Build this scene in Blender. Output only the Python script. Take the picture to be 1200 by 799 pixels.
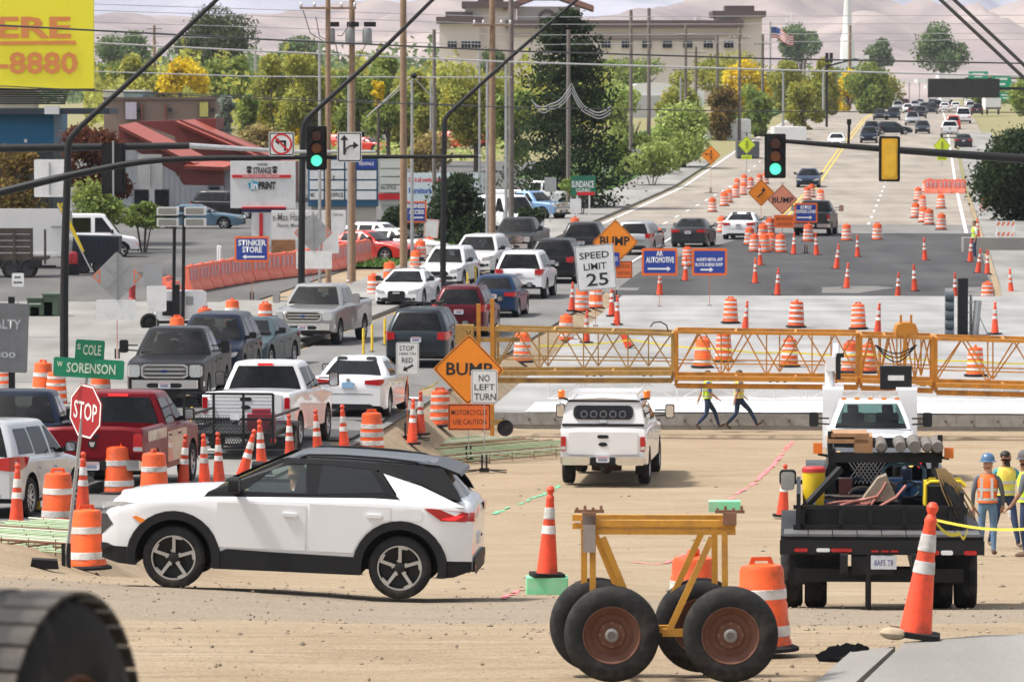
import bpy,bmesh,math,random
from mathutils import Vector,Matrix,noise
for _o in list(bpy.data.objects):bpy.data.objects.remove(_o)
R_=random.Random(7)
SC=bpy.context.scene;COL=SC.collection
rad=math.radians
F=6000.0;CX,CY=600.0,399.5;HY=115.0;CAMZ=8.0
PITCH=math.atan((CY-HY)/F)
cam=bpy.data.cameras.new('camera');camo=bpy.data.objects.new('camera',cam);COL.objects.link(camo)
camo.location=(0,0,CAMZ);camo.rotation_euler=(math.pi/2-PITCH,0,0)
cam.sensor_width=36;cam.lens=36*F/1200;cam.clip_start=1;cam.clip_end=60000
cam.dof.use_dof=True;cam.dof.focus_distance=66;cam.dof.aperture_fstop=11
SC.camera=camo
SUN_EL,SUN_AZ=59.0,262.0
w=bpy.data.worlds.new('World');SC.world=w;w.use_nodes=True
nt=w.node_tree;nt.nodes.clear()
sky=nt.nodes.new('ShaderNodeTexSky');sky.sky_type='NISHITA';sky.sun_disc=False
sky.sun_elevation=rad(SUN_EL);sky.sun_rotation=rad(SUN_AZ);sky.dust_density=4.0;sky.air_density=1.0;sky.ozone_density=1.0
hs=nt.nodes.new('ShaderNodeHueSaturation');hs.inputs['Saturation'].default_value=0.45
bg=nt.nodes.new('ShaderNodeBackground');bg.inputs['Strength'].default_value=0.115
wo=nt.nodes.new('ShaderNodeOutputWorld')
tcw=nt.nodes.new('ShaderNodeTexCoord');mpw=nt.nodes.new('ShaderNodeMapping');mpw.inputs['Scale'].default_value=(1,1,2.6);cl=nt.nodes.new('ShaderNodeTexNoise');cl.inputs['Scale'].default_value=2.6;cl.inputs['Detail'].default_value=8;cl.inputs['Roughness'].default_value=.6
crw=nt.nodes.new('ShaderNodeMapRange');crw.inputs[1].default_value=.46;crw.inputs[2].default_value=.68;crw.inputs[4].default_value=.8
mxw=nt.nodes.new('ShaderNodeMix');mxw.data_type='RGBA';mxw.inputs['B'].default_value=(11,11,11.2,1)
nt.links.new(tcw.outputs['Generated'],mpw.inputs[0]);nt.links.new(mpw.outputs[0],cl.inputs['Vector']);nt.links.new(cl.outputs['Fac'],crw.inputs[0]);nt.links.new(crw.outputs[0],mxw.inputs['Factor'])
nt.links.new(sky.outputs[0],hs.inputs['Color']);nt.links.new(hs.outputs[0],mxw.inputs['A']);nt.links.new(mxw.outputs['Result'],bg.inputs[0]);nt.links.new(bg.outputs[0],wo.inputs[0])
sl=bpy.data.lights.new('sun','SUN');sl.energy=3.7;sl.angle=rad(6.0);sl.color=(1,.95,.88)
so=bpy.data.objects.new('sun',sl);COL.objects.link(so)
_d=Vector((math.sin(rad(SUN_AZ))*math.cos(rad(SUN_EL)),math.cos(rad(SUN_AZ))*math.cos(rad(SUN_EL)),math.sin(rad(SUN_EL))))
so.rotation_euler=(-_d).to_track_quat('-Z','Y').to_euler();so.location=(0,0,300)
vs=SC.view_settings;vs.view_transform='Standard';vs.look='None';vs.gamma=1;vs.exposure=0.5
SC.render.engine='CYCLES';SC.cycles.max_bounces=6;SC.cycles.transparent_max_bounces=12
SC.cycles.volume_bounces=0;SC.cycles.caustics_reflective=False;SC.cycles.caustics_refractive=False
def raydir(px,py):
    a,b=(px-CX)/F,(CY-py)/F;c,s=math.cos(PITCH),math.sin(PITCH)
    return Vector((a,c+b*s,-s+b*c))
def at(px,py,Y):
    d=raydir(px,py);return Vector((0,0,CAMZ))+d*(Y/d.y)
def interp(pts,x):
    if x<=pts[0][0]:return pts[0][1]
    for(a,p),(b,q)in zip(pts,pts[1:]):
        if x<=b:return p+(q-p)*(x-a)/(b-a)
    return pts[-1][1]
def sst(a,b,x):
    t=max(0,min(1,(x-a)/(b-a)));return t*t*(3-2*t)
RA=math.atan((1090-600)/F)
def uv(X,Y):return X*math.cos(RA)-Y*math.sin(RA),X*math.sin(RA)+Y*math.cos(RA)
def xy(u,v):return u*math.cos(RA)+v*math.sin(RA),-u*math.sin(RA)+v*math.cos(RA)
LP=[(-80,6.6),(0,6.5),(11.7,6.12),(14.5,5.88),(30,4.4),(41,3.3),(60,2.15),(86,.8),(100,.3),(120,.1),(200,.1),(240,.35),(280,.5),(340,.75),(400,1.05),(520,2.9),(700,5.1),(1000,6.4),(1500,7.0),(4000,7.0),(20000,7.0)]
RP=[(-80,6.6),(0,6.5),(11.7,6.12),(14.5,5.88),(30,4.4),(41,3.3),(46,3.2),(52,2.7),(60,2.15),(63,1.9),(80,.35),(95,-.45),(120,-1.05),(144,-1.15),(205,-.3),(212,.16),(240,.35),(280,.5),(340,.75),(400,1.05),(520,2.9),(700,5.1),(1000,6.4),(1500,7.0),(4000,7.0),(20000,7.0)]
def G(X,Y):
    u,v=uv(X,Y)
    t=sst(-13.6,-11.6,u)if v<212 else 0
    k=.052*max(0,min(5,-1.3-X))*(1-sst(66,84,Y))*sst(48,56,Y)-.13*sst(1.5,3.4,X)*sst(49,60,Y)*(1-sst(76,96,Y))
    return interp(LP,Y)*(1-t)+interp(RP,Y)*t+k
def P(px,py,lo=12,hi=9000):
    d=raydir(px,py);Y=lo;prev=lo
    while Y<hi:
        p=Vector((0,0,CAMZ))+d*(Y/d.y)
        if p.z<=G(p.x,p.y):
            a,b=prev,Y
            for _ in range(30):
                m=(a+b)/2;q=Vector((0,0,CAMZ))+d*(m/d.y)
                if q.z<=G(q.x,q.y):b=m
                else:a=m
            q=Vector((0,0,CAMZ))+d*(b/d.y);q.z=G(q.x,q.y);return q
        prev=Y;Y*=1.004
    raise ValueError('no ground at %r'%((px,py),))
def gp(px,Y):
    x=(px-CX)/F*Y*(1/math.cos(PITCH))
    return Vector((x,Y,G(x,Y)))
MATS={}
def mat(name,col=(.5,.5,.5),rough=.6,metal=0,var=.12,scale=6,coat=0,bump=0,emit=None,alpha=None,trans=0,island=0,dirt=None,dscale=1.2,coords='Object',spec=.5,sss=0):
    if name in MATS:return MATS[name]
    m=bpy.data.materials.new(name);m.use_nodes=True;n=m.node_tree.nodes;l=m.node_tree.links
    b=n['Principled BSDF'];b.inputs['Roughness'].default_value=rough;b.inputs['Metallic'].default_value=metal
    b.inputs['Coat Weight'].default_value=coat;b.inputs['Specular IOR Level'].default_value=spec
    b.inputs['Base Color'].default_value=(*col,1)
    tc=n.new('ShaderNodeTexCoord');out=None
    if var or dirt or bump:
        nz=n.new('ShaderNodeTexNoise');nz.inputs['Scale'].default_value=scale;nz.inputs['Detail'].default_value=5;nz.inputs['Roughness'].default_value=.65
        l.new(tc.outputs[coords],nz.inputs['Vector'])
    if var:
        rp=n.new('ShaderNodeMapRange');rp.inputs[1].default_value=.25;rp.inputs[2].default_value=.75;rp.inputs[3].default_value=1-var;rp.inputs[4].default_value=1+var
        l.new(nz.outputs['Fac'],rp.inputs[0])
        mx=n.new('ShaderNodeMix');mx.data_type='RGBA';mx.blend_type='MULTIPLY';mx.inputs['Factor'].default_value=1
        mx.inputs['A'].default_value=(*col,1);l.new(rp.outputs[0],mx.inputs['B']);out=mx.outputs['Result']
    if island:
        g=n.new('ShaderNodeNewGeometry');r2=n.new('ShaderNodeMapRange');r2.inputs[3].default_value=1-island;r2.inputs[4].default_value=1+island
        l.new(g.outputs['Random Per Island'],r2.inputs[0]);m2=n.new('ShaderNodeMix');m2.data_type='RGBA';m2.blend_type='MULTIPLY';m2.inputs['Factor'].default_value=1
        if out:l.new(out,m2.inputs['A'])
        else:m2.inputs['A'].default_value=(*col,1)
        l.new(r2.outputs[0],m2.inputs['B']);out=m2.outputs['Result']
    if dirt:
        nz2=n.new('ShaderNodeTexNoise');nz2.inputs['Scale'].default_value=dscale;nz2.inputs['Detail'].default_value=6;nz2.inputs['Roughness'].default_value=.7
        l.new(tc.outputs[coords],nz2.inputs['Vector'])
        r3=n.new('ShaderNodeMapRange');r3.inputs[1].default_value=.48;r3.inputs[2].default_value=.7;r3.inputs[4].default_value=dirt[3]if len(dirt)>3 else .6
        l.new(nz2.outputs['Fac'],r3.inputs[0]);m3=n.new('ShaderNodeMix');m3.data_type='RGBA';l.new(r3.outputs[0],m3.inputs['Factor'])
        if out:l.new(out,m3.inputs['A'])
        else:m3.inputs['A'].default_value=(*col,1)
        m3.inputs['B'].default_value=(*dirt[:3],1);out=m3.outputs['Result']
        m4=n.new('ShaderNodeMapRange');m4.inputs[3].default_value=rough;m4.inputs[4].default_value=min(1,rough+.3);l.new(r3.outputs[0],m4.inputs[0]);l.new(m4.outputs[0],b.inputs['Roughness'])
    if name in('drum_orange','cone_orange','reflective_white'):
        oi=n.new('ShaderNodeObjectInfo');r5=n.new('ShaderNodeMapRange');r5.inputs[3].default_value=.68;r5.inputs[4].default_value=1.12;l.new(oi.outputs['Random'],r5.inputs[0])
        m5=n.new('ShaderNodeMix');m5.data_type='RGBA';m5.blend_type='MULTIPLY';m5.inputs['Factor'].default_value=1;l.new(out,m5.inputs['A']);l.new(r5.outputs[0],m5.inputs['B']);out=m5.outputs['Result']
    if out:l.new(out,b.inputs['Base Color'])
    if bump:
        bp=n.new('ShaderNodeBump');bp.inputs['Strength'].default_value=bump;bp.inputs['Distance'].default_value=.05
        l.new(nz.outputs['Fac'],bp.inputs['Height']);l.new(bp.outputs[0],b.inputs['Normal'])
    if emit:
        b.inputs['Emission Color'].default_value=(*emit[:3],1);b.inputs['Emission Strength'].default_value=emit[3]
    if trans:b.inputs['Transmission Weight'].default_value=trans;b.inputs['IOR'].default_value=1.05
    MATS[name]=m;return m
def clear_glass(name,tint,gl=.12):
    if name in MATS:return MATS[name]
    m=bpy.data.materials.new(name);m.use_nodes=True;n=m.node_tree.nodes;l=m.node_tree.links;n.clear()
    t=n.new('ShaderNodeBsdfTransparent');t.inputs[0].default_value=(*tint,1);g=n.new('ShaderNodeBsdfGlossy');g.inputs['Roughness'].default_value=.03
    fr=n.new('ShaderNodeFresnel');fr.inputs[0].default_value=1.5;ad=n.new('ShaderNodeMath');ad.operation='ADD';ad.inputs[1].default_value=gl;l.new(fr.outputs[0],ad.inputs[0])
    mx=n.new('ShaderNodeMixShader');o=n.new('ShaderNodeOutputMaterial')
    l.new(ad.outputs[0],mx.inputs[0]);l.new(t.outputs[0],mx.inputs[1]);l.new(g.outputs[0],mx.inputs[2]);l.new(mx.outputs[0],o.inputs[0])
    MATS[name]=m;return m
ORANGE=mat('drum_orange',(.88,.115,.015),.45,var=.16,scale=5,dirt=(.20,.08,.045,.75),dscale=3.5)
CONEOR=mat('cone_orange',(.90,.085,.03),.5,var=.12,scale=6,dirt=(.22,.07,.05,.7),dscale=5)
WHITE_R=mat('reflective_white',(.72,.72,.70),.4,var=.08,scale=12,dirt=(.28,.22,.18,.8),dscale=5)
RUBBER=mat('black_rubber',(.016,.016,.017),.85,var=.2,scale=14,bump=.2,spec=.25)
TYRE=mat('tyre_rubber',(.018,.018,.019),.85,spec=.25,var=.3,scale=9,dirt=(.10,.085,.07,.5),dscale=5)
BLACKP=mat('black_plastic',(.014,.0145,.016),.55,var=.15,spec=.25)
BLACKM=mat('black_metal',(.012,.0125,.014),.5,var=.2,scale=4,spec=.3)
STEEL=mat('galvanised_steel',(.42,.43,.44),.42,metal=.7,var=.15,scale=9)
CHROME=mat('chrome',(.75,.76,.78),.14,metal=1,var=.03)
ALLOY=mat('alloy_silver',(.55,.56,.58),.28,metal=.85,var=.06)
DARKIN=mat('dark_interior',(.012,.012,.013),.8,var=0)
GLASS=mat('tinted_glass',(.004,.005,.006),.03,var=0,spec=.3)
GLASSB=mat('blue_tinted_glass',(.014,.032,.036),.05,var=0,spec=.2)
REDL=mat('red_lens',(.42,.008,.012),.15,var=.1,scale=20,coat=.5)
REDLIT=mat('red_lens_bright',(.75,.02,.03),.15,var=0,coat=.5,emit=(1,.03,.03,.5))
AMBER=mat('amber_lens',(.8,.22,.02),.2,var=0,coat=.5)
CLEARL=mat('headlamp_lens',(.55,.57,.58),.08,metal=.35,var=.25,scale=18,coat=.6)
PLATE=mat('plate_white',(.62,.64,.68),.4,var=.2,scale=30)
WOODP=mat('pole_wood',(.27,.18,.115),.85,var=.25,scale=3,dirt=(.16,.10,.06,.6),dscale=2)
WOODG=mat('pole_wood_weathered',(.17,.145,.13),.9,var=.25,scale=3)
SIGNOR=mat('sign_orange',(.86,.26,.012),.45,var=.06)
SIGNORD=mat('sign_orange_red',(.80,.15,.02),.45,var=.06)
SIGNFADE=mat('sign_orange_faded',(.72,.27,.16),.5,var=.08)
SIGNW=mat('sign_white',(.74,.75,.75),.45,var=.05,dirt=(.45,.44,.42,.4),dscale=2)
SIGNB=mat('sign_blue',(.015,.045,.30),.45,var=.06)
SIGNG=mat('sign_green',(.0,.20,.105),.45,var=.06)
SIGNR=mat('sign_red',(.34,.012,.018),.45,var=.12,scale=3)
INK=mat('sign_black_ink',(.012,.012,.013),.5,var=0)
INKW=mat('sign_white_ink',(.78,.78,.78),.5,var=0)
INKR=mat('sign_red_ink',(.60,.012,.02),.5,var=0)
ALUM=mat('sign_back_aluminium',(.36,.37,.38),.5,metal=.3,var=.12,scale=3,dirt=(.24,.23,.22,.5))
SKIN=mat('skin',(.46,.23,.155),.55,var=.06)
YELLOWT=mat('yellow_tape',(.62,.50,.02),.45,var=.1)
class MB:
    def __init__(s):s.v=[];s.f=[];s.m=[];s.cur=0
    def add(s,vs,fs,mi=None):
        o=len(s.v);s.v+=[tuple(p)for p in vs];s.f+=[tuple(i+o for i in q)for q in fs];s.m+=[s.cur if mi is None else mi]*len(fs);return s
    def box(s,c,size,rot=None,taper=1,mi=None):
        x,y,z=[a/2 for a in size];q=[]
        for k,(i,j,h)in enumerate([(-1,-1,-1),(1,-1,-1),(1,1,-1),(-1,1,-1),(-1,-1,1),(1,-1,1),(1,1,1),(-1,1,1)]):
            t=taper if h>0 else 1;p=Vector((i*x*t,j*y*t,h*z))
            if rot is not None:p=rot@p
            q.append(p+Vector(c))
        return s.add(q,[(0,3,2,1),(4,5,6,7),(0,1,5,4),(1,2,6,5),(2,3,7,6),(3,0,4,7)],mi)
    def bar(s,a,b,wd,th=None,mi=None,up=(0,0,1)):
        a,b=Vector(a),Vector(b);d=b-a;L=d.length
        if L<1e-6:return s
        z=d.normalized();x=Vector(up).cross(z)
        if x.length<1e-3:x=Vector((1,0,0)).cross(z)
        x.normalize();y=z.cross(x);M_=Matrix((x,y,z)).transposed()
        return s.box((a+b)/2,(wd,th or wd,L),M_,mi=mi)
    def tube(s,pts,r,n=8,mi=None,cap=True):
        pts=[Vector(p)for p in pts];rs=r if isinstance(r,(list,tuple))else[r]*len(pts);rings=[];px=None
        for i,p in enumerate(pts):
            d=(pts[min(i+1,len(pts)-1)]-pts[max(i-1,0)]).normalized()
            if px is None:px=Vector((0,0,1)).cross(d);px=px if px.length>.05 else Vector((1,0,0)).cross(d)
            x=(px-d*px.dot(d)).normalized();px=x;y=d.cross(x)
            rings.append([p+(x*math.cos(2*math.pi*k/n)+y*math.sin(2*math.pi*k/n))*rs[i]for k in range(n)])
        vs=[q for g in rings for q in g];fs=[]
        for i in range(len(pts)-1):
            for k in range(n):a=i*n+k;b=i*n+(k+1)%n;fs.append((a,b,b+n,a+n))
        if cap:fs.append(tuple(range(n-1,-1,-1)));fs.append(tuple((len(pts)-1)*n+k for k in range(n)))
        return s.add(vs,fs,mi)
    def lathe(s,prof,n=20,axis='z',c=(0,0,0),mi=None,cap=True):
        vs=[];fs=[];c=Vector(c)
        for r,h in prof:
            for k in range(n):
                a=2*math.pi*k/n;p=(r*math.cos(a),r*math.sin(a),h)
                if axis=='y':p=(p[0],p[2],-p[1])
                elif axis=='x':p=(p[2],p[0],p[1])
                vs.append(c+Vector(p))
        for i in range(len(prof)-1):
            for k in range(n):a=i*n+k;b=i*n+(k+1)%n;fs.append((a,b,b+n,a+n))
        if cap:
            if prof[0][0]>1e-4:fs.append(tuple(range(n-1,-1,-1)))
            if prof[-1][0]>1e-4:fs.append(tuple((len(prof)-1)*n+k for k in range(n)))
        return s.add(vs,fs,mi)
    def prism(s,poly,a,b,fn,mi=None):
        n=len(poly);vs=[fn(p,a)for p in poly]+[fn(p,b)for p in poly]
        fs=[tuple(range(n-1,-1,-1)),tuple(range(n,2*n))]+[(k,(k+1)%n,n+(k+1)%n,n+k)for k in range(n)]
        return s.add(vs,fs,mi)
    def ball(s,c,r,n=10,m=7,mi=None):
        r=r if isinstance(r,(tuple,list))else(r,r,r);vs=[];fs=[]
        for i in range(m+1):
            t=math.pi*i/m
            for k in range(n):a=2*math.pi*k/n;vs.append((c[0]+r[0]*math.sin(t)*math.cos(a),c[1]+r[1]*math.sin(t)*math.sin(a),c[2]-r[2]*math.cos(t)))
        for i in range(m):
            for k in range(n):a=i*n+k;b=i*n+(k+1)%n;fs.append((a,b,b+n,a+n))
        return s.add(vs,fs,mi)
    def mesh(s,name,mats,smooth=35):
        me=bpy.data.meshes.new(name);me.from_pydata(s.v,[],s.f)
        for m in(mats if isinstance(mats,(list,tuple))else[mats]):me.materials.append(m)
        if any(s.m):me.polygons.foreach_set('material_index',s.m)
        bm=bmesh.new();bm.from_mesh(me);bmesh.ops.remove_doubles(bm,verts=bm.verts,dist=1e-5)
        bmesh.ops.recalc_face_normals(bm,faces=bm.faces);bm.to_mesh(me);bm.free()
        if smooth:me.shade_smooth();me.set_sharp_from_angle(angle=rad(smooth))
        me.update();return me
    def obj(s,name,mats,parent=None,loc=None,rot=None,smooth=35):
        return link(name,s.mesh(name,mats,smooth),parent,loc,rot)
def link(name,data,parent=None,loc=None,rot=None):
    o=bpy.data.objects.new(name,data);COL.objects.link(o)
    if loc is not None:o.location=loc
    if rot is not None:o.rotation_euler=rot
    if parent is not None:o.parent=parent
    return o
def tag(o,label=None,cat=None,group=None,kind=None):
    if label:o['label']=label
    if cat:o['category']=cat
    if group:o['group']=group
    if kind:o['kind']=kind
    return o
def thing(name,label,cat,loc=(0,0,0),rz=0,group=None,rot=None):
    o=link(name,None,None,loc,rot or(0,0,rz));o.empty_display_size=.2
    return tag(o,label,cat,group)
def copy_tree(o,parent=None):
    c=o.copy();COL.objects.link(c);c.parent=parent
    for ch in o.children:copy_tree(ch,c)
    return c
def place(proto,used,loc,rz=0,label=None,group=None,rot=None,scale=None):
    o=copy_tree(proto)if used else proto
    o.location=loc;o.rotation_euler=rot or(0,0,rz)
    if scale:o.scale=scale
    if label:o['label']=label
    if group:o['group']=group
    return o
def rrect(x0,x1,z0,z1,r=.05,n=4):
    r=min(r,abs(x1-x0)/2*.98,abs(z1-z0)/2*.98);q=[]
    for cx,cz,a0 in((x1-r,z1-r,0),(x0+r,z1-r,90),(x0+r,z0+r,180),(x1-r,z0+r,270)):
        for k in range(n+1):a=rad(a0+90*k/n);q.append((cx+r*math.cos(a),cz+r*math.sin(a)))
    return q
def text_mesh(s,bold=0.0):
    cu=bpy.data.curves.new('t','FONT');cu.body=s;cu.offset=bold;cu.resolution_u=2;cu.fill_mode='FRONT'
    o=bpy.data.objects.new('t',cu);COL.objects.link(o);bpy.context.view_layer.update()
    me=bpy.data.meshes.new_from_object(o.evaluated_get(bpy.context.evaluated_depsgraph_get()))
    bpy.data.objects.remove(o);bpy.data.curves.remove(cu);return me
def lettering(s,x0,x1,z0,z1,y,m,parent,bold=.02,name='lettering',flip=False,face='-y'):
    me=text_mesh(s,bold)
    xs=[v.co.x for v in me.vertices];ys=[v.co.y for v in me.vertices]
    a,b,c,d=min(xs),max(xs),min(ys),max(ys)
    for v in me.vertices:
        X=x0+(v.co.x-a)/(b-a)*(x1-x0);Z=z0+(v.co.y-c)/max(1e-6,d-c)*(z1-z0)
        v.co=(X,y,Z)if face=='-y' else((y,X,Z)if face=='+x' else(y,-X,Z))
    me.materials.clear();me.materials.append(m);return link(name,me,parent)
def ground_mat():
    m=bpy.data.materials.new('dirt_and_gravel');m.use_nodes=True;n=m.node_tree.nodes;l=m.node_tree.links;b=n['Principled BSDF']
    b.inputs['Roughness'].default_value=.95;b.inputs['Specular IOR Level'].default_value=.2
    tc=n.new('ShaderNodeTexCoord');sx=n.new('ShaderNodeSeparateXYZ');l.new(tc.outputs['Object'],sx.inputs[0])
    def nz(sc,det=6,ro=.65,vec=None,stretch=None):
        t=n.new('ShaderNodeTexNoise');t.inputs['Scale'].default_value=sc;t.inputs['Detail'].default_value=det;t.inputs['Roughness'].default_value=ro
        if stretch:
            mp=n.new('ShaderNodeMapping');mp.inputs['Scale'].default_value=stretch;l.new(tc.outputs['Object'],mp.inputs[0]);l.new(mp.outputs[0],t.inputs['Vector'])
        else:l.new(tc.outputs['Object'],t.inputs['Vector'])
        return t.outputs['Fac']
    def mr(i,a,b_,c,d,smooth=False):
        t=n.new('ShaderNodeMapRange');t.inputs[1].default_value=a;t.inputs[2].default_value=b_;t.inputs[3].default_value=c;t.inputs[4].default_value=d
        if smooth:t.interpolation_type='SMOOTHSTEP'
        l.new(i,t.inputs[0]);return t.outputs[0]
    def mix(f,A,B,mode='MIX'):
        t=n.new('ShaderNodeMix');t.data_type='RGBA';t.blend_type=mode
        if isinstance(f,float):t.inputs['Factor'].default_value=f
        else:l.new(f,t.inputs['Factor'])
        for k,q in(('A',A),('B',B)):
            if isinstance(q,tuple):t.inputs[k].default_value=(*q,1)
            else:l.new(q,t.inputs[k])
        return t.outputs['Result']
    def math_(op,a,b_):
        t=n.new('ShaderNodeMath');t.operation=op
        for k,q in((0,a),(1,b_)):
            if isinstance(q,(int,float)):t.inputs[k].default_value=q
            else:l.new(q,t.inputs[k])
        return t.outputs[0]
    c=mix(mr(nz(.35,7),.35,.68,0,1),(.42,.32,.205),(.55,.445,.315))
    c=mix(mr(nz(1.0,6,.7,None,(.35,1.6,1)),.46,.66,0,.7),c,(.34,.24,.145))
    c=mix(mr(nz(1.0,5,.7,None,(.12,3.2,1)),.5,.68,0,.85),c,(.31,.225,.14))
    c=mix(mr(nz(1.0,6,.7,None,(.5,7,1)),.5,.7,0,.5),c,(.66,.58,.47))
    c=mix(mr(nz(9,5,.8),.3,.75,.0,.5),c,(.60,.515,.40))
    edge=math_('MULTIPLY',math_('SUBTRACT',nz(.5,6),.5),8.0)
    yy=math_('ADD',sx.outputs['Y'],edge)
    track=math_('MULTIPLY',mr(yy,50.2,52.5,0,1,True),mr(yy,59.5,62.0,1,0,True))
    gv=mix(mr(nz(14,4,.8),.35,.65,0,1),(.30,.265,.225),(.47,.425,.37))
    c=mix(math_('MULTIPLY',track,.62),c,gv)
    v=n.new('ShaderNodeTexVoronoi');v.inputs['Scale'].default_value=13;l.new(tc.outputs['Object'],v.inputs['Vector'])
    sp=mr(nz(26,5,.85),.32,.68,.62,1.28)
    c=mix(1.0,c,sp,'MULTIPLY')
    stones=mr(v.outputs['Distance'],.05,.22,.55,1)
    c2=mix(.55,c,stones,'MULTIPLY')
    far=mr(sx.outputs['Y'],300,420,0,1)
    c2=mix(1.0,c2,(.70,.675,.64),'MULTIPLY')
    c3=mix(far,c2,(.24,.22,.11))
    l.new(c3,b.inputs['Base Color'])
    bp=n.new('ShaderNodeBump');bp.inputs['Strength'].default_value=.7;bp.inputs['Distance'].default_value=.06
    l.new(math_('ADD',nz(5,8,.75),math_('MULTIPLY',stones,.3)),bp.inputs['Height']);l.new(bp.outputs[0],b.inputs['Normal'])
    return m
def grid(name,xs,ys,fz,m,kind='structure'):
    vs=[(x,y,fz(x,y))for y in ys for x in xs];nx=len(xs)
    fs=[(j*nx+i,j*nx+i+1,(j+1)*nx+i+1,(j+1)*nx+i)for j in range(len(ys)-1)for i in range(nx-1)]
    me=bpy.data.meshes.new(name);me.from_pydata(vs,[],fs);me.materials.append(m);me.shade_smooth();me.update()
    o=link(name,me);tag(o,kind=kind);return o
ys=[];y=-60.0
while y<15000:ys.append(y);y+=.35 if 30<y<80 else(1.0 if y<300 else(8 if y<600 else 250))if y>10 else 8
xs=[-4000,-1500,-700,-300,-150,-80,-50,-36]+[-28+.6*i for i in range(80)]+[22,30,50,100,250,700,2000,5000]
def gz(x,y):
    z=G(x,y)
    if 20<y<150 and-40<x<25:
        a=1-sst(130,145,y)
        z+=a*(.035*noise.noise(Vector((x*.5,y*.35,0)))+.02*noise.noise(Vector((x*2.1,y*1.3,3))))
    return z-.03
grid('ground',xs,ys,gz,ground_mat())
mb=MB();rr=random.Random(3)
for _ in range(1700):
    Y=rr.uniform(41,64);X=rr.uniform(-.104,.104)*Y;s=rr.choice((.005,.006,.008,.010,.018))*rr.uniform(.8,1.3)
    z=gz(X,Y)+s*.3;q=[Vector((rr.uniform(.7,1.2)*s*a,rr.uniform(.7,1.2)*s*b_,rr.uniform(.6,.9)*s*c_))for a,b_,c_ in((1,0,0),(-1,0,0),(0,1,0),(0,-1,0),(0,0,1),(0,0,-1))]
    mb.add([p+Vector((X,Y,z))for p in q],[(0,2,4),(2,1,4),(1,3,4),(3,0,4),(2,0,5),(1,2,5),(3,1,5),(0,3,5)])
for _ in range(300):
    Y=rr.uniform(41,120);X=rr.uniform(-.1,.104)*Y
    if Y>84 and uv(X,Y)[0]<-10.5:continue
    s=rr.uniform(.015,.04)*(1 if Y<70 else 1.5);z=gz(X,Y)+s*.15;q=[Vector((rr.uniform(.7,1.3)*s*a,rr.uniform(.7,1.3)*s*b_,rr.uniform(.4,.7)*s*c_))for a,b_,c_ in((1,0,0),(-1,0,0),(0,1,0),(0,-1,0),(0,0,1),(0,0,-1))]
    mb.add([p+Vector((X,Y,z))for p in q],[(0,2,4),(2,1,4),(1,3,4),(3,0,4),(2,0,5),(1,2,5),(3,1,5),(0,3,5)])
o=mb.obj('loose_gravel',mat('gravel_stone',(.26,.21,.155),.9,var=.1,island=.4),smooth=0);tag(o,'loose grey gravel stones scattered over the dirt haul track','gravel',kind='stuff')
def asphalt(name,col,dark,spots=.5,sc=.15):
    col=tuple(x*.68 for x in col);dark=tuple(x*.62 for x in dark)
    m=bpy.data.materials.new(name);m.use_nodes=True;n=m.node_tree.nodes;l=m.node_tree.links;b=n['Principled BSDF'];b.inputs['Roughness'].default_value=.9;b.inputs['Specular IOR Level'].default_value=.3
    tc=n.new('ShaderNodeTexCoord');mp=n.new('ShaderNodeMapping');mp.inputs['Rotation'].default_value=(0,0,RA);mp.inputs['Scale'].default_value=(1,.12,1);l.new(tc.outputs['Object'],mp.inputs[0])
    t=n.new('ShaderNodeTexNoise');t.inputs['Scale'].default_value=.55;t.inputs['Detail'].default_value=6;l.new(mp.outputs[0],t.inputs['Vector'])
    t2=n.new('ShaderNodeTexNoise');t2.inputs['Scale'].default_value=sc;t2.inputs['Detail'].default_value=7;l.new(tc.outputs['Object'],t2.inputs['Vector'])
    t3=n.new('ShaderNodeTexNoise');t3.inputs['Scale'].default_value=25;t3.inputs['Detail'].default_value=3;l.new(tc.outputs['Object'],t3.inputs['Vector'])
    a=n.new('ShaderNodeMath');a.operation='ADD';l.new(t.outputs['Fac'],a.inputs[0]);l.new(t2.outputs['Fac'],a.inputs[1])
    r=n.new('ShaderNodeMapRange');r.inputs[1].default_value=.75;r.inputs[2].default_value=1.3;l.new(a.outputs[0],r.inputs[0])
    mx=n.new('ShaderNodeMix');mx.data_type='RGBA';mx.inputs['A'].default_value=(*col,1);mx.inputs['B'].default_value=(*dark,1);l.new(r.outputs[0],mx.inputs['Factor'])
    r3=n.new('ShaderNodeMapRange');r3.inputs[3].default_value=.8;r3.inputs[4].default_value=1.2;l.new(t3.outputs['Fac'],r3.inputs[0])
    m2=n.new('ShaderNodeMix');m2.data_type='RGBA';m2.blend_type='MULTIPLY';m2.inputs['Factor'].default_value=1;l.new(mx.outputs['Result'],m2.inputs['A']);l.new(r3.outputs[0],m2.inputs['B'])
    l.new(m2.outputs['Result'],b.inputs['Base Color'])
    bp=n.new('ShaderNodeBump');bp.inputs['Strength'].default_value=.3;bp.inputs['Distance'].default_value=.02;l.new(t3.outputs['Fac'],bp.inputs['Height']);l.new(bp.outputs[0],b.inputs['Normal'])
    return m
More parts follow.
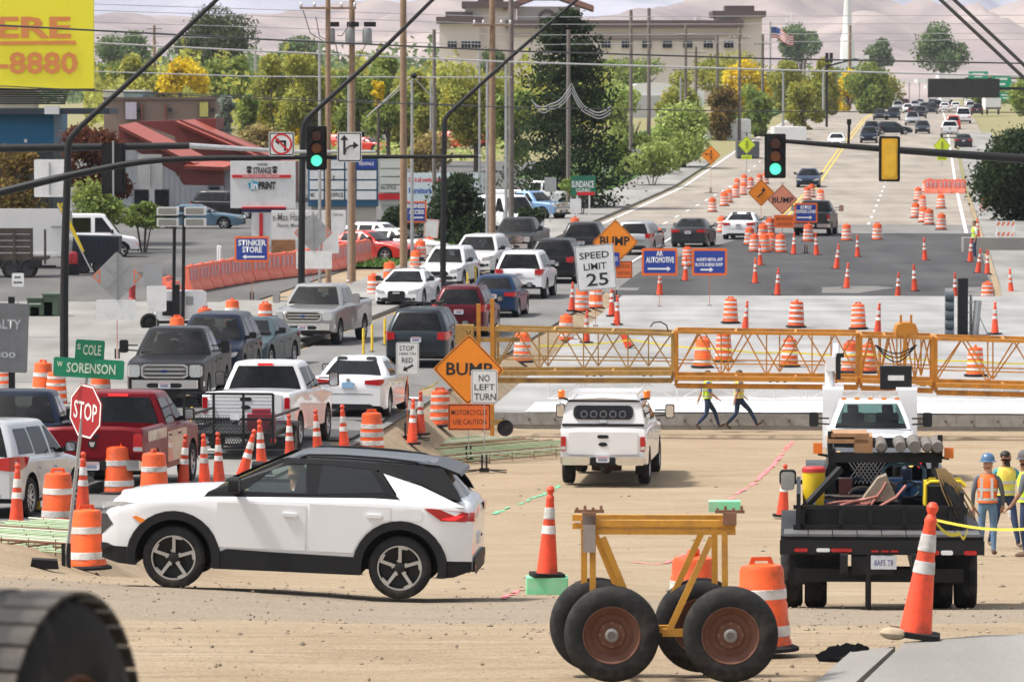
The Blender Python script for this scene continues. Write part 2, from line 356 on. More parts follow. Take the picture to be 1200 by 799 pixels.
def drape(name,v0,v1,u0,u1,off,m,dv=1.5,du=1.5,kind='structure',thick=0,label=None,parent=None):
    f0=u0 if callable(u0)else(lambda v:u0);f1=u1 if callable(u1)else(lambda v:u1)
    nv=max(1,int(math.ceil((v1-v0)/dv)));nu=max(1,int(math.ceil(abs(f1(v0)-f0(v0))/du)));mb=MB();vs=[]
    for j in range(nv+1):
        v=v0+(v1-v0)*j/nv
        for i in range(nu+1):
            u=f0(v)+(f1(v)-f0(v))*i/nu;x,y=xy(u,v);vs.append((x,y,G(x,y)+off))
    fs=[(j*(nu+1)+i,j*(nu+1)+i+1,(j+1)*(nu+1)+i+1,(j+1)*(nu+1)+i)for j in range(nv)for i in range(nu)]
    if thick:
        n0=len(vs);vs+=[(a,b_,c-thick)for a,b_,c in vs];loop=[j*(nu+1)for j in range(nv,-1,-1)]+list(range(1,nu+1))+[j*(nu+1)+nu for j in range(1,nv+1)]+[nv*(nu+1)+i for i in range(nu-1,0,-1)]
        for a,b_ in zip(loop,loop[1:]+loop[:1]):fs.append((a,n0+a,n0+b_,b_))
    mb.add(vs,fs);o=mb.obj(name,m,parent);
    if parent is None:tag(o,kind=kind)
    return o
ROADG=asphalt('worn_asphalt',(.29,.285,.275),(.20,.195,.188))
ROADF=asphalt('pale_old_asphalt',(.48,.425,.36),(.33,.29,.245))  # far road: paler, tanner asphalt with darker streaks
DARKA=asphalt('fresh_asphalt',(.105,.105,.108),(.058,.058,.061))
LOTA=asphalt('parking_asphalt',(.20,.195,.19),(.12,.118,.115),sc=.08)
CONC=asphalt('pale_concrete',(.44,.43,.405),(.28,.27,.25))
CONCD=asphalt('grey_concrete',(.42,.41,.385),(.30,.29,.27))
road=drape('road',84,208,-19.6,-13.2,.02,ROADG,dv=2,du=1.0)
drape('road',208,300,-19.6,2.6,.025,ROADG,dv=4,du=3)
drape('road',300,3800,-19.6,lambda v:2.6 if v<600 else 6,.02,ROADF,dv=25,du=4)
drape('side_street',84,128,-80,-19.6,.02,ROADG,dv=4,du=4)
drape('parking_lot',196,470,-90,-26.2,.02,LOTA,dv=5,du=4)
drape('side_road',150,196,-90,-27,.035,CONCD,dv=4,du=4)
drape('sidewalk',128,196,-27,-19.9,.12,CONC,dv=3,du=2,thick=.2)
drape('sidewalk',196,470,-24.0,-19.9,.14,CONC,dv=4,du=2,thick=.2)
drape('sidewalk',208,600,2.9,7,.14,CONC,dv=4,du=2,thick=.2)
drape('fresh_asphalt',204,283,lambda v:-12.8+max(0,(v-236))*.075,lambda v:2.5,.045,DARKA,dv=2,du=1.5)
PAINTW=mat('road_paint_white',(.62,.62,.60),.7,var=.25,scale=3)
PAINTY=mat('road_paint_yellow',(.6,.42,.05),.7,var=.25,scale=3)
def strip(u,v0,v1,wd=.12,m=None,off=.035,nm='lane_marking'):
    drape(nm,v0,v1,u-wd/2,u+wd/2,off,m or PAINTW,dv=3,du=1)
strip(-19.2,300,900,.2);strip(2.0,284,900,.2,off=.04);
for v in range(300,900,14):strip(-15.6,v,v+4.5,.15);strip(-3.6,v,v+4.5,.15)
strip(-9.2,310,900,.15,PAINTY);strip(-8.8,310,900,.15,PAINTY)
for v in(150,166,182):strip(-15.8,v,v+4,.14)
strip(-13.8,214,282,.15,off=.06)
drape('stop_line',112.4,113.0,-16.0,-13.4,.035,PAINTW,du=.8);drape('stop_line',134.0,134.5,-19.0,-13.4,.035,PAINTW,du=.8)
drape('asphalt_patch',117,121,-19.3,-13.4,.03,DARKA,du=.8);drape('asphalt_patch',124.5,128.5,-19.3,-13.4,.03,mat('patch_asphalt',(.12,.118,.115),.9,var=.2,scale=1),du=.8)
drape('concrete_strip',104,110.5,-19.5,-13.4,.03,CONC,du=.8)
def slab_z(u,v):return interp([(140,-.74),(200,.02),(206,.12)],v)
SLABM=asphalt('white_cured_concrete',(.50,.50,.50),(.34,.335,.325),sc=.35)
mb=MB();V0,V1,U0,U1=141.5,205,-12.3,12.0;nv,nu=64,40;vs_=[]
for j in range(nv+1):
    for i in range(nu+1):
        v=V0+(V1-V0)*(j/nv);u=U0+(U1-U0)*i/nu;x,y=xy(u,v);vs_.append((x,y,slab_z(u,v)+.012*noise.noise(Vector((u,v*.6,0)))))
n0=len(vs_);fs_=[(j*(nu+1)+i,j*(nu+1)+i+1,(j+1)*(nu+1)+i+1,(j+1)*(nu+1)+i)for j in range(nv)for i in range(nu)]
vs_+=[(a,b_,c-.6)for a,b_,c in vs_]
loop=[j*(nu+1)for j in range(nv,-1,-1)]+list(range(1,nu+1))+[j*(nu+1)+nu for j in range(1,nv+1)]
for a,b_ in zip(loop,loop[1:]):fs_.append((a,n0+a,n0+b_,b_))
mb.add(vs_,fs_);tag(mb.obj('concrete_slab',SLABM),kind='structure')
mb=MB()
for i in range(48):
    u=-12.25+i*.5;x,y=xy(u,V0-.03);x2,y2=xy(u+.49,V0-.03);z=slab_z(u,V0);z2=slab_z(u+.49,V0)
    mb.add([(x,y,z-.33),(x2,y2,z2-.33),(x2,y2,z2+.005),(x,y,z+.005)],[(0,1,2,3)])
form=mb.obj('slab_edge_face',mat('slab_edge_concrete',(.30,.30,.30),.85,var=.25,scale=4,dirt=(.2,.17,.13,.5)));tag(form,kind='structure')
tie=MB().lathe([(.035,0),(.035,-.07),(.02,-.09)],8,'y').mesh('dowel',mat('dowel_steel',(.12,.10,.09),.6,metal=.5))
for i in range(22):
    u=-11.8+i*.72;x,y=xy(u,V0-.02);link('dowel',tie,form,(x,y,slab_z(u,V0)-.17))
vs_=[];nu=120;prof=[(0.02,.03),(.3,.26),(.75,.34),(1.3,.28),(1.6,.36),(2.6,.40),(3.2,.28),(3.9,.04)]
for v_,h in prof:
    for i in range(nu+1):
        u=-11.2+22.5*i/nu;v=V0+v_+.25*noise.noise(Vector((u*.5,v_,1)));x,y=xy(u,v)
        e=sst(-11.2,-9.2,u);vs_.append((x,y,slab_z(u,v)+.02+h*.62*e*(1+.25*noise.noise(Vector((u*.8,v_*2,5))))))
mb=MB();mb.add(vs_,[(j*(nu+1)+i,j*(nu+1)+i+1,(j+1)*(nu+1)+i+1,(j+1)*(nu+1)+i)for j in range(len(prof)-1)for i in range(nu)])
o=mb.obj('curing_blanket',mat('white_blanket',(.56,.57,.585),.55,var=.04,scale=2,bump=.15),smooth=60);tag(o,'white curing blanket draped along the edge of the new slab','blanket')
JOINT=mat('joint_grey',(.40,.40,.40),.9,var=.1)
for v in(155,168,181,194):
    mb=MB()
    for i in range(24):
        u=-12+i*.6;q=[xy(u,v),xy(u+.6,v),xy(u+.6,v+.12),xy(u,v+.12)];mb.add([(a,b_,slab_z(uu,v)+.022)for(a,b_),uu in zip(q,(u,u+.6,u+.6,u))],[(0,1,2,3)])
    tag(mb.obj('slab_joint',JOINT),kind='structure')
GRASSM=mat('lawn_green',(.075,.14,.03),.9,var=.35,scale=1.5,dirt=(.16,.16,.05,.5),dscale=.6)
def grass_strip(v0,v1,u0,u1,n,off,seed,lab,h=.16):
    rr=random.Random(seed);mb=MB()
    drape('lawn',v0,v1,u0,u1,off,GRASSM,dv=4,du=2)
    for _ in range(n):
        u=rr.uniform(u0,u1);v=rr.uniform(v0,v1);x,y=xy(u,v);z=G(x,y)+off;a=rr.uniform(0,3.14);s=rr.uniform(.05,.12);k=rr.uniform(.6,1.3)*h
        mb.add([(x-s*math.cos(a),y-s*math.sin(a),z),(x+s*math.cos(a),y+s*math.sin(a),z),(x+rr.uniform(-.08,.08),y+rr.uniform(-.08,.08),z+k)],[(0,1,2)])
    o=mb.obj('grass',mat('grass_blades',(.10,.19,.035),.8,var=.1,island=.4),smooth=0);tag(o,lab,'grass',kind='stuff')
grass_strip(230,420,-26.2,-24.1,9000,.10,5,'mown green grass strip beside the pale far sidewalk')
grass_strip(420,900,-34,-24,5000,.05,6,'green lawn beyond the parking lots by the avenue',.3)
grass_strip(124,131,-32,-27.2,2500,.08,8,'small patch of grass near the kerb at the corner')
mb=MB();ys_=3.42
def wp(px,py,z):d=raydir(px,py);t=(z-CAMZ)/d.z;return Vector((0,0,CAMZ))+d*t
A,B_,C_,D_=wp(998,812,3.36),wp(1060,752,3.42),wp(1150,744,3.45),wp(1290,741,3.46)
E_=Vector((6.5,36,3.36));
poly=[A,B_,C_,D_,E_];n=len(poly)
mb.add(poly+[p-Vector((0,0,.6))for p in poly],[tuple(range(n))]+[(k,(k+1)%n,n+(k+1)%n,n+k)for k in range(n)])
tag(mb.obj('sidewalk',CONC,smooth=0),kind='structure')
mb=MB();A2,B2=wp(940,812,3.26),wp(998,762,3.32);q=[A2,B2,wp(1049,757,3.38),wp(988,812,3.33)]
mb.add(q+[p-Vector((0,0,.5))for p in q],[(0,1,2,3)]+[(k,(k+1)%4,4+(k+1)%4,4+k)for k in range(4)]);tag(mb.obj('kerb',CONCD,smooth=0),kind='structure')
PINK=mat('pink_marking_paint',(.85,.20,.22),.8,var=.3,scale=6);GREENP=mat('green_marking_paint',(.15,.55,.30),.8,var=.3,scale=6)
def paint_line(pts,wd,m,nm,jit=.03,seed=1):
    rr=random.Random(seed);mb=MB();pp=[P(*p)for p in pts];q=[]
    for a,b_ in zip(pp,pp[1:]):
        k=max(2,int((b_-a).length/.35));q+=[a.lerp(b_,i/k)for i in range(k)]
    for a,b_ in zip(q,q[1:]):
        if rr.random()<.25:continue
        d=(b_-a);nrm=Vector((-d.y,d.x,0)).normalized()*wd*rr.uniform(.4,1);o1=Vector((rr.uniform(-jit,jit),0,0))
        vs=[a-nrm+o1,a+nrm+o1,b_+nrm+o1,b_-nrm+o1];mb.add([(p.x,p.y,gz(p.x,p.y)+.012)for p in vs],[(0,1,2,3)])
    tag(mb.obj(nm,m,smooth=0),kind='structure')
paint_line([(930,515),(905,545),(880,568),(845,590)],.07,PINK,'paint_mark',seed=1)
paint_line([(838,640),(800,650),(770,660),(730,656)],.05,PINK,'paint_mark',seed=2)
paint_line([(590,700),(612,690)],.05,PINK,'paint_mark',seed=3);paint_line([(660,565),(640,576),(600,592),(575,602)],.06,GREENP,'paint_mark',seed=4)
paint_line([(905,672),(935,690),(920,700)],.04,PINK,'paint_mark',seed=5)
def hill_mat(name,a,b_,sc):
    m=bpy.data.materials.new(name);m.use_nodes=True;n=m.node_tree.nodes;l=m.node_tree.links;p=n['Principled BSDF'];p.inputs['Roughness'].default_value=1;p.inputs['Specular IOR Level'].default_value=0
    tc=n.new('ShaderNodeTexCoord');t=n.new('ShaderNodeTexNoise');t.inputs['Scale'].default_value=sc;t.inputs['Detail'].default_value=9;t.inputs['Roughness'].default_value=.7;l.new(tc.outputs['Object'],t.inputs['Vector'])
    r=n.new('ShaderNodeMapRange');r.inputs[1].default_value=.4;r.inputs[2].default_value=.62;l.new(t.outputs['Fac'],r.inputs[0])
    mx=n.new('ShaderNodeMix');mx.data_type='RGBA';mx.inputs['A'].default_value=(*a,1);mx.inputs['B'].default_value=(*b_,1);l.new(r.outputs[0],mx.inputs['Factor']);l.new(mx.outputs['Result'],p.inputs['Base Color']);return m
def ridge(name,Y0,depth,prof,m,seed,amp):
    xs=[(-1.0+2.0*i/160)*.14*(Y0+depth)for i in range(161)];ny=40;vs=[]
    for j in range(ny+1):
        y=Y0+depth*j/ny;t=j/ny
        for x in xs:
            px=600+F*x/(Y0+depth*.75);top=(HY-interp(prof,px))/F*(Y0+depth*.75)
            r=1-abs(noise.noise(Vector((x/(Y0*.05),y/(Y0*.12),seed))));r2=noise.noise(Vector((x/(Y0*.018),y/(Y0*.04),seed+4)))
            h=(math.sin(min(1,t/.75)*math.pi/2)**1.15)*(top+7)if t<.75 else(top+7)*(1-(t-.75)*.6)
            vs.append((x,y,1+h*(1+amp*(r-.75)*math.sin(min(1,t/.75)*math.pi)+.25*amp*r2*math.sin(min(1,t/.75)*math.pi))))
    n=len(xs);fs=[(j*n+i,j*n+i+1,(j+1)*n+i+1,(j+1)*n+i)for j in range(ny)for i in range(n-1)]
    me=bpy.data.meshes.new(name);me.from_pydata(vs,[],fs);me.materials.append(m);me.shade_smooth();tag(link(name,me),kind='structure')
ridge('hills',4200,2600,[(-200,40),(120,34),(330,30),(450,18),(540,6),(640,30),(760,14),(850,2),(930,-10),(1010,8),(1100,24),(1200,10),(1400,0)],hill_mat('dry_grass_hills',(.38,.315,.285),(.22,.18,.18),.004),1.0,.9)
ridge('hills',8200,4000,[(-200,-30),(300,-25),(600,-20),(900,-40),(1400,-45)],hill_mat('far_hills',(.42,.41,.47),(.30,.30,.36),.002),2.0,.7)  # bluish distance haze is tinted into the far ridge's base colours
def paint(name,c,metal=.0,rough=.3):return mat('paint_'+name,c,rough,metal=metal,var=.05,scale=3,coat=.7 if sum(c)>.6 else .05,spec=.5 if sum(c)>.6 else .16,dirt=(c[0]*.8+.012,c[1]*.8+.010,c[2]*.8+.008,.35),dscale=1.5)
P_WHITE=paint('white',(.74,.75,.77));P_SILVER=paint('silver',(.42,.43,.44),.55);P_GREY=paint('grey',(.040,.042,.046),.3);P_TAUPE=paint('taupe',(.33,.33,.33),.5)
P_BLACK=paint('black',(.015,.016,.018),.2);P_NAVY=paint('navy',(.010,.016,.034),.15);P_BLUE=paint('blue',(.014,.035,.085),.2);P_RED=paint('red',(.15,.004,.010),.1)
P_BURG=paint('burgundy',(.085,.006,.012),.2);P_TEAL=paint('teal_grey',(.07,.11,.125),.3);P_SLATE=paint('slate',(.030,.038,.046),.3);P_BRED=paint('bright_red',(.55,.03,.02),.1);P_OLDBLUE=paint('old_blue',(.10,.17,.23),.3);P_DKBLUE=paint('dark_blue',(.022,.036,.075),.2);P_SKYB=paint('sky_blue',(.16,.30,.52),.1);P_TAN=paint('tan',(.30,.25,.2),.3)
_wc={}
def wheel_meshes(R,wd,style):
    k=(R,wd,style)
    if k in _wc:return _wc[k]
    h=wd/2;ri=R*(.70 if style=='hero' else .66 if style!='truck' else .60)
    t=MB();t.lathe([(ri,-h*.85),(ri*1.04,-h*.97),(R*.86,-h*1.03),(R*.955,-h*.86),(R*.99,-h*.7),(R,-h*.35),(R*.985,-h*.3),(R,-h*.25),(R,h*.25),(R*.985,h*.3),(R,h*.35),(R*.99,h*.7),(R*.955,h*.86),(R*.86,h*1.03),(ri*1.04,h*.97),(ri,h*.85)],36,'y',cap=False)
    tm=t.mesh('tyre',TYRE,40)
    r=MB();r.lathe([(ri,h*.85),(ri*.96,h*.88),(ri*.93,h*.6),(ri*.9,h*.1),(.02,-h*.1)],30,'y',cap=False,mi=1)
    r.lathe([(ri*1.005,h*.80),(ri*1.01,h*.93),(ri*.95,h*.93),(ri*.93,h*.7)],36,'y',cap=False,mi=0)
    ns={'alloy':5,'multi':10,'truck':6,'steel':8,'hero':5}[style]
    for i in range(ns):
        a=2*math.pi*i/ns+.3
        c,s=math.cos(a),math.sin(a);q=lambda rr_,w_,yy:Vector((rr_*c-w_*s,yy,rr_*s+w_*c))
        w0,w1=(.045,.028)if style in('alloy','truck')else((.02,.014)if style=='multi' else((.06,.075)if style=='steel' else(.020,.018)))
        y1,y0=h*.72,h*.82
        vs=[q(.04,-w0,y1),q(.04,w0,y1),q(ri*.95,w1,y0),q(ri*.95,-w1,y0)]
        r.add(vs+[v-Vector((0,.03,0))for v in vs],[(0,1,2,3),(0,4,5,1),(1,5,6,2),(2,6,7,3),(3,7,4,0)],0)
        if style=='hero':
            b2=a+.95;e=lambda rr_,an,yy:Vector((rr_*math.cos(an),yy,rr_*math.sin(an)))
            vs=[e(ri*.97,a-.14,y0),e(ri*.99,a+.35,y0),e(ri*.88,a+.42,y0),e(ri*.84,a+.05,y0)]
            r.add(vs+[v-Vector((0,.03,0))for v in vs],[(0,1,2,3),(0,4,5,1),(1,5,6,2),(2,6,7,3),(3,7,4,0)],0)
    r.lathe([(.062,h*.70),(.062,h*.80),(.045,h*.86),(0.001,h*.86)],14,'y',mi=1 if style=='hero' else 0)
    for i in range(5):
        a=2*math.pi*i/5;r.lathe([(.011,h*.6),(.011,h*.84)],6,'y',(math.cos(a)*.085,0,math.sin(a)*.085),mi=0)
    rm=r.mesh('rim',[ALLOY if style!='steel' else mat('dark_wheel',(.05,.05,.055),.4,metal=.5),mat('rim_dark',(.015,.015,.016),.5,metal=.3,var=0)],30)
    _wc[k]=(tm,rm);return _wc[k]
def add_wheel(root,x,y,R,wd=.23,style='alloy',z=None,steer=0):
    tm,rm=wheel_meshes(R,wd,style)
    e=link('wheel',None,root,(x,y,R if z is None else z),(0,0,(0 if y>0 else math.pi)+steer));e.empty_display_size=.1
    link('tyre',tm,e);link('rim',rm,e);return e
BASE=dict(sedan=dict(L=4.75,W=1.83,H=1.46,wb=2.80,fo=.94,R=.33,sill=.22,clad=.24,top=[(-2.375,.92),(-2.30,1.0),(-2.2,1.04),(-1.6,1.02),(.9,.95),(1.3,.92),(2.0,.80),(2.25,.74),(2.375,.62)],cowl=1.10,rf=.25,rr=-.95,rb=-1.80,belt=.96,w1=.60,af=.16,ar=.12,doors=((.98,-.02),(-.06,-1.0))),suv=dict(L=4.65,W=1.85,H=1.72,wb=2.70,fo=.90,R=.36,sill=.28,clad=.34,top=[(-2.325,1.0),(-2.28,1.08),(-1.0,1.08),(1.0,1.06),(1.4,1.02),(1.95,.95),(2.2,.88),(2.325,.74)],cowl=1.15,rf=.40,rr=-1.90,rb=-2.24,belt=1.05,w1=.64,af=.14,ar=.10,doors=((1.02,.05),(0.0,-.95))),hatch=dict(L=4.2,W=1.77,H=1.54,wb=2.6,fo=.85,R=.32,sill=.22,clad=.24,top=[(-2.10,.95),(-2.05,1.02),(-1.0,1.0),(.9,.97),(1.3,.92),(1.8,.82),(2.0,.76),(2.1,.62)],cowl=1.12,rf=.35,rr=-1.45,rb=-1.98,belt=.97,w1=.58,af=.16,ar=.13,doors=((.98,.02),(-.03,-.85))),pickup=dict(L=5.85,W=2.02,H=1.93,wb=3.68,fo=.95,R=.40,sill=.42,clad=.44,top=[(-2.925,1.28),(-2.88,1.33),(-.80,1.33),(-.70,1.28),(1.2,1.27),(1.6,1.24),(2.5,1.17),(2.8,1.12),(2.925,1.0)],cowl=1.55,rf=.85,rr=-.50,rb=-.66,belt=1.25,w1=.72,af=.10,ar=.03,bed=(-2.84,-.74),doors=((1.35,.38),(.34,-.58))),van=dict(L=5.6,W=2.0,H=2.1,wb=3.5,fo=.9,R=.36,sill=.35,clad=.4,top=[(-2.8,1.1),(-2.75,1.2),(1.3,1.15),(1.9,1.05),(2.6,.95),(2.8,.8)],cowl=1.9,rf=1.1,rr=-2.55,rb=-2.74,belt=1.12,w1=.78,af=.1,ar=.04,doors=((1.5,.5),(.4,-.9))))
def scaled(kind,**kw):
    b=dict(BASE[kind]);L0,W0,H0=b['L'],b['W'],b['H'];kx,kw_,kz=kw.get('L',L0)/L0,kw.get('W',W0)/W0,kw.get('H',H0)/H0
    for k in('L','wb','fo','cowl','rf','rr','rb'):b[k]*=kx
    for k in('W','w1'):b[k]*=kw_
    for k in('H','belt'):b[k]*=kz
    b['top']=[(x*kx,z*kz)for x,z in b['top']]
    if 'bed' in b:b['bed']=tuple(x*kx for x in b['bed'])
    b['doors']=tuple((x*kx,y*kx)for x,y in b['doors'])
    b.update({k:v for k,v in kw.items()});b['kind']=kind;return b
class Veh:pass
def vehicle(name,label,cat,p,loc,rz,pm,group=None,lod=0,style='alloy',fr=(),re=(),glass=None,roofm=None,cladm=None,opencab=False,rot=None,noglass=()):
    V=Veh();root=thing(name,label,cat,loc,rz,group,rot);V.root=root;V.p=p
    L,W,H=p['L'],p['W'],p['H'];hl=L/2;R=p['R'];xfa=hl-p['fo'];xra=xfa-p['wb'];V.xfa,V.xra=xfa,xra
    af,ar=p['af'],p['ar'];xsf=hl-.75;xsr=-hl+.6;belt=p['belt'];glass=glass or GLASS
    def hwx(x):
        if x>xsf:return W/2*(1-af*((x-xsf)/(hl-xsf))**3)
        if x<xsr:return W/2*(1-ar*((xsr-x)/(xsr+hl))**3)
        return W/2
    def xface(sg,y):
        a=af if sg>0 else ar;q=abs(y)/(W/2)
        if q<=1-a:return hl
        xs=xsf if sg>0 else-xsr
        return xs+(max(0,min(1,(1-q)/a))**(1/3))*(hl-xs)
    V.hwx,V.xface=hwx,xface
    Ra=R+.055+.10*R;V.Ra=Ra
    def zbot(x):
        for xa in(xfa,xra):
            d=abs(x-xa)
            if d<Ra:return max(p['sill'],R+math.sqrt(max(0,Ra*Ra-d*d))-.0)
        if x>hl-.25:return p['sill']+.06*((x-hl+.25)/.25)
        if x<-hl+.25:return p['sill']+.10*((-hl+.25-x)/.25)
        return p['sill']
    st=[-hl,-hl+.015,-hl+.05,-hl+.1,-hl+.2,hl-.2,hl-.1,hl-.05,hl-.015,hl]+[-hl+L*i/22 for i in range(1,22)]
    na=12 if lod==0 else 6
    for xa in(xfa,xra):st+=[xa-Ra*1.001,xa+Ra*1.001]+[xa+Ra*.999*math.cos(math.pi*k/na)for k in range(na+1)]
    if 'bed' in p:st+=[p['bed'][0]-.01,p['bed'][0],p['bed'][1],p['bed'][1]+.01]
    st=sorted(set(round(x,4)for x in st));secs=[]
    clad=p['clad'];crown=.035
    for x in st:
        hw=hwx(x);zt=interp(p['top'],x);zb=min(zbot(x),zt-.12);zsh=zt-.07
        e=max(0,(abs(x)-(hl-.05))/.05);zt-=.02*e
        lv=[zb,max(zb+.006,min(clad,zsh-.05))];lv+=[lv[1]+(zsh-lv[1])*k/4 for k in range(1,5)]
        s=[(0,zb),(hw*.965 if zb<clad else hw,zb)]+[(hw*(.985 if(z<=clad and zb<clad-.02)else 1.0),z)for z in lv[1:]]
        inb='bed' in p and p['bed'][0]<=x<=p['bed'][1]
        s+=[(hw-.022,zt-.025),(hw-.075,zt)]
        if inb:s+=[(hw-.08,zt-.5),(0,zt-.5)]
        else:s+=[(hw*.55,zt+crown*.75),(0,zt+crown)]
        secs.append(s)
    m=MB();n=len(secs[0])
    for sg in(1,-1):
        vs=[(x,sg*y,z)for x,s in zip(st,secs)for y,z in s];fs=[];ms=[]
        for i in range(len(st)-1):
            for k in range(n-1):
                a=i*n+k;fs.append((a,a+1,a+n+1,a+n));zz=(secs[i][k][1]+secs[i][k+1][1])/2;xm=(st[i]+st[i+1])/2
                inb='bed' in p and p['bed'][0]<=xm<=p['bed'][1]and k>=n-3
                deck=k>=n-3 and(opencab or lod<2)and p['rb']+.1<xm<p['cowl']-.1
                ms.append(1 if k==0 or inb or deck else(2 if(zz<clad and secs[i][0][1]<clad-.01)else 0))
        o=len(m.v);m.v+=vs;m.f+=[tuple(q+o for q in f)for f in fs];m.m+=ms
    for i,x in((0,st[0]),(len(st)-1,st[-1])):
        s=secs[i];ring=[(x,y,z)for y,z in s]+[(x,-y,z)for y,z in reversed(s[:-1])]
        ring=ring[1:-1]if ring[0]==ring[-1]else ring
        m.add([(x,y,z)for(x,y,z)in ring],[tuple(range(len(ring)))],0)
    body=m.obj('body',[pm,DARKIN,cladm or BLACKP],root,smooth=40);V.body=body
    cz0=belt-.04;w0=W/2*.965;w1=p['w1'];cow,rf,rr,rb=p['cowl'],p['rf'],p['rr'],p['rb'];bow=.10;bowr=.06
    def tz(t):return cz0+(H-.05-cz0)*t
    def hwt(t):return w0+(w1-w0)*t**1.25
    def xf(t):return cow+(rf-cow)*t**1.08
    def xr(t):return rb+(rr-rb)*t**(1.25 if p['kind']in('suv','hatch')else 1.0)
    V.tz,V.hwt,V.xf,V.xr=tz,hwt,xf,xr
    dr=p.get('drop')
    def zx(t,x):return tz(t)-(dr[2]*t*max(0,min(1.3,(dr[0]-x)/(dr[0]-dr[1])))**dr[3]if dr else 0)
    V.zx=zx
    def ring(t,ins=0,dz=0):
        hw=hwt(t)-ins;a,b=xf(t)-ins,xr(t)+ins;rc=.13;q=[]
        for k in range(5):y=(hw-rc)*k/4;q.append((a-bow*(y/hw)**2,y))
        for k in range(1,4):an=rad(90-30*k);q.append((a-bow-rc+rc*math.sin(an)*1.0,hw-rc+rc*math.cos(an)))
        for k in range(6):q.append((a-bow-rc+(b+bowr+rc-(a-bow-rc))*k/5,hw))
        for k in range(1,4):an=rad(30*k);q.append((b+bowr+rc-rc*math.sin(an),hw-rc+rc*math.cos(an)))
        for k in range(5):y=(hw-rc)*(1-k/4);q.append((b+bowr*(y/hw)**2,y))
        q=q+[(x,-y)for x,y in reversed(q[1:-1])]
        return[(x,y,zx(t,x)+dz)for x,y in q]
    m=MB();ts=[0,.11,.4,.6,.8,.90,1.0];hollow=lod<2 and not opencab;nn=42
    if hollow:glass=clear_glass('car_glass' if glass is GLASS else 'car_glass_green',(.30,.33,.33)if glass is GLASS else(.36,.50,.48),.0)
    if opencab:ts=[.90,.96,1.0]
    rings=[ring(t)for t in ts]+[ring(1,.05,.028),ring(1,.16,.045),ring(1,.34,.052)]
    nn=len(rings[0]);vs=[q for r in rings for q in r];fs=[]
    for i in range(len(rings)-1):
        for k in range(nn):
            if hollow and 1<=i<=4 and(k<4 or k>37 or 17<=k<=24):continue
            a=i*nn+k;b=i*nn+(k+1)%nn;fs.append((a,b,b+nn,a+nn))
    fs.append(tuple((len(rings)-1)*nn+k for k in range(nn)))
    if opencab:fs.append(tuple(range(nn)))
    m.add(vs,fs);cab=m.obj('cabin',roofm or pm,root,smooth=40);V.cab=cab
    def panel(fn,nm,mt,parent=root,ni=8,nj=5):
        mm=MB();vs=[fn(i/ni,j/nj)for j in range(nj+1)for i in range(ni+1)];fs=[(j*(ni+1)+i,j*(ni+1)+i+1,(j+1)*(ni+1)+i+1,(j+1)*(ni+1)+i)for j in range(nj)for i in range(ni)]
        mm.add(vs,fs);return mm.obj(nm,mt,parent,smooth=60)
    V.panel=panel
    def ws(i,j,t0=.10,t1=.93,k=.90,o=.008):
        t=t0+(t1-t0)*j;y=(2*i-1)*(hwt(t)-.13)*1.0*k/.9;x=xf(t)-bow*(y/hwt(t))**2+o;return(x,y,tz(t)+o)
    def rw(i,j,t0=.10,t1=.90,k=.90,o=.008):
        t=t0+(t1-t0)*j;y=(2*i-1)*(hwt(t)-.14)*k/.9;x=xr(t)+bowr*(y/hwt(t))**2-o;return(x,y,zx(t,x)+o*.5)
    if 'ws' not in noglass:panel(ws,'windshield',glass)
    if 'rw' not in noglass:panel(rw,'rear_window',glass)
    d1,d2=p['doors'][0],p['doors'][1];V.sidewin=[]
    def swin(sg,xa0,xa1,xb0,xb1,t0,t1,nm='side_window',mt=GLASS,o=.006,parent=root):
        def fn(i,j):
            t=t0+(t1-t0)*j;x0=xa0+(xb0-xa0)*j;x1=xa1+(xb1-xa1)*j;return(x0+(x1-x0)*i,sg*(hwt(t)+o),zx(t,x0+(x1-x0)*i))
        return panel(fn,nm,mt or glass,parent,6,4)
    V.swin=swin
    if not opencab:
        for sg in(1,-1):
            fx=lambda t:xf(t)-bow-.17
            swin(sg,d1[1]+.05,min(d1[0]+.12,fx(.16)),d1[1]+.05,fx(.86),.14,.86)
            if lod<2:
                if p['kind']=='sedan':swin(sg,max(d2[1],xr(.2)+.3),d2[0]-.05,max(d2[1],xr(.8)+.22),d2[0]-.05,.14,.86)
                elif p['kind']=='pickup':swin(sg,d2[1]+.12,d2[0]-.05,d2[1]+.16,d2[0]-.05,.14,.86)
                else:
                    swin(sg,d2[1]+.08,d2[0]-.05,d2[1]+.08,d2[0]-.05,.14,.86);swin(sg,xr(.2)+.34,d2[1]-.02,xr(.8)+.28,d2[1]-.02,.18,.84)
    if hollow:
        SEATM=mat('seat_grey',(.07,.07,.072),.9,var=.1)
        def seat(x,y,w_):
            m_=MB();z=belt;m_.prism(rrect(-w_,w_,-.15,.30,.07),-.05,.06,lambda q,t:(x+t-q[1]*.2,y+q[0],z+q[1]));m_.prism(rrect(-.13,.13,.31,.50,.05),-.04,.04,lambda q,t:(x+t-.08,y+q[0],z+q[1]));m_.obj('seat',SEATM,root)
        for sg in(1,-1):seat(d1[1]+.12,sg*W*.2,.24);seat(max(d2[1]+.12,xr(.3)+.25),sg*W*.2,.27)
        MB().box((xf(.1)-.28,0,belt+.02),(.4,W*.8,.16)).obj('dashboard',DARKIN,root)
    for x in(xfa,xra):
        for sg in(1,-1):add_wheel(root,x,sg*(W/2-.125),R,.24 if p['kind']!='pickup' else .27,style)
    if lod<2:
        for x in(xfa,xra):MB().box((x,0,(p['sill']+R+Ra)/2+.02),(2*Ra*1.04,W-.60,R+Ra-p['sill']-.05)).obj('wheel_well',DARKIN,root)
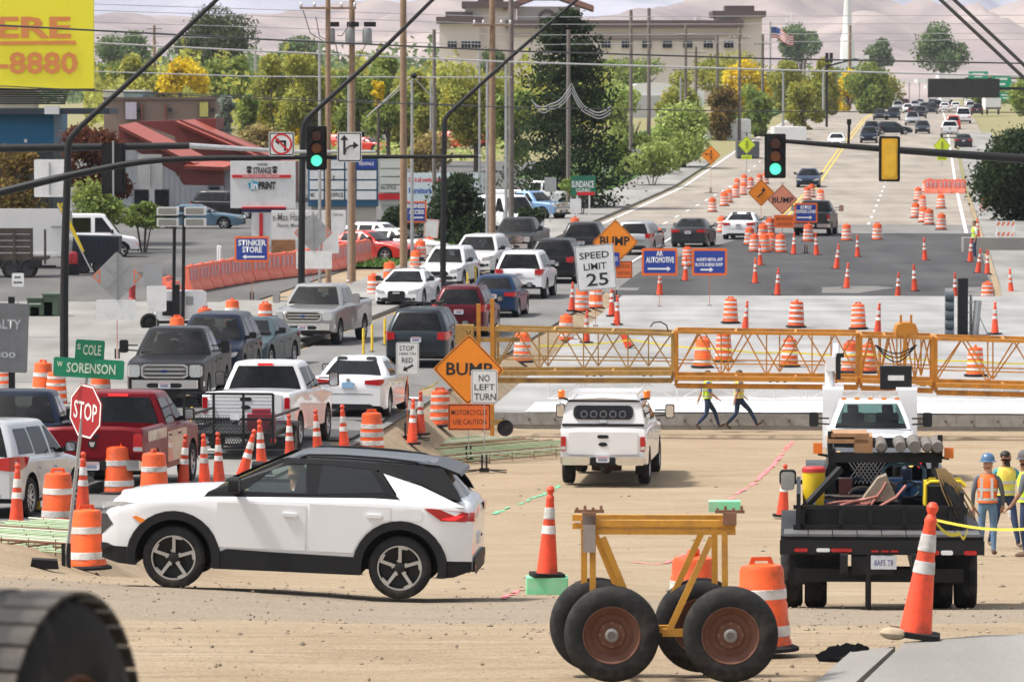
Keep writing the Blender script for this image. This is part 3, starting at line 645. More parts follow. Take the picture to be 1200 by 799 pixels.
    def fpoly(sg,poly,off,nm,mt,thick=.05,parent=root):
        mm=MB();ya,yb=min(q[0]for q in poly)+1e-5,max(q[0]for q in poly)-1e-5;N=max(2,min(12,int((yb-ya)/.05)+2))if len(poly)<9 or yb-ya>.25 else 10;cols=[]
        for i in range(N+1):
            y=ya+(yb-ya)*i/N;zs=[]
            for(a,b),(c,d)in zip(poly,poly[1:]+poly[:1]):
                if(a-y)*(c-y)<=0 and abs(a-c)>1e-9:zs.append(b+(d-b)*(y-a)/(c-a))
            cols.append((y,min(zs),max(zs)))
        vs=[]
        for y,z0,z1 in cols:x=sg*(xface(sg,y)+off);xb=sg*(xface(sg,y)-thick);vs+=[(x,y,z0),(x,y,z1),(xb,y,z1),(xb,y,z0)]
        fs=[(4*i+k,4*i+(k+1)%4,4*i+4+(k+1)%4,4*i+4+k)for i in range(N)for k in range(3)]+[(0,1,2,3),(4*N,4*N+1,4*N+2,4*N+3)]
        mm.add(vs,fs);return mm.obj(nm,mt,parent,smooth=30)
    V.fpoly=fpoly
    for sg,lst in((1,fr),(-1,re)):
        for nm,side,shp,mt,off in lst:
            poly=rrect(*shp)if not isinstance(shp[0],(tuple,list))else shp
            if side=='c':fpoly(sg,poly,off,nm,mt)
            else:
                fpoly(sg,poly,off,nm,mt);fpoly(sg,[(-y,z)for y,z in poly],off,nm,mt)
    if lod==0:
        for sg in(1,-1):
            for a,b in p['doors']:
                zt=interp(p['top'],(a+b)/2)-.09;z0=p['clad']+.05
                xa_=min(a-.012,xfa-Ra-.03);pl=[(xa_,zt),(b+.012,zt)];Rq=Ra+.11
                if b<xra+Rq:
                    a1=math.acos(max(-1,min(1,(b+.012-xra)/Rq)));a0=math.asin(max(-1,min(1,(z0-R)/Rq)))
                    pl+=[(xra+Rq*math.cos(a1+(a0-a1)*k_/8),R+Rq*math.sin(a1+(a0-a1)*k_/8))for k_ in range(9)]if R+Rq*math.sin(a1)<zt-.02 else[(b+.012,z0)]
                else:pl+=[(b+.012,z0)]
                pl+=[(xa_,z0)]
                mm=MB();mm.prism(pl,0,.006,lambda q,t:(q[0],sg*(W/2-.002+t),q[1]));d=mm.obj('door',pm,root,smooth=30)
                mm=MB();xh=b+.20;mm.prism(rrect(xh-.09,xh+.09,zt-.13,zt-.09,.02),0,.03,lambda q,t:(q[0],sg*(W/2+.003+t),q[1]));mm.obj('handle',p.get('handle',pm),d,smooth=30)
    if lod<2:
        big=p.get('tow',False)
        for sg in(1,-1):
            mm=MB();x=cow-.42*(1.3 if p['kind']=='pickup' else 1);z=belt+.10;h_=.30 if big else(.20 if p['kind']=='pickup' else .15);wd=.22 if big else .2;out=.26 if big else .09
            if big:mm.bar((x,sg*(w0-.02),z),(x,sg*(w0+out),z+.02),.035);mm.bar((x,sg*(w0-.02),z+.14),(x,sg*(w0+out),z+.14),.035)
            else:mm.bar((x,sg*(w0-.04),z-.02),(x,sg*(w0+out),z),.06,.09)
            c0=sg*(w0+out+wd/2-.03);mm.prism(rrect(c0-wd/2,c0+wd/2,z-.05,z+h_-.02,.05),-.06,.06,lambda q,t:(x+t*(1 if t<0 else 1),q[0],q[1]))
            mr_=mm.obj('mirror',p.get('mirrorm',BLACKP),root,smooth=40)
            gm=MB();gm.prism(rrect(c0-wd/2+.02,c0+wd/2-.02,z-.03,z+h_-.04,.04),-.064,-.058,lambda q,t:(x+t,q[0],q[1]));gm.obj('mirror_glass',CHROME,mr_)
    return V
CHR,BK=CHROME,BLACKP
IDP=mat('plate_pale',(.55,.55,.60),.4,var=.2,scale=30)
def plate_kit(z,w_=.31,h=.155):return[('licence_plate','c',(-w_/2,w_/2,z-h/2,z+h/2,.015),PLATE,.03),('plate_band','c',(-w_/2+.01,w_/2-.01,z+h/2-.045,z+h/2-.006,.01),mat('plate_band_red',(.50,.28,.30),.5,var=.1),.033),('plate_characters','c',(-w_/2+.05,w_/2-.05,z-.045,z+.02,.01),mat('plate_ink',(.22,.24,.34),.5,var=.6,scale=60),.033)]
def front_car(W,z0=.62,grille=(.30,.44,.30),gm=BK,hl=(.46,.84,.56,.68),lm=None,low=(.0,.62,.26,.40)):
    h=W/2;k=h/.915
    return[('grille','c',(-grille[2]*k*1.3,grille[2]*k*1.3,grille[0]+.12,grille[1]+.16,.06),gm,.012),('headlight','s',[(hl[0]*k,hl[2]),(hl[1]*k,hl[2]+.05),(hl[1]*k*1.07,hl[3]+.05),(hl[1]*k,hl[3]+.06),(hl[0]*k,hl[3]-.02)],lm or CLEARL,.012),('lower_intake','c',(-.62*k,.62*k,low[2],low[3],.05),BK,.01),('fog_lamp','s',(.62*k,.74*k,low[2]+.04,low[3],.04),BK,.012)]
def rear_car(W,tz=(.78,.96),ty=(.44,.90),tm=None,plate=.80,bump=(.24,.38)):
    k=W/2/.915
    return[('taillight','s',[(ty[0]*k,tz[0]+.03),(ty[1]*k,tz[0]),(ty[1]*k*1.07,tz[1]-.02),(ty[1]*k*.97,tz[1]),(ty[0]*k,tz[1]-.03)],tm or REDL,.014),('bumper_insert','c',(-.66*k,.66*k,bump[0],bump[1],.05),BK,.012),('trunk_seam','c',(-.62*k,.62*k,.60,.612,.005),DARKIN,.006)]+plate_kit(plate)
def front_pickup(W,chrome=True,gz=(.80,1.10),bars=3,hy=(.60,.95),gm=None,grm=None):
    k=W/2/1.01;gm=gm or(CHROME if chrome else BK);L=[('grille_surround','c',(-.60*k,.60*k,gz[0],gz[1],.06),gm,.03),('grille','c',(-.55*k,.55*k,gz[0]+.04,gz[1]-.04,.05),grm or BK,.038)]
    for i in range(bars):z=gz[0]+.07+(gz[1]-gz[0]-.14)*(i+.5)/bars;L.append(('grille_bar','c',(-.54*k,.54*k,z-.02,z+.02,.01),gm,.05))
    L+=[('headlight','s',(hy[0]*k+.03,hy[1]*k,gz[0]+.03,gz[1]-.02,.05),CLEARL,.02),('bumper','c',(-.99*k,.99*k,.52,.74,.05),gm if chrome else P_GREY,.08),('lower_intake','c',(-.45*k,.45*k,.54,.66,.03),BK,.086),('air_dam','c',(-.9*k,.9*k,.38,.52,.03),BK,.04),('emblem','c',[(.11*math.cos(a*math.pi/6),(gz[0]+gz[1])/2+.045*math.sin(a*math.pi/6))for a in range(12)],mat('emblem_blue',(.02,.05,.16),.3,metal=.3),.06)]+[(a,b,c,d,e+.06)for a,b,c,d,e in plate_kit(.60)]
    return L
def rear_pickup(W,tl=(.86,.985),tz=(.86,1.22),bump=CHROME,plate=.62,emblem=True,tm=None):
    k=W/2/1.01;L=[('tailgate','c',(-.80*k,.80*k,.76,1.29,.015),None,.018),('taillight','s',(tl[0]*k,tl[1]*k,tz[0],tz[1],.03),tm or REDL,.016),('bumper','s',(.30*k,.99*k,.52,.72,.04),bump,.10),('bumper_centre','c',(-.31*k,.31*k,.52,.70,.03),BK,.07),('tailgate_handle','c',(-.13,.13,1.14,1.22,.02),BK,.03)]
    if emblem:L.append(('emblem','c',[(.11*math.cos(a*math.pi/6),1.0+.05*math.sin(a*math.pi/6))for a in range(12)],BK,.03))
    return L+[(a,b,c,d,e+.07)for a,b,c,d,e in plate_kit(plate)]+[('hitch','c',(-.06,.06,.40,.50,.02),BLACKM,.10),('reverse_lens','s',(tl[0]*k+.005,tl[1]*k-.005,tz[0]+.03,tz[0]+.11,.01),CLEARL,.02)]
def withpm(lst,pm):return[(a,b,c,d or pm,e)for a,b,c,d,e in lst]
AWAY=math.pi/2-RA;TOWARD=-math.pi/2-RA
def pose(p,px,py,rz,near,pt=None,extra=0):
    """ground point under the axle nearest the camera ('r' rear, 'f' front, 'c' centre) is seen at (px, py)"""
    q=pt or P(px,py);hl=p['L']/2;xfa=hl-p['fo'];xra=xfa-p['wb'];d=Vector((math.cos(rz),math.sin(rz),0))
    ox={'r':xra,'f':xfa,'c':0}[near];c=q-d*ox
    f,r=c+d*xfa,c+d*xra;zf,zr=G(f.x,f.y),G(r.x,r.y);pit=math.atan2(zf-zr,p['wb']);c.z=zr+(zf-zr)*(-xra)/p['wb']-.005+extra
    s=Vector((-d.y,d.x,0));l_,r_=c+s*.75,c-s*.75;rol=math.atan2(G(l_.x,l_.y)-G(r_.x,r_.y),1.5)*.9
    M_=Matrix.Rotation(rz,3,'Z')@Matrix.Rotation(-pit,3,'Y')@Matrix.Rotation(rol,3,'X')
    return c,M_.to_euler()
def car(name,label,kind,dims,pm,px,py,rz,near='r',cat='car',lod=0,fr=None,re=None,group=None,pt=None,**kw):
    p=scaled(kind,**dims);loc,rot=pose(p,px,py,rz,near,pt)
    if fr is None:fr=(front_pickup(p['W'])if kind=='pickup' else front_car(p['W']))if near!='r' or lod<2 else()
    if re is None:re=withpm(rear_pickup(p['W']),pm)if kind=='pickup' else rear_car(p['W'])
    return vehicle(name,label,cat,p,loc,rz,pm,group,lod,fr=fr if near!='r' else fr[:3],re=re if near=='r' or near=='c' else re[:1],rot=rot,**kw)
def sh(kit,dz):return[(a,b,([(y,z+dz)for y,z in c]if isinstance(c[0],(tuple,list))else(c[0],c[1],c[2]+dz,c[3]+dz,c[4])),d,e)for a,b,c,d,e in kit]
SUVF=sh(front_car(1.85),.14);SUVR=sh(rear_car(1.85,tz=(.72,.98),ty=(.62,.92),plate=.74),.12)
V=car('pickup_truck','dark red pickup truck with patterned wrap on its side, behind the stop sign','pickup',dict(),P_RED,124,577,AWAY-.05,'r','pickup truck',style='truck',re=withpm(rear_pickup(2.02,tl=(.80,.985),bump=CHROME,plate=.60,emblem=False),P_RED))
r=V.root;wrap=mat('patterned_wrap',(.42,.30,.22),.35,var=.0,scale=3,dirt=(.62,.58,.52,.95),dscale=2.2,coat=.5)
for sg in(1,-1):
    for x0,x1,z0,z1 in((-2.55,-.72,1.05,1.25),(-.6,1.3,.55,1.15)):
        MB().prism(rrect(x0,x1,z0,z1,.05),0,.012,lambda q,t:(q[0],sg*(1.008+t),q[1])).obj('side_wrap',wrap,r)
V.fpoly(-1,[(.09*math.cos(a*math.pi/5),1.02+.085*math.sin(a*math.pi/5))for a in range(10)],.03,'emblem_badge',BLACKM);V.fpoly(-1,[(-.035,.97),(.035,.97),(.06,1.06),(-.06,1.06)],.036,'emblem',CHROME)
for s_,y0,y1,z0,z1 in(('4X4',-.62,-.42,.93,.97),('1500',-.60,-.48,.80,.83)):
    lettering(s_,y0*-1-.2 if False else-y1,-y0,z0,z1,-(V.p['L']/2+.022),INKW,r,face='-x')
MB().box((V.p['rr']-.02,0,1.86),(.05,.40,.05)).obj('high_brake_light',REDLIT,r)
car('car','silver grey car behind the tall orange cone, cut off by the edge of the picture','suv',dict(L=4.6),paint('silver_white',(.55,.57,.6),.4),-22,606,AWAY-.12,'r','re' and 'car',style='multi',re=SUVR)
V=car('pickup_truck','white pickup truck towing a black mesh gate trailer','pickup',dict(W=2.03,tow=True),P_WHITE,300,526,AWAY-.05,'r','pickup truck',style='truck')
MB().box((V.p['rr']-.02,0,1.86),(.05,.34,.05)).obj('high_brake_light',REDLIT,V.root)
V=car('sedan','white sedan waiting behind the stop here on red sign','sedan',dict(L=4.87,W=1.83),P_WHITE,415,487,AWAY-.04,'r','car',glass=GLASSB,re=rear_car(1.83,tz=(.82,.98),ty=(.42,.84),plate=.82,bump=(.22,.36)),style='multi')
V.fpoly(-1,[(.05*math.cos(a*math.pi/6),.955+.05*math.sin(a*math.pi/6))for a in range(12)],.02,'emblem',CHROME)
V.fpoly(-1,rrect(-.15,.15,.76,.90,.02),.04,'blue_plate',mat('plate_blue',(.25,.45,.65),.4,var=.3,scale=20))
V=car('suv','dark grey suv with a roof rack, ahead of the white sedan','suv',dict(L=4.85,W=1.87,H=1.74),P_SLATE,493,430,AWAY-.03,'r','suv',re=SUVR)
for sg in(1,-1):MB().bar((-1.6,sg*.55,1.83),(.2,sg*.55,1.83),.04).obj('roof_rail',BLACKP,V.root)
mb=MB()
for x in(-1.2,-.7,-.2):mb.bar((x,-.62,1.87),(x,.62,1.87),.05,.03);mb.bar((x,-.55,1.78),(x,-.55,1.86),.05);mb.bar((x,.55,1.78),(x,.55,1.86),.05)
mb.bar((-1.3,-.5,1.90),(.0,-.5,1.9),.05);mb.bar((-1.3,.5,1.90),(.0,.5,1.9),.05);mb.obj('roof_rack',BLACKM,V.root)
V=car('suv','burgundy compact suv with roof rails, behind the truss tower','suv',dict(L=4.6,W=1.80,H=1.70),P_BURG,542,394,AWAY-.03,'r','suv',re=SUVR)
for sg in(1,-1):MB().bar((-1.6,sg*.56,1.75),(.2,sg*.56,1.75),.05).obj('roof_rail',BLACKP,V.root)
car('hatchback','dark blue hatchback beside the burgundy suv','hatch',dict(),P_BLUE,580,372,AWAY-.04,'r','car')
car('suv','white boxy suv with dark rear glass in the queue','suv',dict(L=4.6,W=2.0,H=1.9,R=.39,sill=.42,clad=.45),P_WHITE,612,350,AWAY-.05,'r','suv',re=sh(SUVR,.12),lod=1)
car('suv','black full size suv beside the speed limit sign','suv',dict(L=5.1,W=2.0,H=1.88),P_BLACK,650,332,AWAY-.05,'r','suv',re=sh(SUVR,.08),lod=1)
car('suv','black suv half hidden behind the orange bump sign','suv',dict(L=4.9,W=1.95,H=1.8),paint('charcoal',(.03,.032,.035),.4),684,305,AWAY-.04,'r','suv',lod=1,re=SUVR)
car('station_wagon','silver wagon with roof rails beyond the speed limit sign','suv',dict(L=4.8,W=1.84,H=1.66),P_SILVER,745,299,AWAY-.10,'r','car',lod=1,re=SUVR)
car('sedan','dark grey sedan driving away past the wagon','sedan',dict(),P_GREY,809,290,AWAY-.08,'r','car',lod=0)
car('sedan','white sedan driving away beside the lane shift drums','sedan',dict(L=4.6),P_WHITE,868,281,AWAY-.10,'r','car',lod=0,glass=GLASSB)
car('pickup_truck','dark grey pickup truck driving away behind the blue access sign','pickup',dict(tow=True),P_GREY,953,277,AWAY-.06,'r','pickup truck',lod=0,style='truck')
V=car('pickup_truck','silver grey crew cab pickup truck driving toward the work zone','pickup',dict(W=2.03,L=5.9,tow=True,mirrorm=P_TAUPE),P_TAUPE,363,404,TOWARD-.10,'f','pickup truck',style='truck',fr=front_pickup(2.03,True,(.80,1.12),2))
V=car('sedan','white compact sedan with a large black grille, oncoming','sedan',dict(L=4.5,W=1.80,H=1.42),P_WHITE,470,360,TOWARD-.10,'f','car',fr=front_car(1.8,grille=(.22,.50,.26)))
for i in range(4):V.fpoly(1,[(-.105+.07*i+.04*math.cos(a*math.pi/5),.58+.04*math.sin(a*math.pi/5))for a in range(10)],.03+.002*i,'emblem_ring',CHROME)
car('suv','white compact suv with roof rails, following the white sedan','suv',dict(L=4.6,W=1.80,H=1.70),P_WHITE,519,338,TOWARD-.10,'f','suv',fr=SUVF)
car('suv','white large suv behind the compact suv in the oncoming lane','suv',dict(L=4.9,W=2.0,H=1.80),paint('pearl',(.70,.70,.69)),556,324,TOWARD-.10,'f','suv',fr=sh(front_car(2.0),.2))
car('pickup_truck','dark grey pickup truck last in the oncoming queue by the drums','pickup',dict(),P_GREY,602,303,TOWARD-.08,'f','pickup truck',lod=1)
V=car('pickup_truck','dark blue older pickup truck with chrome bumper, beside the red pickup','pickup',dict(W=1.97,H=1.82,L=5.3),P_NAVY,14,566,TOWARD+.07,'f','pickup truck',fr=front_pickup(1.97,False,(.78,1.0),2,gm=BK)+[('chrome_bumper','c',(-.96,.96,.50,.72,.05),CHROME,.10),('marker_lamp','s',(.87,.97,.80,.98,.03),AMBER,.024)],pt=None)
V=car('pickup_truck','black heavy duty pickup truck with a wide chrome grille','pickup',dict(W=2.03,L=6.2,H=1.98,tow=True),P_BLACK,199,476,TOWARD+.02,'f','pickup truck',style='truck',fr=front_pickup(2.03,True,(.78,1.14),2,grm=mat('grille_mesh',(.10,.10,.10),.5,metal=.6)))
car('suv','navy blue suv behind the black heavy duty pickup','suv',dict(L=5.0,W=1.98,H=1.85),P_NAVY,246,447,TOWARD,'f','suv',fr=SUVF)
car('sedan','grey green sedan rounding the corner beside the drums','sedan',dict(),P_TEAL,283,432,TOWARD-.12,'f','car')
car('sedan','blue sedan coming over the rise, alone in its lane','sedan',dict(),P_DKBLUE,947,220,TOWARD,'f','car',lod=1)
fars=[('white sedan coming down the far road beside the double yellow line','sedan',P_WHITE,980,173,'f'),('dark blue suv leading two others on the far rise','suv',P_NAVY,1018,168,'f'),('dark suv close behind the dark blue suv on the far rise','suv',P_GREY,1021,160,'f'),('dark car waiting at the far left crossing','sedan',P_BLACK,1031,141,'f'),('dark suv waiting at the far crossing','suv',P_NAVY,1047,141,'f'),('silver car in the middle of the far crossing','suv',P_SILVER,1069,147,'f'),('small dark car alone past the far crossing','hatch',P_SLATE,1081,157,'f'),('dark suv behind the silver car at the far crossing','suv',P_GREY,1078,139,'f'),('dark car leaving beside the evergreen tree','sedan',P_GREY,1129,174,'r'),('white van driving away up the far lane','van',P_WHITE,1129,145,'r'),('red suv ahead of the white pickup on the far road','suv',P_BRED,1117,152,'r'),('white pickup truck behind the red suv on the far road','pickup',P_WHITE,1113,162,'r')]
for lab,kd,pm,px,py,nr in fars:car({'pickup':'pickup_truck','van':'van','hatch':'hatchback'}.get(kd,kd),lab,kd,{},pm,px,py,TOWARD if nr=='f' else AWAY,nr,{'pickup':'pickup truck','van':'van'}.get(kd,'car'),lod=2)
car('hatchback','grey hatchback turning across the far road, side on','hatch',dict(L=4.4),P_SLATE,1046,158,rad(8),'c','car',lod=2)
rr=random.Random(11);cols=[P_WHITE,P_SILVER,P_GREY,P_BLACK,P_NAVY,P_WHITE,P_BURG,P_TAUPE]
for i,(px,py)in enumerate([(1064,133),(1072,128),(1084,131),(1092,134),(1098,129),(1107,131),(1060,127),(1078,125),(1120,130),(1137,131),(1145,135),(1093,125),(1112,126),(1135,127),(1070,137),(1052,130)]):
    kd=rr.choice(('sedan','suv','suv','hatch'));nr='f' if px<1095 else 'r'
    car('car','tiny car in the dense far queue beyond the crossing',kd,{},cols[i%8],px,py,TOWARD if nr=='f' else AWAY,nr,'car',lod=2,group='cars in the far queue')
V=car('coupe_utility','old blue coupe utility parked before the grey metal building','sedan',dict(L=5.3,W=1.95,H=1.40),P_OLDBLUE,232,268,rad(-4),'c','car',re=())
V.root.children[1].scale
car('suv','black suv parked behind the blue coupe utility','suv',{},P_BLACK,270,256,rad(-20),'c','suv',lod=1)
car('hatchback','white hatchback parked behind the orange barriers','hatch',{},P_WHITE,445,297,rad(-25),'c','car',lod=1)
car('sedan','white sedan parked next to the wooden pole','sedan',{},paint('milk',(.7,.7,.68)),466,303,rad(-30),'c','car',lod=1)
car('sedan','red car parked behind the row of orange barriers','sedan',{},P_BRED,431,306,rad(-28),'c','car',lod=1)
car('pickup_truck','blue and white classic pickup parked on the lawn edge','pickup',dict(L=5.2,W=1.95,H=1.78),P_SKYB,618,258,rad(-35),'c','pickup truck',lod=1)
car('pickup_truck','white crew cab pickup parked behind the classic pickup','pickup',{},P_WHITE,634,246,rad(-20),'c','pickup truck',lod=1)
car('van','white van partly hidden behind a utility pole','van',{},P_WHITE,592,272,rad(-60),'c','van',lod=1)
car('pickup_truck','white pickup parked in front of the far yellow trees','pickup',{},P_WHITE,462,173,rad(-8),'c','pickup truck',lod=2)
for i,(px,py,lab)in enumerate([(398,174,'red car parked left of the far white pickup'),(430,178,'bright red car parked before the far white pickup'),(530,170,'red car at the left of the far parked row'),(543,174,'red car at the middle of the far parked row'),(553,167,'red car at the end of the far parked row')]):car('car',lab,'sedan',{},P_BRED,px,py,rad(-30),'c','car',lod=2)
HP=scaled('suv',L=4.33,W=1.81,H=1.62,wb=2.64,fo=.86,R=.368,sill=.26,clad=.47,top=[(-2.165,.98),(-2.13,1.09),(-2.03,1.15),(-1.0,1.165),(.6,1.125),(1.0,1.11),(1.45,1.075),(1.8,1.045),(1.98,1.01),(2.08,.96),(2.13,.88),(2.165,.72)],cowl=1.02,rf=.02,rr=-1.72,rb=-2.09,belt=1.12,w1=.60,af=.15,ar=.10,doors=((.90,-.24),(-.255,-1.22)),mirrorm=BLACKP,handle=P_WHITE,drop=(-.6,-1.75,.055,1.6))
q=P(468,701);HRZ2=math.pi-rad(4.5);hM=Matrix.Rotation(HRZ2,3,'Z')@Matrix.Rotation(-rad(2.2),3,'Y')@Matrix.Rotation(rad(-1.0),3,'X')
xra=HP['L']/2-HP['fo']-HP['wb'];loc=q-hM@Vector((xra,.78,0))
HGLASS=clear_glass('clear_car_glass',(.80,.86,.84),.02);HDARK=mat('privacy_glass',(.010,.012,.014),.04,var=0,spec=.5)
V=vehicle('compact_suv','white compact suv with a black roof crossing the dirt work zone','suv',HP,loc,0,P_WHITE,style='hero',rot=hM.to_euler(),roofm=mat('gloss_black_roof',(.010,.0105,.012),.2,var=.03,coat=.15),opencab=True,noglass=('ws','rw'))
r=V.root;Wh=HP['W']/2;xfa,xra,Ra=V.xfa,V.xra,V.Ra;tz,hwt,xf,xr,zx=V.tz,V.hwt,V.xf,V.xr,V.zx
GB=mat('gloss_black_pillar',(.009,.009,.010),.3,var=0,spec=.3)
def side_poly(sg,pts,nm,mt,o=.0,th=.03):
    mm=MB();hy=lambda z:hwt(max(0,min(1,(z-tz(0))/(tz(1)-tz(0)))));n=len(pts)
    vs=[(x,sg*(hy(z)+o),z)for x,z in pts];vs+=[(x,y-sg*th,z)for x,y,z in vs]
    mm.add(vs,[tuple(range(n)),tuple(range(n,2*n))]+[(i,(i+1)%n,n+(i+1)%n,n+i)for i in range(n)]);return mm.obj(nm,mt,r,smooth=0)
zr=lambda x:zx(.93,x)
for sg in(1,-1):
    W1=[(-.225,1.175),(.53,1.165),(.22,1.42),(.03,1.495),(-.20,1.51)];W2=[(-1.13,1.225),(-.345,1.18),(-.37,1.51),(-.90,1.48),(-.97,1.455)]
    side_poly(sg,W2,'side_window',HDARK,-.004,.006);mm=side_poly(sg,W1,'side_window',HGLASS,-.01,.004)
    side_poly(sg,[(.98,1.09),(.93,1.15),(.10,zr(.1)+.02),(-.05,zr(0)+.03),(.0,1.495),(.22,1.42),(.53,1.165),(.6,1.09)],'front_pillar',GB)
    side_poly(sg,[(-.36,1.1),(-.21,1.1),(-.18,1.54),(-.385,1.54)],'centre_pillar',GB)
    side_poly(sg,[(-1.32,1.10),(.62,1.10),(.60,1.168),(-.35,1.182),(-1.20,1.225)],'window_sill',GB,.002)
    side_poly(sg,[(-1.0,1.455),(-.90,1.478),(-.37,1.508),(.0,1.497),(.10,1.47),(.06,zr(0)+.03),(-.5,zr(-.5)+.02),(-1.1,zr(-1.1)+.02)],'window_header',GB,.002)
    side_poly(sg,[(-1.13,1.22),(-1.32,1.14),(-1.24,1.22),(-1.07,1.44),(-.95,1.465)],'quarter_trim',GB,.008)
    side_poly(sg,[(-2.06,1.10),(-1.28,1.10),(-1.26,1.22),(-1.09,1.435),(-1.54,1.315),(-1.85,1.19)],'rear_quarter',P_WHITE,.004)
    side_poly(sg,[(-1.04,1.44),(-1.09,1.435),(-1.54,1.335),(-1.85,1.20),(-2.03,1.16),(-1.97,1.27),(-1.78,zr(-1.72)+.03),(-1.4,zr(-1.4)+.03),(-1.0,zr(-1.0)+.03)],'rear_wedge',GB,.0)
V.panel(lambda i,j:(xf(.04+.92*j)-.10*((2*i-1))**2+.006,(2*i-1)*(hwt(.04+.92*j)-.12),tz(.04+.92*j)),'windshield',HGLASS)
V.panel(lambda i,j:(xr(.20+.72*j)+.06*((2*i-1))**2-.004,(2*i-1)*(hwt(.2+.72*j)-.06),zx(.20+.72*j,xr(.2+.72*j))),'rear_window',HDARK)
V.panel(lambda i,j:(xr(.24*j)+.05*((2*i-1))**2-.002,(2*i-1)*(hwt(.24*j)-.03),zx(.24*j,xr(.24*j))),'liftgate',P_WHITE)
zs=zx(1,-1.72);mb=MB();mb.prism([(-1.50,zx(1,-1.5)+.03),(-1.72,zs+.03),(-1.97,zs-.055),(-1.99,zs-.085),(-1.70,zs-.03)],-.58,.58,lambda q_,t:(q_[0],t,q_[1]));mb.obj('spoiler',GB,r)
for sg in(1,-1):
    mb=MB();mb.tube([(x,sg*.575,zx(1,x)+h)for x,h in((-.1,.0),(-.2,.035),(-.6,.045),(-1.1,.045),(-1.45,.035),(-1.55,.0))],.014,6);mb.obj('roof_rail',GB,r)
    for xa in(xfa,xra):
        mm=MB();n_=20;vs=[];y0,y1=sg*(Wh-.03),sg*(Wh+.014)
        ang=[math.pi*(-.16+1.32*k/n_)for k in range(n_+1)]
        for a in ang:
            for rr_,y_ in((Ra-.012,y0),(Ra-.012,y1),(Ra+.085,y1),(Ra+.10,y0)):
                z_=HP['R']+rr_*math.sin(a);vs.append((xa+rr_*math.cos(a)*(1.0),y_,max(.27,z_)))
        fs=[(i*4+k,i*4+k+1,(i+1)*4+k+1,(i+1)*4+k)for i in range(n_)for k in range(3)];mm.add(vs,fs);mm.obj('wheel_arch_trim',BLACKP,r,smooth=30)
    MB().prism([(xra+Ra+.02,.27),(xfa-Ra-.02,.27),(xfa-Ra-.02,.44),(xfa-Ra-.16,.50),(.1,.485),(xra+Ra+.02,.47)],0,.012,lambda q_,t:(q_[0],sg*(Wh-.012+t),q_[1])).obj('sill_moulding',BLACKP,r)
    V.fpoly(1,[(sg*.58,.90),(sg*.72,.95),(sg*.87,1.0),(sg*.90,.985),(sg*.82,.925),(sg*.62,.875)],.012,'daytime_lamp',CLEARL)
    V.fpoly(1,[(sg*.66,.83),(sg*.80,.84),(sg*.83,.72),(sg*.77,.58),(sg*.69,.60)],.014,'headlight',mat('dark_lamp',(.04,.04,.045),.1,coat=.8))
    V.fpoly(1,[(sg*.66,.72),(sg*.75,.72),(sg*.74,.66),(sg*.68,.66)],.02,'lamp_projector',CLEARL)
    V.fpoly(1,rrect(min(sg*.60,sg*.82),max(sg*.60,sg*.82),.42,.50,.03),.012,'fog_recess',BLACKP)
    MB().prism([(1.60,.78),(1.76,.84),(1.80,.82),(1.66,.73)],0,.016,lambda q_,t:(q_[0],sg*(V.hwx(q_[0])-.004+t),q_[1])).obj('side_marker',AMBER,r)
    tl=[(-1.60,1.07),(-1.68,1.075),(-2.04,1.05),(-2.12,1.03),(-2.08,.93),(-1.80,.935)]
    mm=MB();mm.prism(tl,0,.022,lambda q_,t:(q_[0],sg*(V.hwx(q_[0])-.008+t),q_[1]));o=mm.obj('taillight',REDL,r)
    mm=MB();mm.prism([(-1.80,.955),(-2.0,1.01),(-2.06,1.0),(-1.95,.945)],.022,.026,lambda q_,t:(q_[0],sg*(V.hwx(q_[0])-.008+t),q_[1]));mm.obj('lit_bar',REDLIT,o)
    V.fpoly(-1,[(sg*.50,1.04),(sg*.84,1.04),(sg*.86,.94),(sg*.56,.92)],.012,'liftgate_lamp',REDL)
    V.fpoly(-1,rrect(min(sg*.48,sg*.66),max(sg*.48,sg*.66),.33,.40,.02),.03,'exhaust_tip',CHROME)
V.fpoly(1,rrect(-.62,.62,.66,.80,.04),.010,'grille',BLACKP);V.fpoly(1,rrect(-.55,.55,.40,.58,.04),.012,'lower_grille',BLACKP)
V.fpoly(-1,rrect(-.70,.70,.30,.50,.04),.03,'rear_bumper',BLACKP);V.fpoly(-1,rrect(-.17,.17,.60,.74,.02),.012,'licence_plate',PLATE)
V.fpoly(-1,rrect(-.36,-.22,.66,.69,.01),.016,'badge',INK)
MB().prism(rrect(-1.58,-1.36,.92,1.06,.04),0,.005,lambda q_,t:(q_[0],Wh-.003+t,q_[1])).obj('fuel_flap',P_WHITE,r)
for sg in(1,-1):
    MB().prism(rrect(-.18,.22,.80,1.42,.1),-.02,.10,lambda q_,t:(-.12+t*1.0-(q_[1]-1.1)*.25,sg*.37+q_[0]-.02,q_[1])).obj('seat',mat('seat_fabric',(.04,.04,.042),.9),r)
    MB().prism(rrect(-.12,.12,1.36,1.54,.06),-.05,.05,lambda q_,t:(-.24+t,sg*.37+q_[0],q_[1])).obj('headrest',mat('seat_fabric',(.04,.04,.042),.9),r)
mb=MB();pts=[(.62+.05*math.cos(a*math.pi/8),.37+.18*math.sin(a*math.pi/8),1.10+.17*math.cos(a*math.pi/8))for a in range(17)];mb.tube(pts,.016,6);mb.obj('steering_wheel',BLACKP,r)
MB().prism([(.75,1.0),(1.2,1.04),(1.15,1.09),(.80,1.13)],-.75,.75,lambda q_,t:(q_[0],t,q_[1])).obj('dashboard',DARKIN,r)
HERO=V;HM=Matrix.Translation(loc)@hM.to_4x4()
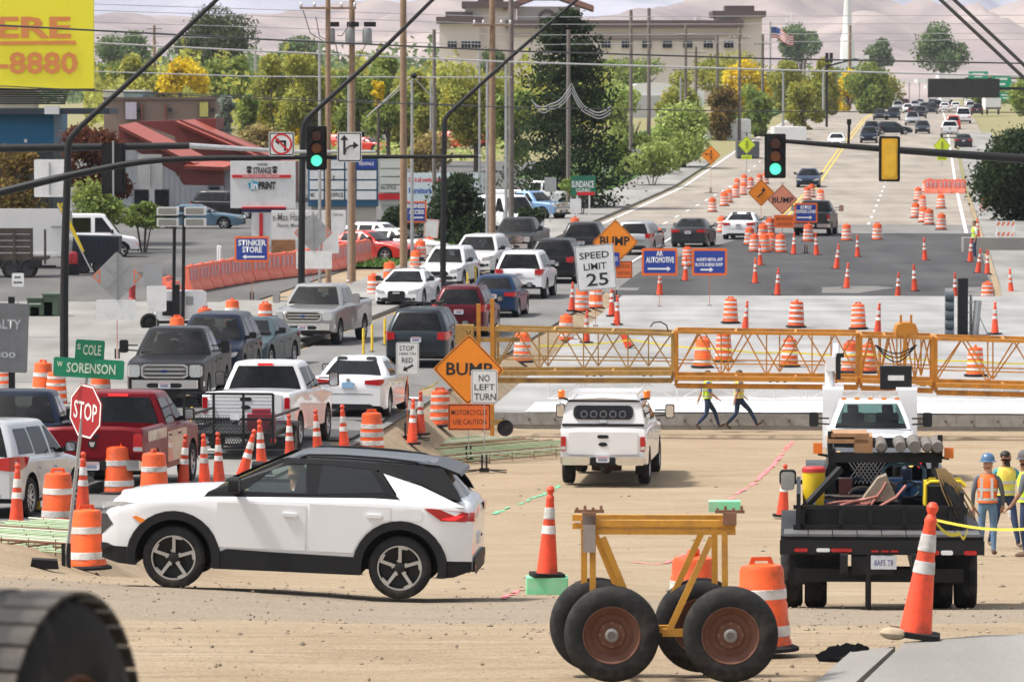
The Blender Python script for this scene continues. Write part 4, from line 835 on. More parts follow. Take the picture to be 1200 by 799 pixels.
def make_drum(nst=2,top='handle'):
    r=thing('traffic_drum','x','traffic drum')
    prof=[(.285,.03),(.285,.10),(.272,.12),(.268,.29),(.258,.31),(.254,.48),(.243,.50),(.240,.66),(.228,.68),(.224,.82),(.205,.865),(.12,.885),(.001,.89)]
    MB().lathe(prof,22).obj('body',ORANGE,r)
    bands=[(.13,.28),(.32,.47),(.51,.65),(.69,.81)];use={2:(3,1),3:(1,2,3),4:(0,1,2,3)}[nst]
    use={2:(2,0),3:(0,1,2),4:(0,1,2,3)}[nst]
    for k in use:
        z0,z1=bands[k];ra=interp([(p[1],p[0])for p in prof[1:]],z0);rb=interp([(p[1],p[0])for p in prof[1:]],z1)
        h=(z1-z0)*(.72 if nst<4 else .5);zm=(z0+z1)/2
        MB().lathe([(ra+.001,zm-h/2),(ra+.006,zm-h/2+.004),(rb+.006,zm+h/2-.004),(rb+.001,zm+h/2)],22,cap=False).obj('reflective_band',WHITE_R,r)
    if top=='handle':
        mb=MB();mb.prism([(-.13,.87),(-.10,.955),(.10,.955),(.13,.87),(.08,.87),(.06,.915),(-.06,.915),(-.08,.87)],-.025,.025,lambda q,t:(q[0],t,q[1]));mb.obj('handle',ORANGE,r)
    MB().lathe([(.36,0),(.36,.035),(.30,.06),(.285,.06)],22).obj('base_ring',RUBBER,r);return r
D2,D3,D4=make_drum(2),make_drum(3),make_drum(4);_used=set()
def drum(px,py,proto,label,group,tilt=0,Y=None,seed=None):
    rr=random.Random(int(px*31+py));loc=P(px,py)if Y is None else gp(px,Y)
    u,v=uv(loc.x,loc.y)
    if 141.5<v<205 and u>-12.3:loc=slabp(px,py);
    loc.z+=.02;s=rr.uniform(.97,1.06)*(.82 if py>740 else 1)
    o=place(proto,proto.name in _used,loc,0,label,group,(rad(tilt)+rr.uniform(-.03,.03),rr.uniform(-.03,.03),rr.uniform(0,6.28)),(s,s,s));_used.add(proto.name);return o
def slabp(px,py):
    d=raydir(px,py);Y=135.0
    while Y<230:
        p=Vector((0,0,CAMZ))+d*(Y/d.y);u,v=uv(p.x,p.y)
        if v>141.6 and p.z<=(slab_z(u,v)if v<205 else G(p.x,p.y)+.05):p.z=slab_z(u,v)if v<205 else G(p.x,p.y)+.05;return p
        Y+=.05
    return P(px,py)
for L,lab,grp in[([(68,617,D2),(140,580,D2),(181,586,D2)],'orange drum standing in the row before the red pickup truck','drums before the red pickup'),([(103,668,D2)],'large orange drum with a wide black foot beside the stop sign',None),([(436,530,D3)],'orange drum with dirty bands standing alone behind the white sedan',None),([(517,500,D4)],'battered orange drum tied with yellow tape, behind the big bump sign',None),([(812,752,D2)],'orange drum seen through the legs of the yellow wheeled trolley',None),([(895,765,D2)],'dented orange drum right beside the trolley tyre',None),([(4,462,D3),(50,466,D2),(66,478,D4),(118,462,D2)],'orange drum standing on the corner behind the street name sign','drums on the left corner'),([(208,405,D3),(240,394,D2),(235,371,D3),(272,383,D3)],'orange drum lined up by the light tower trailer','drums by the light tower'),([(311,386,D3)],'orange drum in front of the silver pickup truck',None),([(438,348,D3)],'orange drum between the barriers and the compact sedan',None),([(457,334,D2),(487,318,D3),(493,306,D3),(503,301,D3),(598,274,D3)],'orange drum along the kerb by the parked white cars','drums along the left kerb'),([(674,276,D3),(772,289,D3)],'orange drum standing by the far wagon','drums by the wagon'),([(682,366,D3),(698,362,D2)],'orange drum at the left corner of the white slab','drums at the slab corner'),([(663,400,D3)],'orange drum on the slab, right behind the truss',None),([(806,313,D4)],'orange drum between the two blue business signs',None),([(856,379,D4)],'orange drum on the white slab behind the metal art sign',None),([(933,384,D4),(1006,386,D4)],'orange drum with a wide foot on the far edge of the slab','drums on the far slab edge'),([(1157,357,D4)],'orange drum beside the stored signal heads',None),([(612,425,D3),(823,431,D2),(848,424,D4),(925,430,D4),(997,437,D3),(1017,437,D4),(1143,441,D4)],'orange drum seen through the orange truss','drums behind the truss'),([(835,249,D3),(849,242,D3),(854,238,D3),(862,232,D3),(871,229,D3),(864,224,D3),(880,222,D3),(890,219,D3),(897,216,D3),(872,219,D3)],'orange drum in the line shifting lanes on the far road','lane shift drums'),([(846,273,D3),(878,288,D3),(884,296,D3),(894,284,D3),(896,297,D3),(902,276,D3),(903,295,D3),(915,297,D3)],'orange drum in the bunch beside the faded bump sign','drums by the faded bump sign'),([(947,284,D3),(992,283,D3),(1028,282,D3)],'orange drum in the row along the far end of the dark asphalt','drums along the asphalt end'),([(946,235,D3),(951,232,D3),(962,238,D3)],'orange drum before the oncoming blue sedan','drums before the blue sedan'),([(1073,256,D3),(1076,236,D3),(1081,245,D3),(1082,261,D3),(1089,264,D3),(1103,270,D3),(1103,245,D3),(1085,226,D3),(1089,225,D3)],'orange drum in the curved row guarding the far right lane','drums of the right lane'),([(1128,226,D3),(1153,249,D3)],'orange drum at the right kerb by the evergreen tree','drums at the right kerb')]:
    for a in L:drum(a[0],a[1],a[2],lab,grp)
def make_cone():
    r=thing('traffic_cone','x','traffic cone')
    MB().lathe([(.135,.035),(.13,.06),(.047,.93),(.052,.95),(.045,.97),(.03,1.0),(.045,1.03),(.05,1.06),(.03,1.095),(.001,1.10)],16).obj('body',CONEOR,r)
    for z0,z1 in((.52,.62),(.70,.84)):
        f=lambda z:.13+(.047-.13)*(z-.06)/.87
        MB().lathe([(f(z0)+.001,z0),(f(z0)+.005,z0+.003),(f(z1)+.005,z1-.003),(f(z1)+.001,z1)],16,cap=False).obj('reflective_collar',WHITE_R,r)
    MB().prism(rrect(-.20,.20,-.20,.20,.06),0,.045,lambda q,t:(q[0],q[1],t)).obj('base',RUBBER,r);return r
CONE=make_cone();_cu=[False]
def cone(px,py,label,group=None,tilt=(0,0),s=1.0,loc=None):
    loc=loc or P(px,py);u,v=uv(loc.x,loc.y)
    if 141.5<v<205 and u>-12.3:loc=slabp(px,py)
    rr=random.Random(int(px*17+py));loc=Vector(loc);loc.z+=.015;s*=rr.uniform(.97,1.04)
    o=place(CONE,_cu[0],loc,0,label,group,(rad(tilt[1]),rad(tilt[0])+rr.uniform(-.07,.07),rr.uniform(-.5,.5)),(s,s,s));_cu[0]=True;return o
for L,lab,grp in[([(19,622)],'tall orange cone in front of the silver grey car at the edge',None),([(97,606)],'orange cone half hidden behind the stop sign post',None),([(214,576),(240,574),(257,571),(307,556),(340,545),(373,540),(404,534)],'orange cone in the row behind the white compact suv','cones behind the white suv'),([(281,568,(14,0))],'orange cone leaning over in the row behind the white suv',None),([(483,521),(493,510)],'orange cone tied with yellow tape beside the stop here on red sign','cones by the stop here on red sign'),([(917,606)],'orange cone standing beyond the yellow water cooler',None),([(911,347),(885,333),(980,316,(6,0)),(992,339),(1052,351),(1072,342),(1084,306),(1120,352)],'orange cone standing out on the dark asphalt','cones on the dark asphalt'),([(891,312),(930,299),(957,300),(1005,302)],'orange cone along the far edge of the dark asphalt','cones along the far asphalt edge'),([(803,330),(773,347)],'orange cone behind the blue business signs','cones behind the blue signs'),([(717,371),(723,381),(687,402),(670,365)],'orange cone clustered by the speed limit sign','cones by the speed limit sign'),([(873,388,(6,0)),(1028,394,(6,0))],'leaning orange cone on the white slab','leaning cones on the slab'),([(1137,308),(1146,321,(5,0)),(1157,322),(1146,281)],'orange cone by the worker at the right kerb','cones at the right kerb'),([(1185,346)],'orange cone on the right sidewalk corner',None),([(1166,392)],'orange cone right of the stored signal heads',None),([(738,408,(-25,0))],'tilted orange cone seen through the truss',None)]:
    for a in L:cone(a[0],a[1],lab,grp,a[2]if len(a)>2 else(0,0))
q=P(641,694);q.z=gz(q.x,q.y)
t=tag(MB().prism(rrect(-.265,.265,-.2,.2,.02),-.03,.235,lambda p_,z:(p_[0],p_[1],z)).obj('painted_block',mat('mint_green_paint',(.22,.68,.38),.7,var=.12,dirt=(.5,.55,.45,.6),dscale=5),None,q),'mint green painted concrete block under an orange cone','block')
cone(641,672,'dirty orange cone standing on the mint green block',None,(2.5,0),1.0,q+Vector((0,0,.22)))
q2=wp(1072,748,3.43);c2=cone(0,0,'large orange cone with a sandbag at its foot on the pale sidewalk',None,(5.5,0),1.02,q2);CONE_R=q2
mb=MB();mb.ball((0,0,.06),(.12,.09,.055),14,8);b=mb.obj('sandbag',mat('burlap',(.42,.34,.24),.95,var=.2,bump=.4),None,q2+Vector((-.20,-.16,0)),(0,.1,.3));tag(b,'small tan sandbag lying on the foot of the large cone','sandbag')
pr=thing('flexible_post','x','post');MB().lathe([(.045,0),(.04,.03),(.04,.84),(.03,.87),(.001,.88)],10).obj('tube',mat('post_yellow',(.75,.50,.02),.5,var=.1),pr);MB().lathe([(.10,0),(.10,.03),(.05,.05)],12).obj('base',RUBBER,pr);MB().lathe([(.042,.62),(.043,.74)],10,cap=False).obj('band',mat('post_band',(.85,.65,.1),.4),pr);u0=False
for px,py in[(426,418),(436,413),(451,405),(463,398),(548,345),(557,336)]:place(pr,u0,P(px,py),0,'slim yellow post standing on the centre line between lanes','yellow lane posts');u0=True
for px,py,lab in[(225,522,'yellow post beside the red pickup truck mirror'),(45,600,'yellow post beside the silver grey car')]:place(pr,True,P(px,py),0,lab);
bp=thing('water_barrier','x','barrier');pf=[(-.30,0),(-.30,.10),(-.22,.28),(-.14,.42),(-.10,1.05),(.10,1.05),(.14,.42),(.22,.28),(.30,.10),(.30,0)]
BARM=mat('barrier_pink_orange',(.80,.16,.09),.5,var=.15,scale=3,dirt=(.75,.34,.26,.5),dscale=2)
m=MB();m.prism(pf,-.88,.88,lambda q,t:(t,q[0],q[1]));m.obj('body',BARM,bp)
for x in(-.55,0,.55):MB().prism(rrect(x-.12,x+.12,.48,.92,.05),-.155,-.09,lambda q,t:(q[0],t,q[1])).obj('recess_panel',mat('barrier_panel',(.60,.38,.42),.6,var=.25,scale=4),bp)
MB().box((0,0,1.07),(.3,.12,.06)).obj('fill_cap',BARM,bp)
pts=[(218,344),(250,338),(290,331),(340,325),(390,317),(432,308)];w_=[P(*q)for q in pts];seg=[];
for a,b in zip(w_,w_[1:]):
    seg.append((a,b))
tot=sum((b-a).length for a,b in seg);nb=max(8,int(tot/1.82));u0=False
for i in range(nb):
    s=(i+.5)/nb*tot
    for a,b in seg:
        if s<=(b-a).length:break
        s-=(b-a).length
    d=b-a;q=a+d*(s/d.length);q.z=G(q.x,q.y)+.05
    place(bp,u0,q,math.atan2(d.y,d.x),'orange plastic water barrier linked in the row along the lot','water barriers');u0=True
q=P(1107,227);
for k in(-1,0,1):place(bp,True,q+Vector((k*1.0,0,.0)),0,'orange plastic barrier behind the curved row of drums','barriers in the right lane',scale=(.55,1,1))
for px,py in[(197,362),(203,355),(198,349)]:place(bp,True,P(px,py),rad(70),'short orange barrier stacked by the light tower','barriers by the light tower',scale=(.5,.9,.8))
REB=mat('epoxy_green_rebar',(.30,.42,.25),.6,var=.2,scale=4,dirt=(.30,.20,.12,.35),dscale=6);RUST=mat('rusty_steel',(.20,.10,.06),.85,var=.3,scale=8)
def rebar_mat(c,rz,Lm,Wd,n,label,layers=3,seed=1,tilt=0):
    rr=random.Random(seed);root=thing('rebar_mat',label,'rebar',c,rz)
    for i in range(n):
        x=-Wd/2+Wd*i/(n-1)
        for k in range(layers):
            mb=MB();j=rr.uniform(-.25,.25);mb.tube([(x+rr.uniform(-.02,.02),-Lm/2+j,.04+k*.13),(x+rr.uniform(-.02,.02),Lm/2+j,.06+k*.13)],.014,5);mb.obj('bar',REB if rr.random()<.65 else rr.choice((RUST,mat('pale_rebar',(.5,.56,.45),.6))),root)
    for i in range(6):
        y=-Lm/2+Lm*(i+.5)/6
        mb=MB();mb.tube([(-Wd/2,y,.10),(Wd/2,y,.10)],.016,5);mb.obj('cross_bar',RUST,root)
        for x in range(0,n,3):mb=MB();xx=-Wd/2+Wd*x/(n-1);mb.tube([(xx,y,-.02),(xx,y,.22)],.010,5);mb.obj('chair_support',RUST,root)
a=P(60,640);rebar_mat(a+Vector((0,.4,.02)),rad(58),3.0,3.2,17,'bundle of green coated rebar lying beside the stop sign',2,4)
a=P(560,540);rebar_mat(a+Vector((-.2,1.5,.02)),rad(-42),5.0,3.6,13,'green rebar mat lying on the bank behind the bump sign',3,5)
a=P(20,668);tag(MB().prism([(-.20,0),(.20,0),(.18,.12),(-.17,.14)],-.15,.15,lambda q,t:(q[0],t,q[1])).obj('rubber_ballast',RUBBER,None,P(52,664)+Vector((0,0,-.02)),(0,0,.1)),'black rubber ballast block next to the stop sign foot','ballast')
mb=MB();n_,k_=18,8;vs=[]
c0,c1=wp(957,766,3.26),wp(1020,757,3.36)
for j in range(k_+1):
    for i in range(n_+1):
        p=c0.lerp(c1,i/n_)+Vector((.0,(j/k_-.5)*.5,0));e=math.sin(math.pi*i/n_)**.5*math.sin(math.pi*j/k_)
        vs.append((p.x,p.y,p.z-.03+e*(.07+.05*noise.noise(Vector((i*.5,j*.7,2))))))
mb.add(vs,[(j*(n_+1)+i,j*(n_+1)+i+1,(j+1)*(n_+1)+i+1,(j+1)*(n_+1)+i)for j in range(k_)for i in range(n_)]);tag(mb.obj('black_cloth',mat('black_fabric',(.006,.006,.007),1,var=0,spec=0),smooth=60),'crumpled black cloth lying across the kerb','cloth')
YEL=mat('trolley_yellow',(.56,.27,.03),.55,var=.18,scale=4,dirt=(.22,.11,.05,.7),dscale=2.5);RIMR=mat('rusty_red_rim',(.13,.055,.035),.75,var=.2,dirt=(.20,.11,.075,.6),dscale=5)
def big_wheel(root,x,y,z,R=.385,wd=.26,rq=.60):
    h=wd/2;e=link('wheel',None,root,(x,y,z));m=MB();ri=R*rq
    m.lathe([(ri,-h),(ri*1.15,-h*1.08),(R*.86,-h*1.02),(R*.96,-h*.82),(R,-h*.5),(R,-h*.3),(R*.97,-h*.27),(R*.97,-h*.2),(R,-h*.17),(R,h*.17),(R*.97,h*.2),(R*.97,h*.27),(R,h*.3),(R,h*.5),(R*.96,h*.82),(R*.86,h*1.02),(ri*1.15,h*1.08),(ri,h)],48,'y',cap=False);m.obj('tyre',TYRE,e,smooth=40)
    m=MB();m.lathe([(ri*1.02,-h*1.0),(ri*.98,-h*1.04),(ri*.93,-h*.7),(ri*.80,-h*.55),(ri*.72,-h*.35),(ri*.52,-h*.42),(ri*.45,-h*.6),(.001,-h*.6)],36,'y',cap=False);rm=m.obj('rim',RIMR,e,smooth=40)
    m=MB();m.lathe([(.055,-h*.5),(.055,-h*.98),(.04,-h*1.05),(.03,-h*1.05),(.028,-h*.9),(.001,-h*.9)],16,'y');m.obj('hub',mat('hub_grey',(.22,.21,.20),.6,metal=.4),e)
    for k in range(8):a=math.pi*k/4;MB().lathe([(.014,-h*.4),(.014,-h*.66)],6,'y',(.095*math.cos(a),0,.095*math.sin(a))).obj('lug_nut',RUST,rm)
    return e
tq=Vector(at(788,803,41.3));tq.z=interp(RP,41.3)+.0
tr=thing('wheeled_trolley','yellow steel frame trolley on four rusty wheeled tyres','trolley',tq,rad(-2))
zc=.385
def X(px):return(px-788)*41.3/F
def Z(py):return(at(788,py,41.3).z-tq.z)
for x in(X(717),X(856)):
    big_wheel(tr,x,-.1,zc)
for x in(X(697),X(822)):big_wheel(tr,x,.62,zc)
ztop=Z(640);yA,yB=-.0,.56
for y_,dx in((.02,0),(.55,-.08)):
    for a,b in(((X(694),Z(627)),(X(694)+.0,zc)),((X(849),Z(622)),(X(850),zc+.05))):
        mb=MB();mb.bar((a[0]+dx,y_,a[1]),(b[0]+dx,y_,b[1]),.075,.05);mb.obj('leg',YEL,tr)
    for a,b in(((X(706),Z(630)),(X(752),zc)),((X(834),Z(630)),(X(783),zc))):
        mb=MB();mb.bar((a[0]+dx,y_,a[1]),(b[0]+dx,y_,b[1]),.062,.05);mb.obj('brace',YEL,tr)
    mb=MB();mb.bar((X(680)+dx,y_,Z(613)),(X(862)+dx,y_,Z(613)),.05,.07,up=(0,1,0));mb.bar((X(680)+dx,y_,Z(623)),(X(862)+dx,y_,Z(623)),.045,.05,up=(0,1,0));mb.obj('top_beam',YEL,tr)
for x in(X(690),X(855)):
    mb=MB();mb.bar((x,0,Z(618)),(x,.55,Z(618)),.09,.07);mb.obj('end_beam',YEL,tr)
    mb=MB();mb.box((x,.0,Z(607)),(.11,.12,.10));mb.box((x,.0,Z(599)),(.24,.04,.025));
    for k in range(4):mb.lathe([(.012,0),(.012,.03+.015*(k%2))],6,'z',(x-.10+.065*k,0,Z(599)))
    mb.obj('clamp',RUST,tr)
mb=MB();mb.box((X(855)-.04,.3,Z(596)),(.26,.18,.085));mb.obj('green_block',mat('mint_green_paint'),tr)
mb=MB();mb.box((X(690)+.0,-.02,Z(625)),(.10,.08,.30));mb.obj('adjuster',mat('grey_screw_jack',(.30,.27,.25),.7,metal=.3,var=.2),tr)
mb=MB();mb.bar((X(752),.3,zc),(X(790),.3,zc),.06);mb.tube([(X(697),.62,zc),(X(717),-.1,zc)],.04,8);mb.tube([(X(822),.62,zc),(X(856),-.1,zc)],.04,8);mb.bar((X(776),.02,zc),(X(815),.02,zc),.06,.07,up=(0,1,0));mb.obj('axle',YEL,tr)
nq=at(20,878,11.7);nw=thing('trailer_wheel','huge dark out of focus tyre close to the camera','wheel',(nq.x,nq.y,G(nq.x,nq.y)),rad(70))
zz=nq.z-G(nq.x,nq.y);big_wheel(nw,0,0,.375,.375,.30,.5);MB().tube([(0,0,.375),(0,1.0,.375)],.05,10).obj('axle',YEL,nw)
lg=MB().box((0,0,0),(.06,.125,.009)).mesh('tread_lug',mat('dusty_tyre',(.035,.034,.033),.9,var=.3,dirt=(.14,.12,.10,.6),dscale=6))
for i in range(34):
    for s_,y_ in((0,-.085),(.5,.085)):a=2*math.pi*(i+s_)/34;link('tread_lug',lg,nw,(.375*math.cos(a),y_,.375+.375*math.sin(a)),(0,math.pi/2-a,0))
m=MB();m.bar((0,.9,.0),(0,.9,.40),.12);m.obj('axle_stand',YEL,nw)
def facing(x0,y0,x1,y1,Y):c=at((x0+x1)/2,(y0+y1)/2,Y);k=Y/F/math.cos(PITCH);return c,(x1-x0)*k,(y1-y0)*k,k
def panel_poly(root,poly,mt,nm='panel',y0=0,y1=.012,loc=None,rot=None):
    m=MB();m.prism(poly,y0,y1,lambda q,t:(q[0],t,q[1]));return m.obj(nm,mt,root,loc,rot,smooth=0)
def frame_poly(root,outer,inner,mt,nm='border',y=-.003):
    m=MB();n=len(outer);m.add([(a,y,b)for a,b in outer]+[(a,y,b)for a,b in inner],[(k,(k+1)%n,n+(k+1)%n,n+k)for k in range(n)]);return m.obj(nm,mt,root,smooth=0)
def rect_sign(name,label,box,Y,face,border=None,bw=.04,text=(),tm=INK,roll=0,yaw=0,base=None,stand='spring',group=None,cat='sign',post_m=None,gap=.02,bold=.02,top=None):
    x0,y0,x1,y1=box;c,w_,h,k=facing(x0,y0,x1,y1,Y)
    gz_=G(c.x,c.y);root=thing(name,label,cat,(c.x,c.y,gz_),0,group)
    e=link('sign_plate',None,root,(0,0,c.z-gz_),(0,rad(roll),rad(yaw)));e.empty_display_size=.1
    o=rrect(-w_/2,w_/2,-h/2,h/2,.05);pn=panel_poly(e,o,face,'panel')
    if border:
        i0=rrect(-w_/2+gap,w_/2-gap,-h/2+gap,h/2-gap,.04);i1=rrect(-w_/2+gap+bw,w_/2-gap-bw,-h/2+gap+bw,h/2-gap-bw,.03);frame_poly(e,i0,i1,border)
    for s in text:
        st,a,b,cc,d=s[:5];mt=s[5]if len(s)>5 else tm
        lettering(st,(a-(x0+x1)/2)*k,(cc-(x0+x1)/2)*k,((y0+y1)/2-d)*k,((y0+y1)/2-b)*k,-.005,mt,e,s[6]if len(s)>6 else bold)
    stands(root,stand,c.z-gz_,h,base,post_m);return root,e,k
def stands(root,stand,zc,h,base=None,post_m=None):
    if stand=='spring':
        m=MB();m.bar((0,.03,.12),(0,.03,zc+h/2-.03),.04,.02);m.obj('mast',post_m or mat('mast_orange',(.55,.12,.04),.5),root)
        m=MB();m.box((-.055,.03,.22),(.045,.06,.40));m.box((.055,.03,.22),(.045,.06,.40));m.box((0,.03,.05),(.24,.14,.10));m.obj('spring_base',BLACKM,root)
        for a in(35,145,215,325):m=MB();m.bar((0,.03,.06),(.65*math.cos(rad(a)),.03+.65*math.sin(rad(a)),.015),.05,.025);m.obj('leg',BLACKM,root)
    elif stand=='post':
        m=MB();m.bar((0,.04,-.1),(0,.04,zc+h/2),.05,.05);m.obj('post',post_m or STEEL,root)
    elif stand=='posts2':
        for s in(-1,1):m=MB();m.bar((s*base,.05,-.1),(s*base,.05,zc+h/2),.09,.09);m.obj('post',post_m or STEEL,root)
def diamond_sign(name,label,cx,cy,rpx,Y,face,text=(),below=None,stand='spring',flags=True,bold=.02,roll=0,back=False,group=None,border=INK,post_m=None):
    c,w_,h,k=facing(cx-rpx,cy-rpx,cx+rpx,cy+rpx,Y);gz_=G(c.x,c.y);root=thing(name,label,'sign',(c.x,c.y,gz_),0,group);R0=rpx*k
    e=link('sign_plate',None,root,(0,0,c.z-gz_),(0,rad(roll),0));e.empty_display_size=.1
    dm=lambda r,rc=.06:[(r-rc,-rc),(r-rc*.4,0),(r-rc,rc),(rc,r-rc),(0,r-rc*.4),(-rc,r-rc),(-r+rc,rc),(-r+rc*.4,0),(-r+rc,-rc),(-rc,-r+rc),(0,-r+rc*.4),(rc,-r+rc)]
    panel_poly(e,dm(R0),face,'panel')
    if border and not back:frame_poly(e,dm(R0-.035),dm(R0-.065),border)
    for s in text:st,a,b,cc,d=s[:5];lettering(st,(a-cx)*k,(cc-cx)*k,(cy-d)*k,(cy-b)*k,-.005,s[5]if len(s)>5 else INK,e,bold)
    stands(root,stand,c.z-gz_,2*R0,None,post_m)
    if flags:m=MB();m.bar((0,.02,c.z-gz_+R0-.05),(-.06,.02,c.z-gz_+R0+.08),.03,.02);m.bar((0,.02,c.z-gz_+R0-.05),(.06,.02,c.z-gz_+R0+.08),.03,.02);m.obj('top_clip',BLACKM,root)
    return root,e,k,c
def subplate(root,box,Y,face,border=None,text=(),c=None,bold=.004,tm=INK,yoff=-.01,nm='lower_plate'):
    x0,y0,x1,y1=box;cc,w_,h,k=facing(x0,y0,x1,y1,Y);e=link(nm,None,root,(cc.x-root.location.x,yoff,cc.z-root.location.z));e.empty_display_size=.1
    panel_poly(e,rrect(-w_/2,w_/2,-h/2,h/2,.03),face,'panel')
    if border:frame_poly(e,rrect(-w_/2+.015,w_/2-.015,-h/2+.015,h/2-.015,.03),rrect(-w_/2+.04,w_/2-.04,-h/2+.04,h/2-.04,.02),border)
    for s in text:st,a,b,c_,d=s[:5];lettering(st,(a-(x0+x1)/2)*k,(c_-(x0+x1)/2)*k,((y0+y1)/2-d)*k,((y0+y1)/2-b)*k,-.005,s[5]if len(s)>5 else tm,e,bold)
    return e
def arrow(e,k,cx,cy,x0,x1,y,th,m,head=1,ang=0):
    a,b=(x0-cx)*k,(x1-cx)*k;z=(cy-y)*k;t=th*k/2;hl=t*4.2*(1 if b>a else-1)
    pts=[(a,z-t),(b-hl,z-t),(b-hl,z-t*3),(b,z),(b-hl,z+t*3),(b-hl,z+t),(a,z+t)]
    if ang:
        cc,s=math.cos(rad(ang)),math.sin(rad(ang));mx=sum(p[0]for p in pts)/7;pts=[((p[0]-mx)*cc-(p[1]-z)*s+mx,(p[0]-mx)*s+(p[1]-z)*cc+z)for p in pts]
    mb=MB();mb.add([(p[0],-.005,p[1])for p in pts],[(0,1,5,6),(2,3,4)]);mb.obj('arrow',m,e,smooth=0)
Yb=lambda px,py:P(px,py).y
Y0=Yb(77,663);c,w_,h,k=facing(78,443,123,520,Y0);root=thing('stop_sign','red stop sign on a steel post with green street name plates','sign',(P(77,663).x,Y0,P(77,663).z))
lean=math.atan2((100-77)*k,(663-482)*k)
e=link('sign_plate',None,root,(c.x-root.location.x,-.03,c.z-root.location.z),(0,rad(6),rad(-50)));Ro=.415
oct_=lambda r:[(r*math.cos(rad(22.5+45*i)),r*math.sin(rad(22.5+45*i)))for i in range(8)]
panel_poly(e,oct_(Ro),SIGNR);frame_poly(e,oct_(Ro-.008),oct_(Ro-.035),INKW);lettering('STOP',-.285,.285,-.13,.13,-.005,INKW,e,.008)
m=MB();m.bar((0,.0,0),(c.x-root.location.x+.02,.09,c.z-root.location.z+.60),.055,.04);m.obj('post',STEEL,root)
m=MB();m.box((-.03,-.03,.14),(.05,.06,.38));m.box((.05,-.03,.14),(.05,.06,.38));m.obj('anchor',BLACKM,root)
kk=k
for st,pre,bx,mt,ry in(('SORENSON','W',(62,418,146,445),SIGNG,3),('COLE','S',(88,396,123,424),SIGNG,4)):
    cc,w2,h2,k2=facing(*bx,Y0);e2=link('street_name_plate',None,root,(cc.x-root.location.x,-.01,cc.z-root.location.z),(0,rad(ry),rad(-6 if st=='SORENSON' else 18)))
    panel_poly(e2,rrect(-w2/2,w2/2,-h2*.42,h2*.42,.03),mt);lettering(st,-w2*.31 if st=='SORENSON' else-w2*.24,w2*.38,-h2*.22,h2*.22,-.005,mat('sign_pale_green_ink',(.50,.62,.52),.5,var=.15),e2,.02)
    lettering(pre,-w2*.45,-w2*.37 if st=='SORENSON' else-w2*.32,0,h2*.24,-.005,mat('sign_pale_green_ink'),e2,.02)
r,e,k,c=diamond_sign('bump_sign','large orange bump warning sign with a motorcycles plate below',549,433,42,Yb(556,548)+2.0,SIGNOR,[('BUMP',523,425,577,440)],stand='spring',post_m=STEEL,roll=1)
subplate(r,(525,473,575,504),c.y-.0,SIGNORD,INK,[('MOTORCYCLES',529,480,571,486),('USE CAUTION',531,491,570,497)],yoff=-.02)
r,e,k=rect_sign('no_left_turn_sign','white no left turn sign standing on a spring base in the dirt',(552,433,583,473),Yb(560,553),SIGNW,INK,.012,[('NO',561,439,574,447),('LEFT',556,450,580,457),('TURN',556,461,581,469)],stand='spring',post_m=STEEL,bold=.01)
r,e,k=rect_sign('stop_here_on_red_sign','white stop here on red sign with a slanting arrow',(464,401,491,440),Yb(482,519),SIGNW,INK,.01,[('STOP',468,405,485,411),('HERE ON',468,413,487,416),('RED',471,419,484,425)],stand='spring',bold=.01)
arrow(e,k,477.5,420.5,485,471,431,2.4,INK,ang=28)
r,e,k=rect_sign('speed_limit_sign','white speed limit 25 sign tilted over the cones',(675,287,721,340),Yb(706,396),SIGNW,INK,.018,[('SPEED',680,295,715,303),('LIMIT',684,308,711,316),('25',686,320,712,335)],roll=-5,stand='spring',bold=.015)
r,e,k,c=diamond_sign('bump_sign','orange bump warning sign behind the speed limit sign',721,284,27,205,SIGNOR,[('BUMP',703,277,738,288)],bold=.03)
subplate(r,(712,306,741,326),205,SIGNORD,INK,[('MOTORCYCLES',715,310,738,314),('USE CAUTION',717,318,738,322)],yoff=.02)
subplate(r,(705,296,726,312),204.6,SIGNB,None,[('ACCESS',708,301,724,306,INKW)],yoff=-.25,nm='blue_plate')
r,e,k=rect_sign('business_sign','blue orange bordered sign with one large line reading automotive',(752,291,794,323),Yb(769,371),SIGNORD,None,text=(),stand='spring')
def blue_inner(e,k,w_,h_,lines,cx,cy,ar):
    panel_poly(e,rrect(-w_/2,w_/2,-h_/2,h_/2,.02),SIGNB,'blue_field',-.006,-.002)
    for st,a,b,c_,d in lines:
        o=lettering(st,(a-cx)*k,(c_-cx)*k,(cy-d)*k,(cy-b)*k,-.010,INKW,e,.035)
    arrow(e,k,cx,cy,*ar,INKW)
    for ch in e.children:
        if ch.name.startswith('arrow'):ch.location.y=-.006
blue_inner(e,k,37*k,26*k,[('AR',769,294,777,300),('AUTOMOTIVE',757,301,790,308)],773,307,(759,786,315,2))
r,e,k=rect_sign('business_sign','blue orange bordered sign with two small lines of white text',(811,291,852,323),Yb(825,370),SIGNORD,None,stand='spring')
blue_inner(e,k,36*k,26*k,[("AUDIE'S METAL ART",816,302,847,306),('BLOCK & BEAD SHOP',815,308,847,312)],831.5,307,(821,836,316,2))
r,e,k=rect_sign('business_sign','small blue orange bordered sign before the grey pickup truck',(931,238,958,261),Yb(942,298),SIGNORD,None,stand='spring')
blue_inner(e,k,23*k,19*k,[('ESTES',938,241,951,245),('EXPRESS LINES',933,246,956,250)],944.5,249.5,(934,952,255,1.6))
r,e,k=rect_sign('business_sign','blue orange bordered store sign with a left arrow at the barriers',(275,277,315,307),Yb(296,355),SIGNORD,None,stand='spring')
blue_inner(e,k,36*k,25*k,[('STINKER',279,281,312,288),('STORE',284,289,307,296)],295,292,(310,284,301,2))
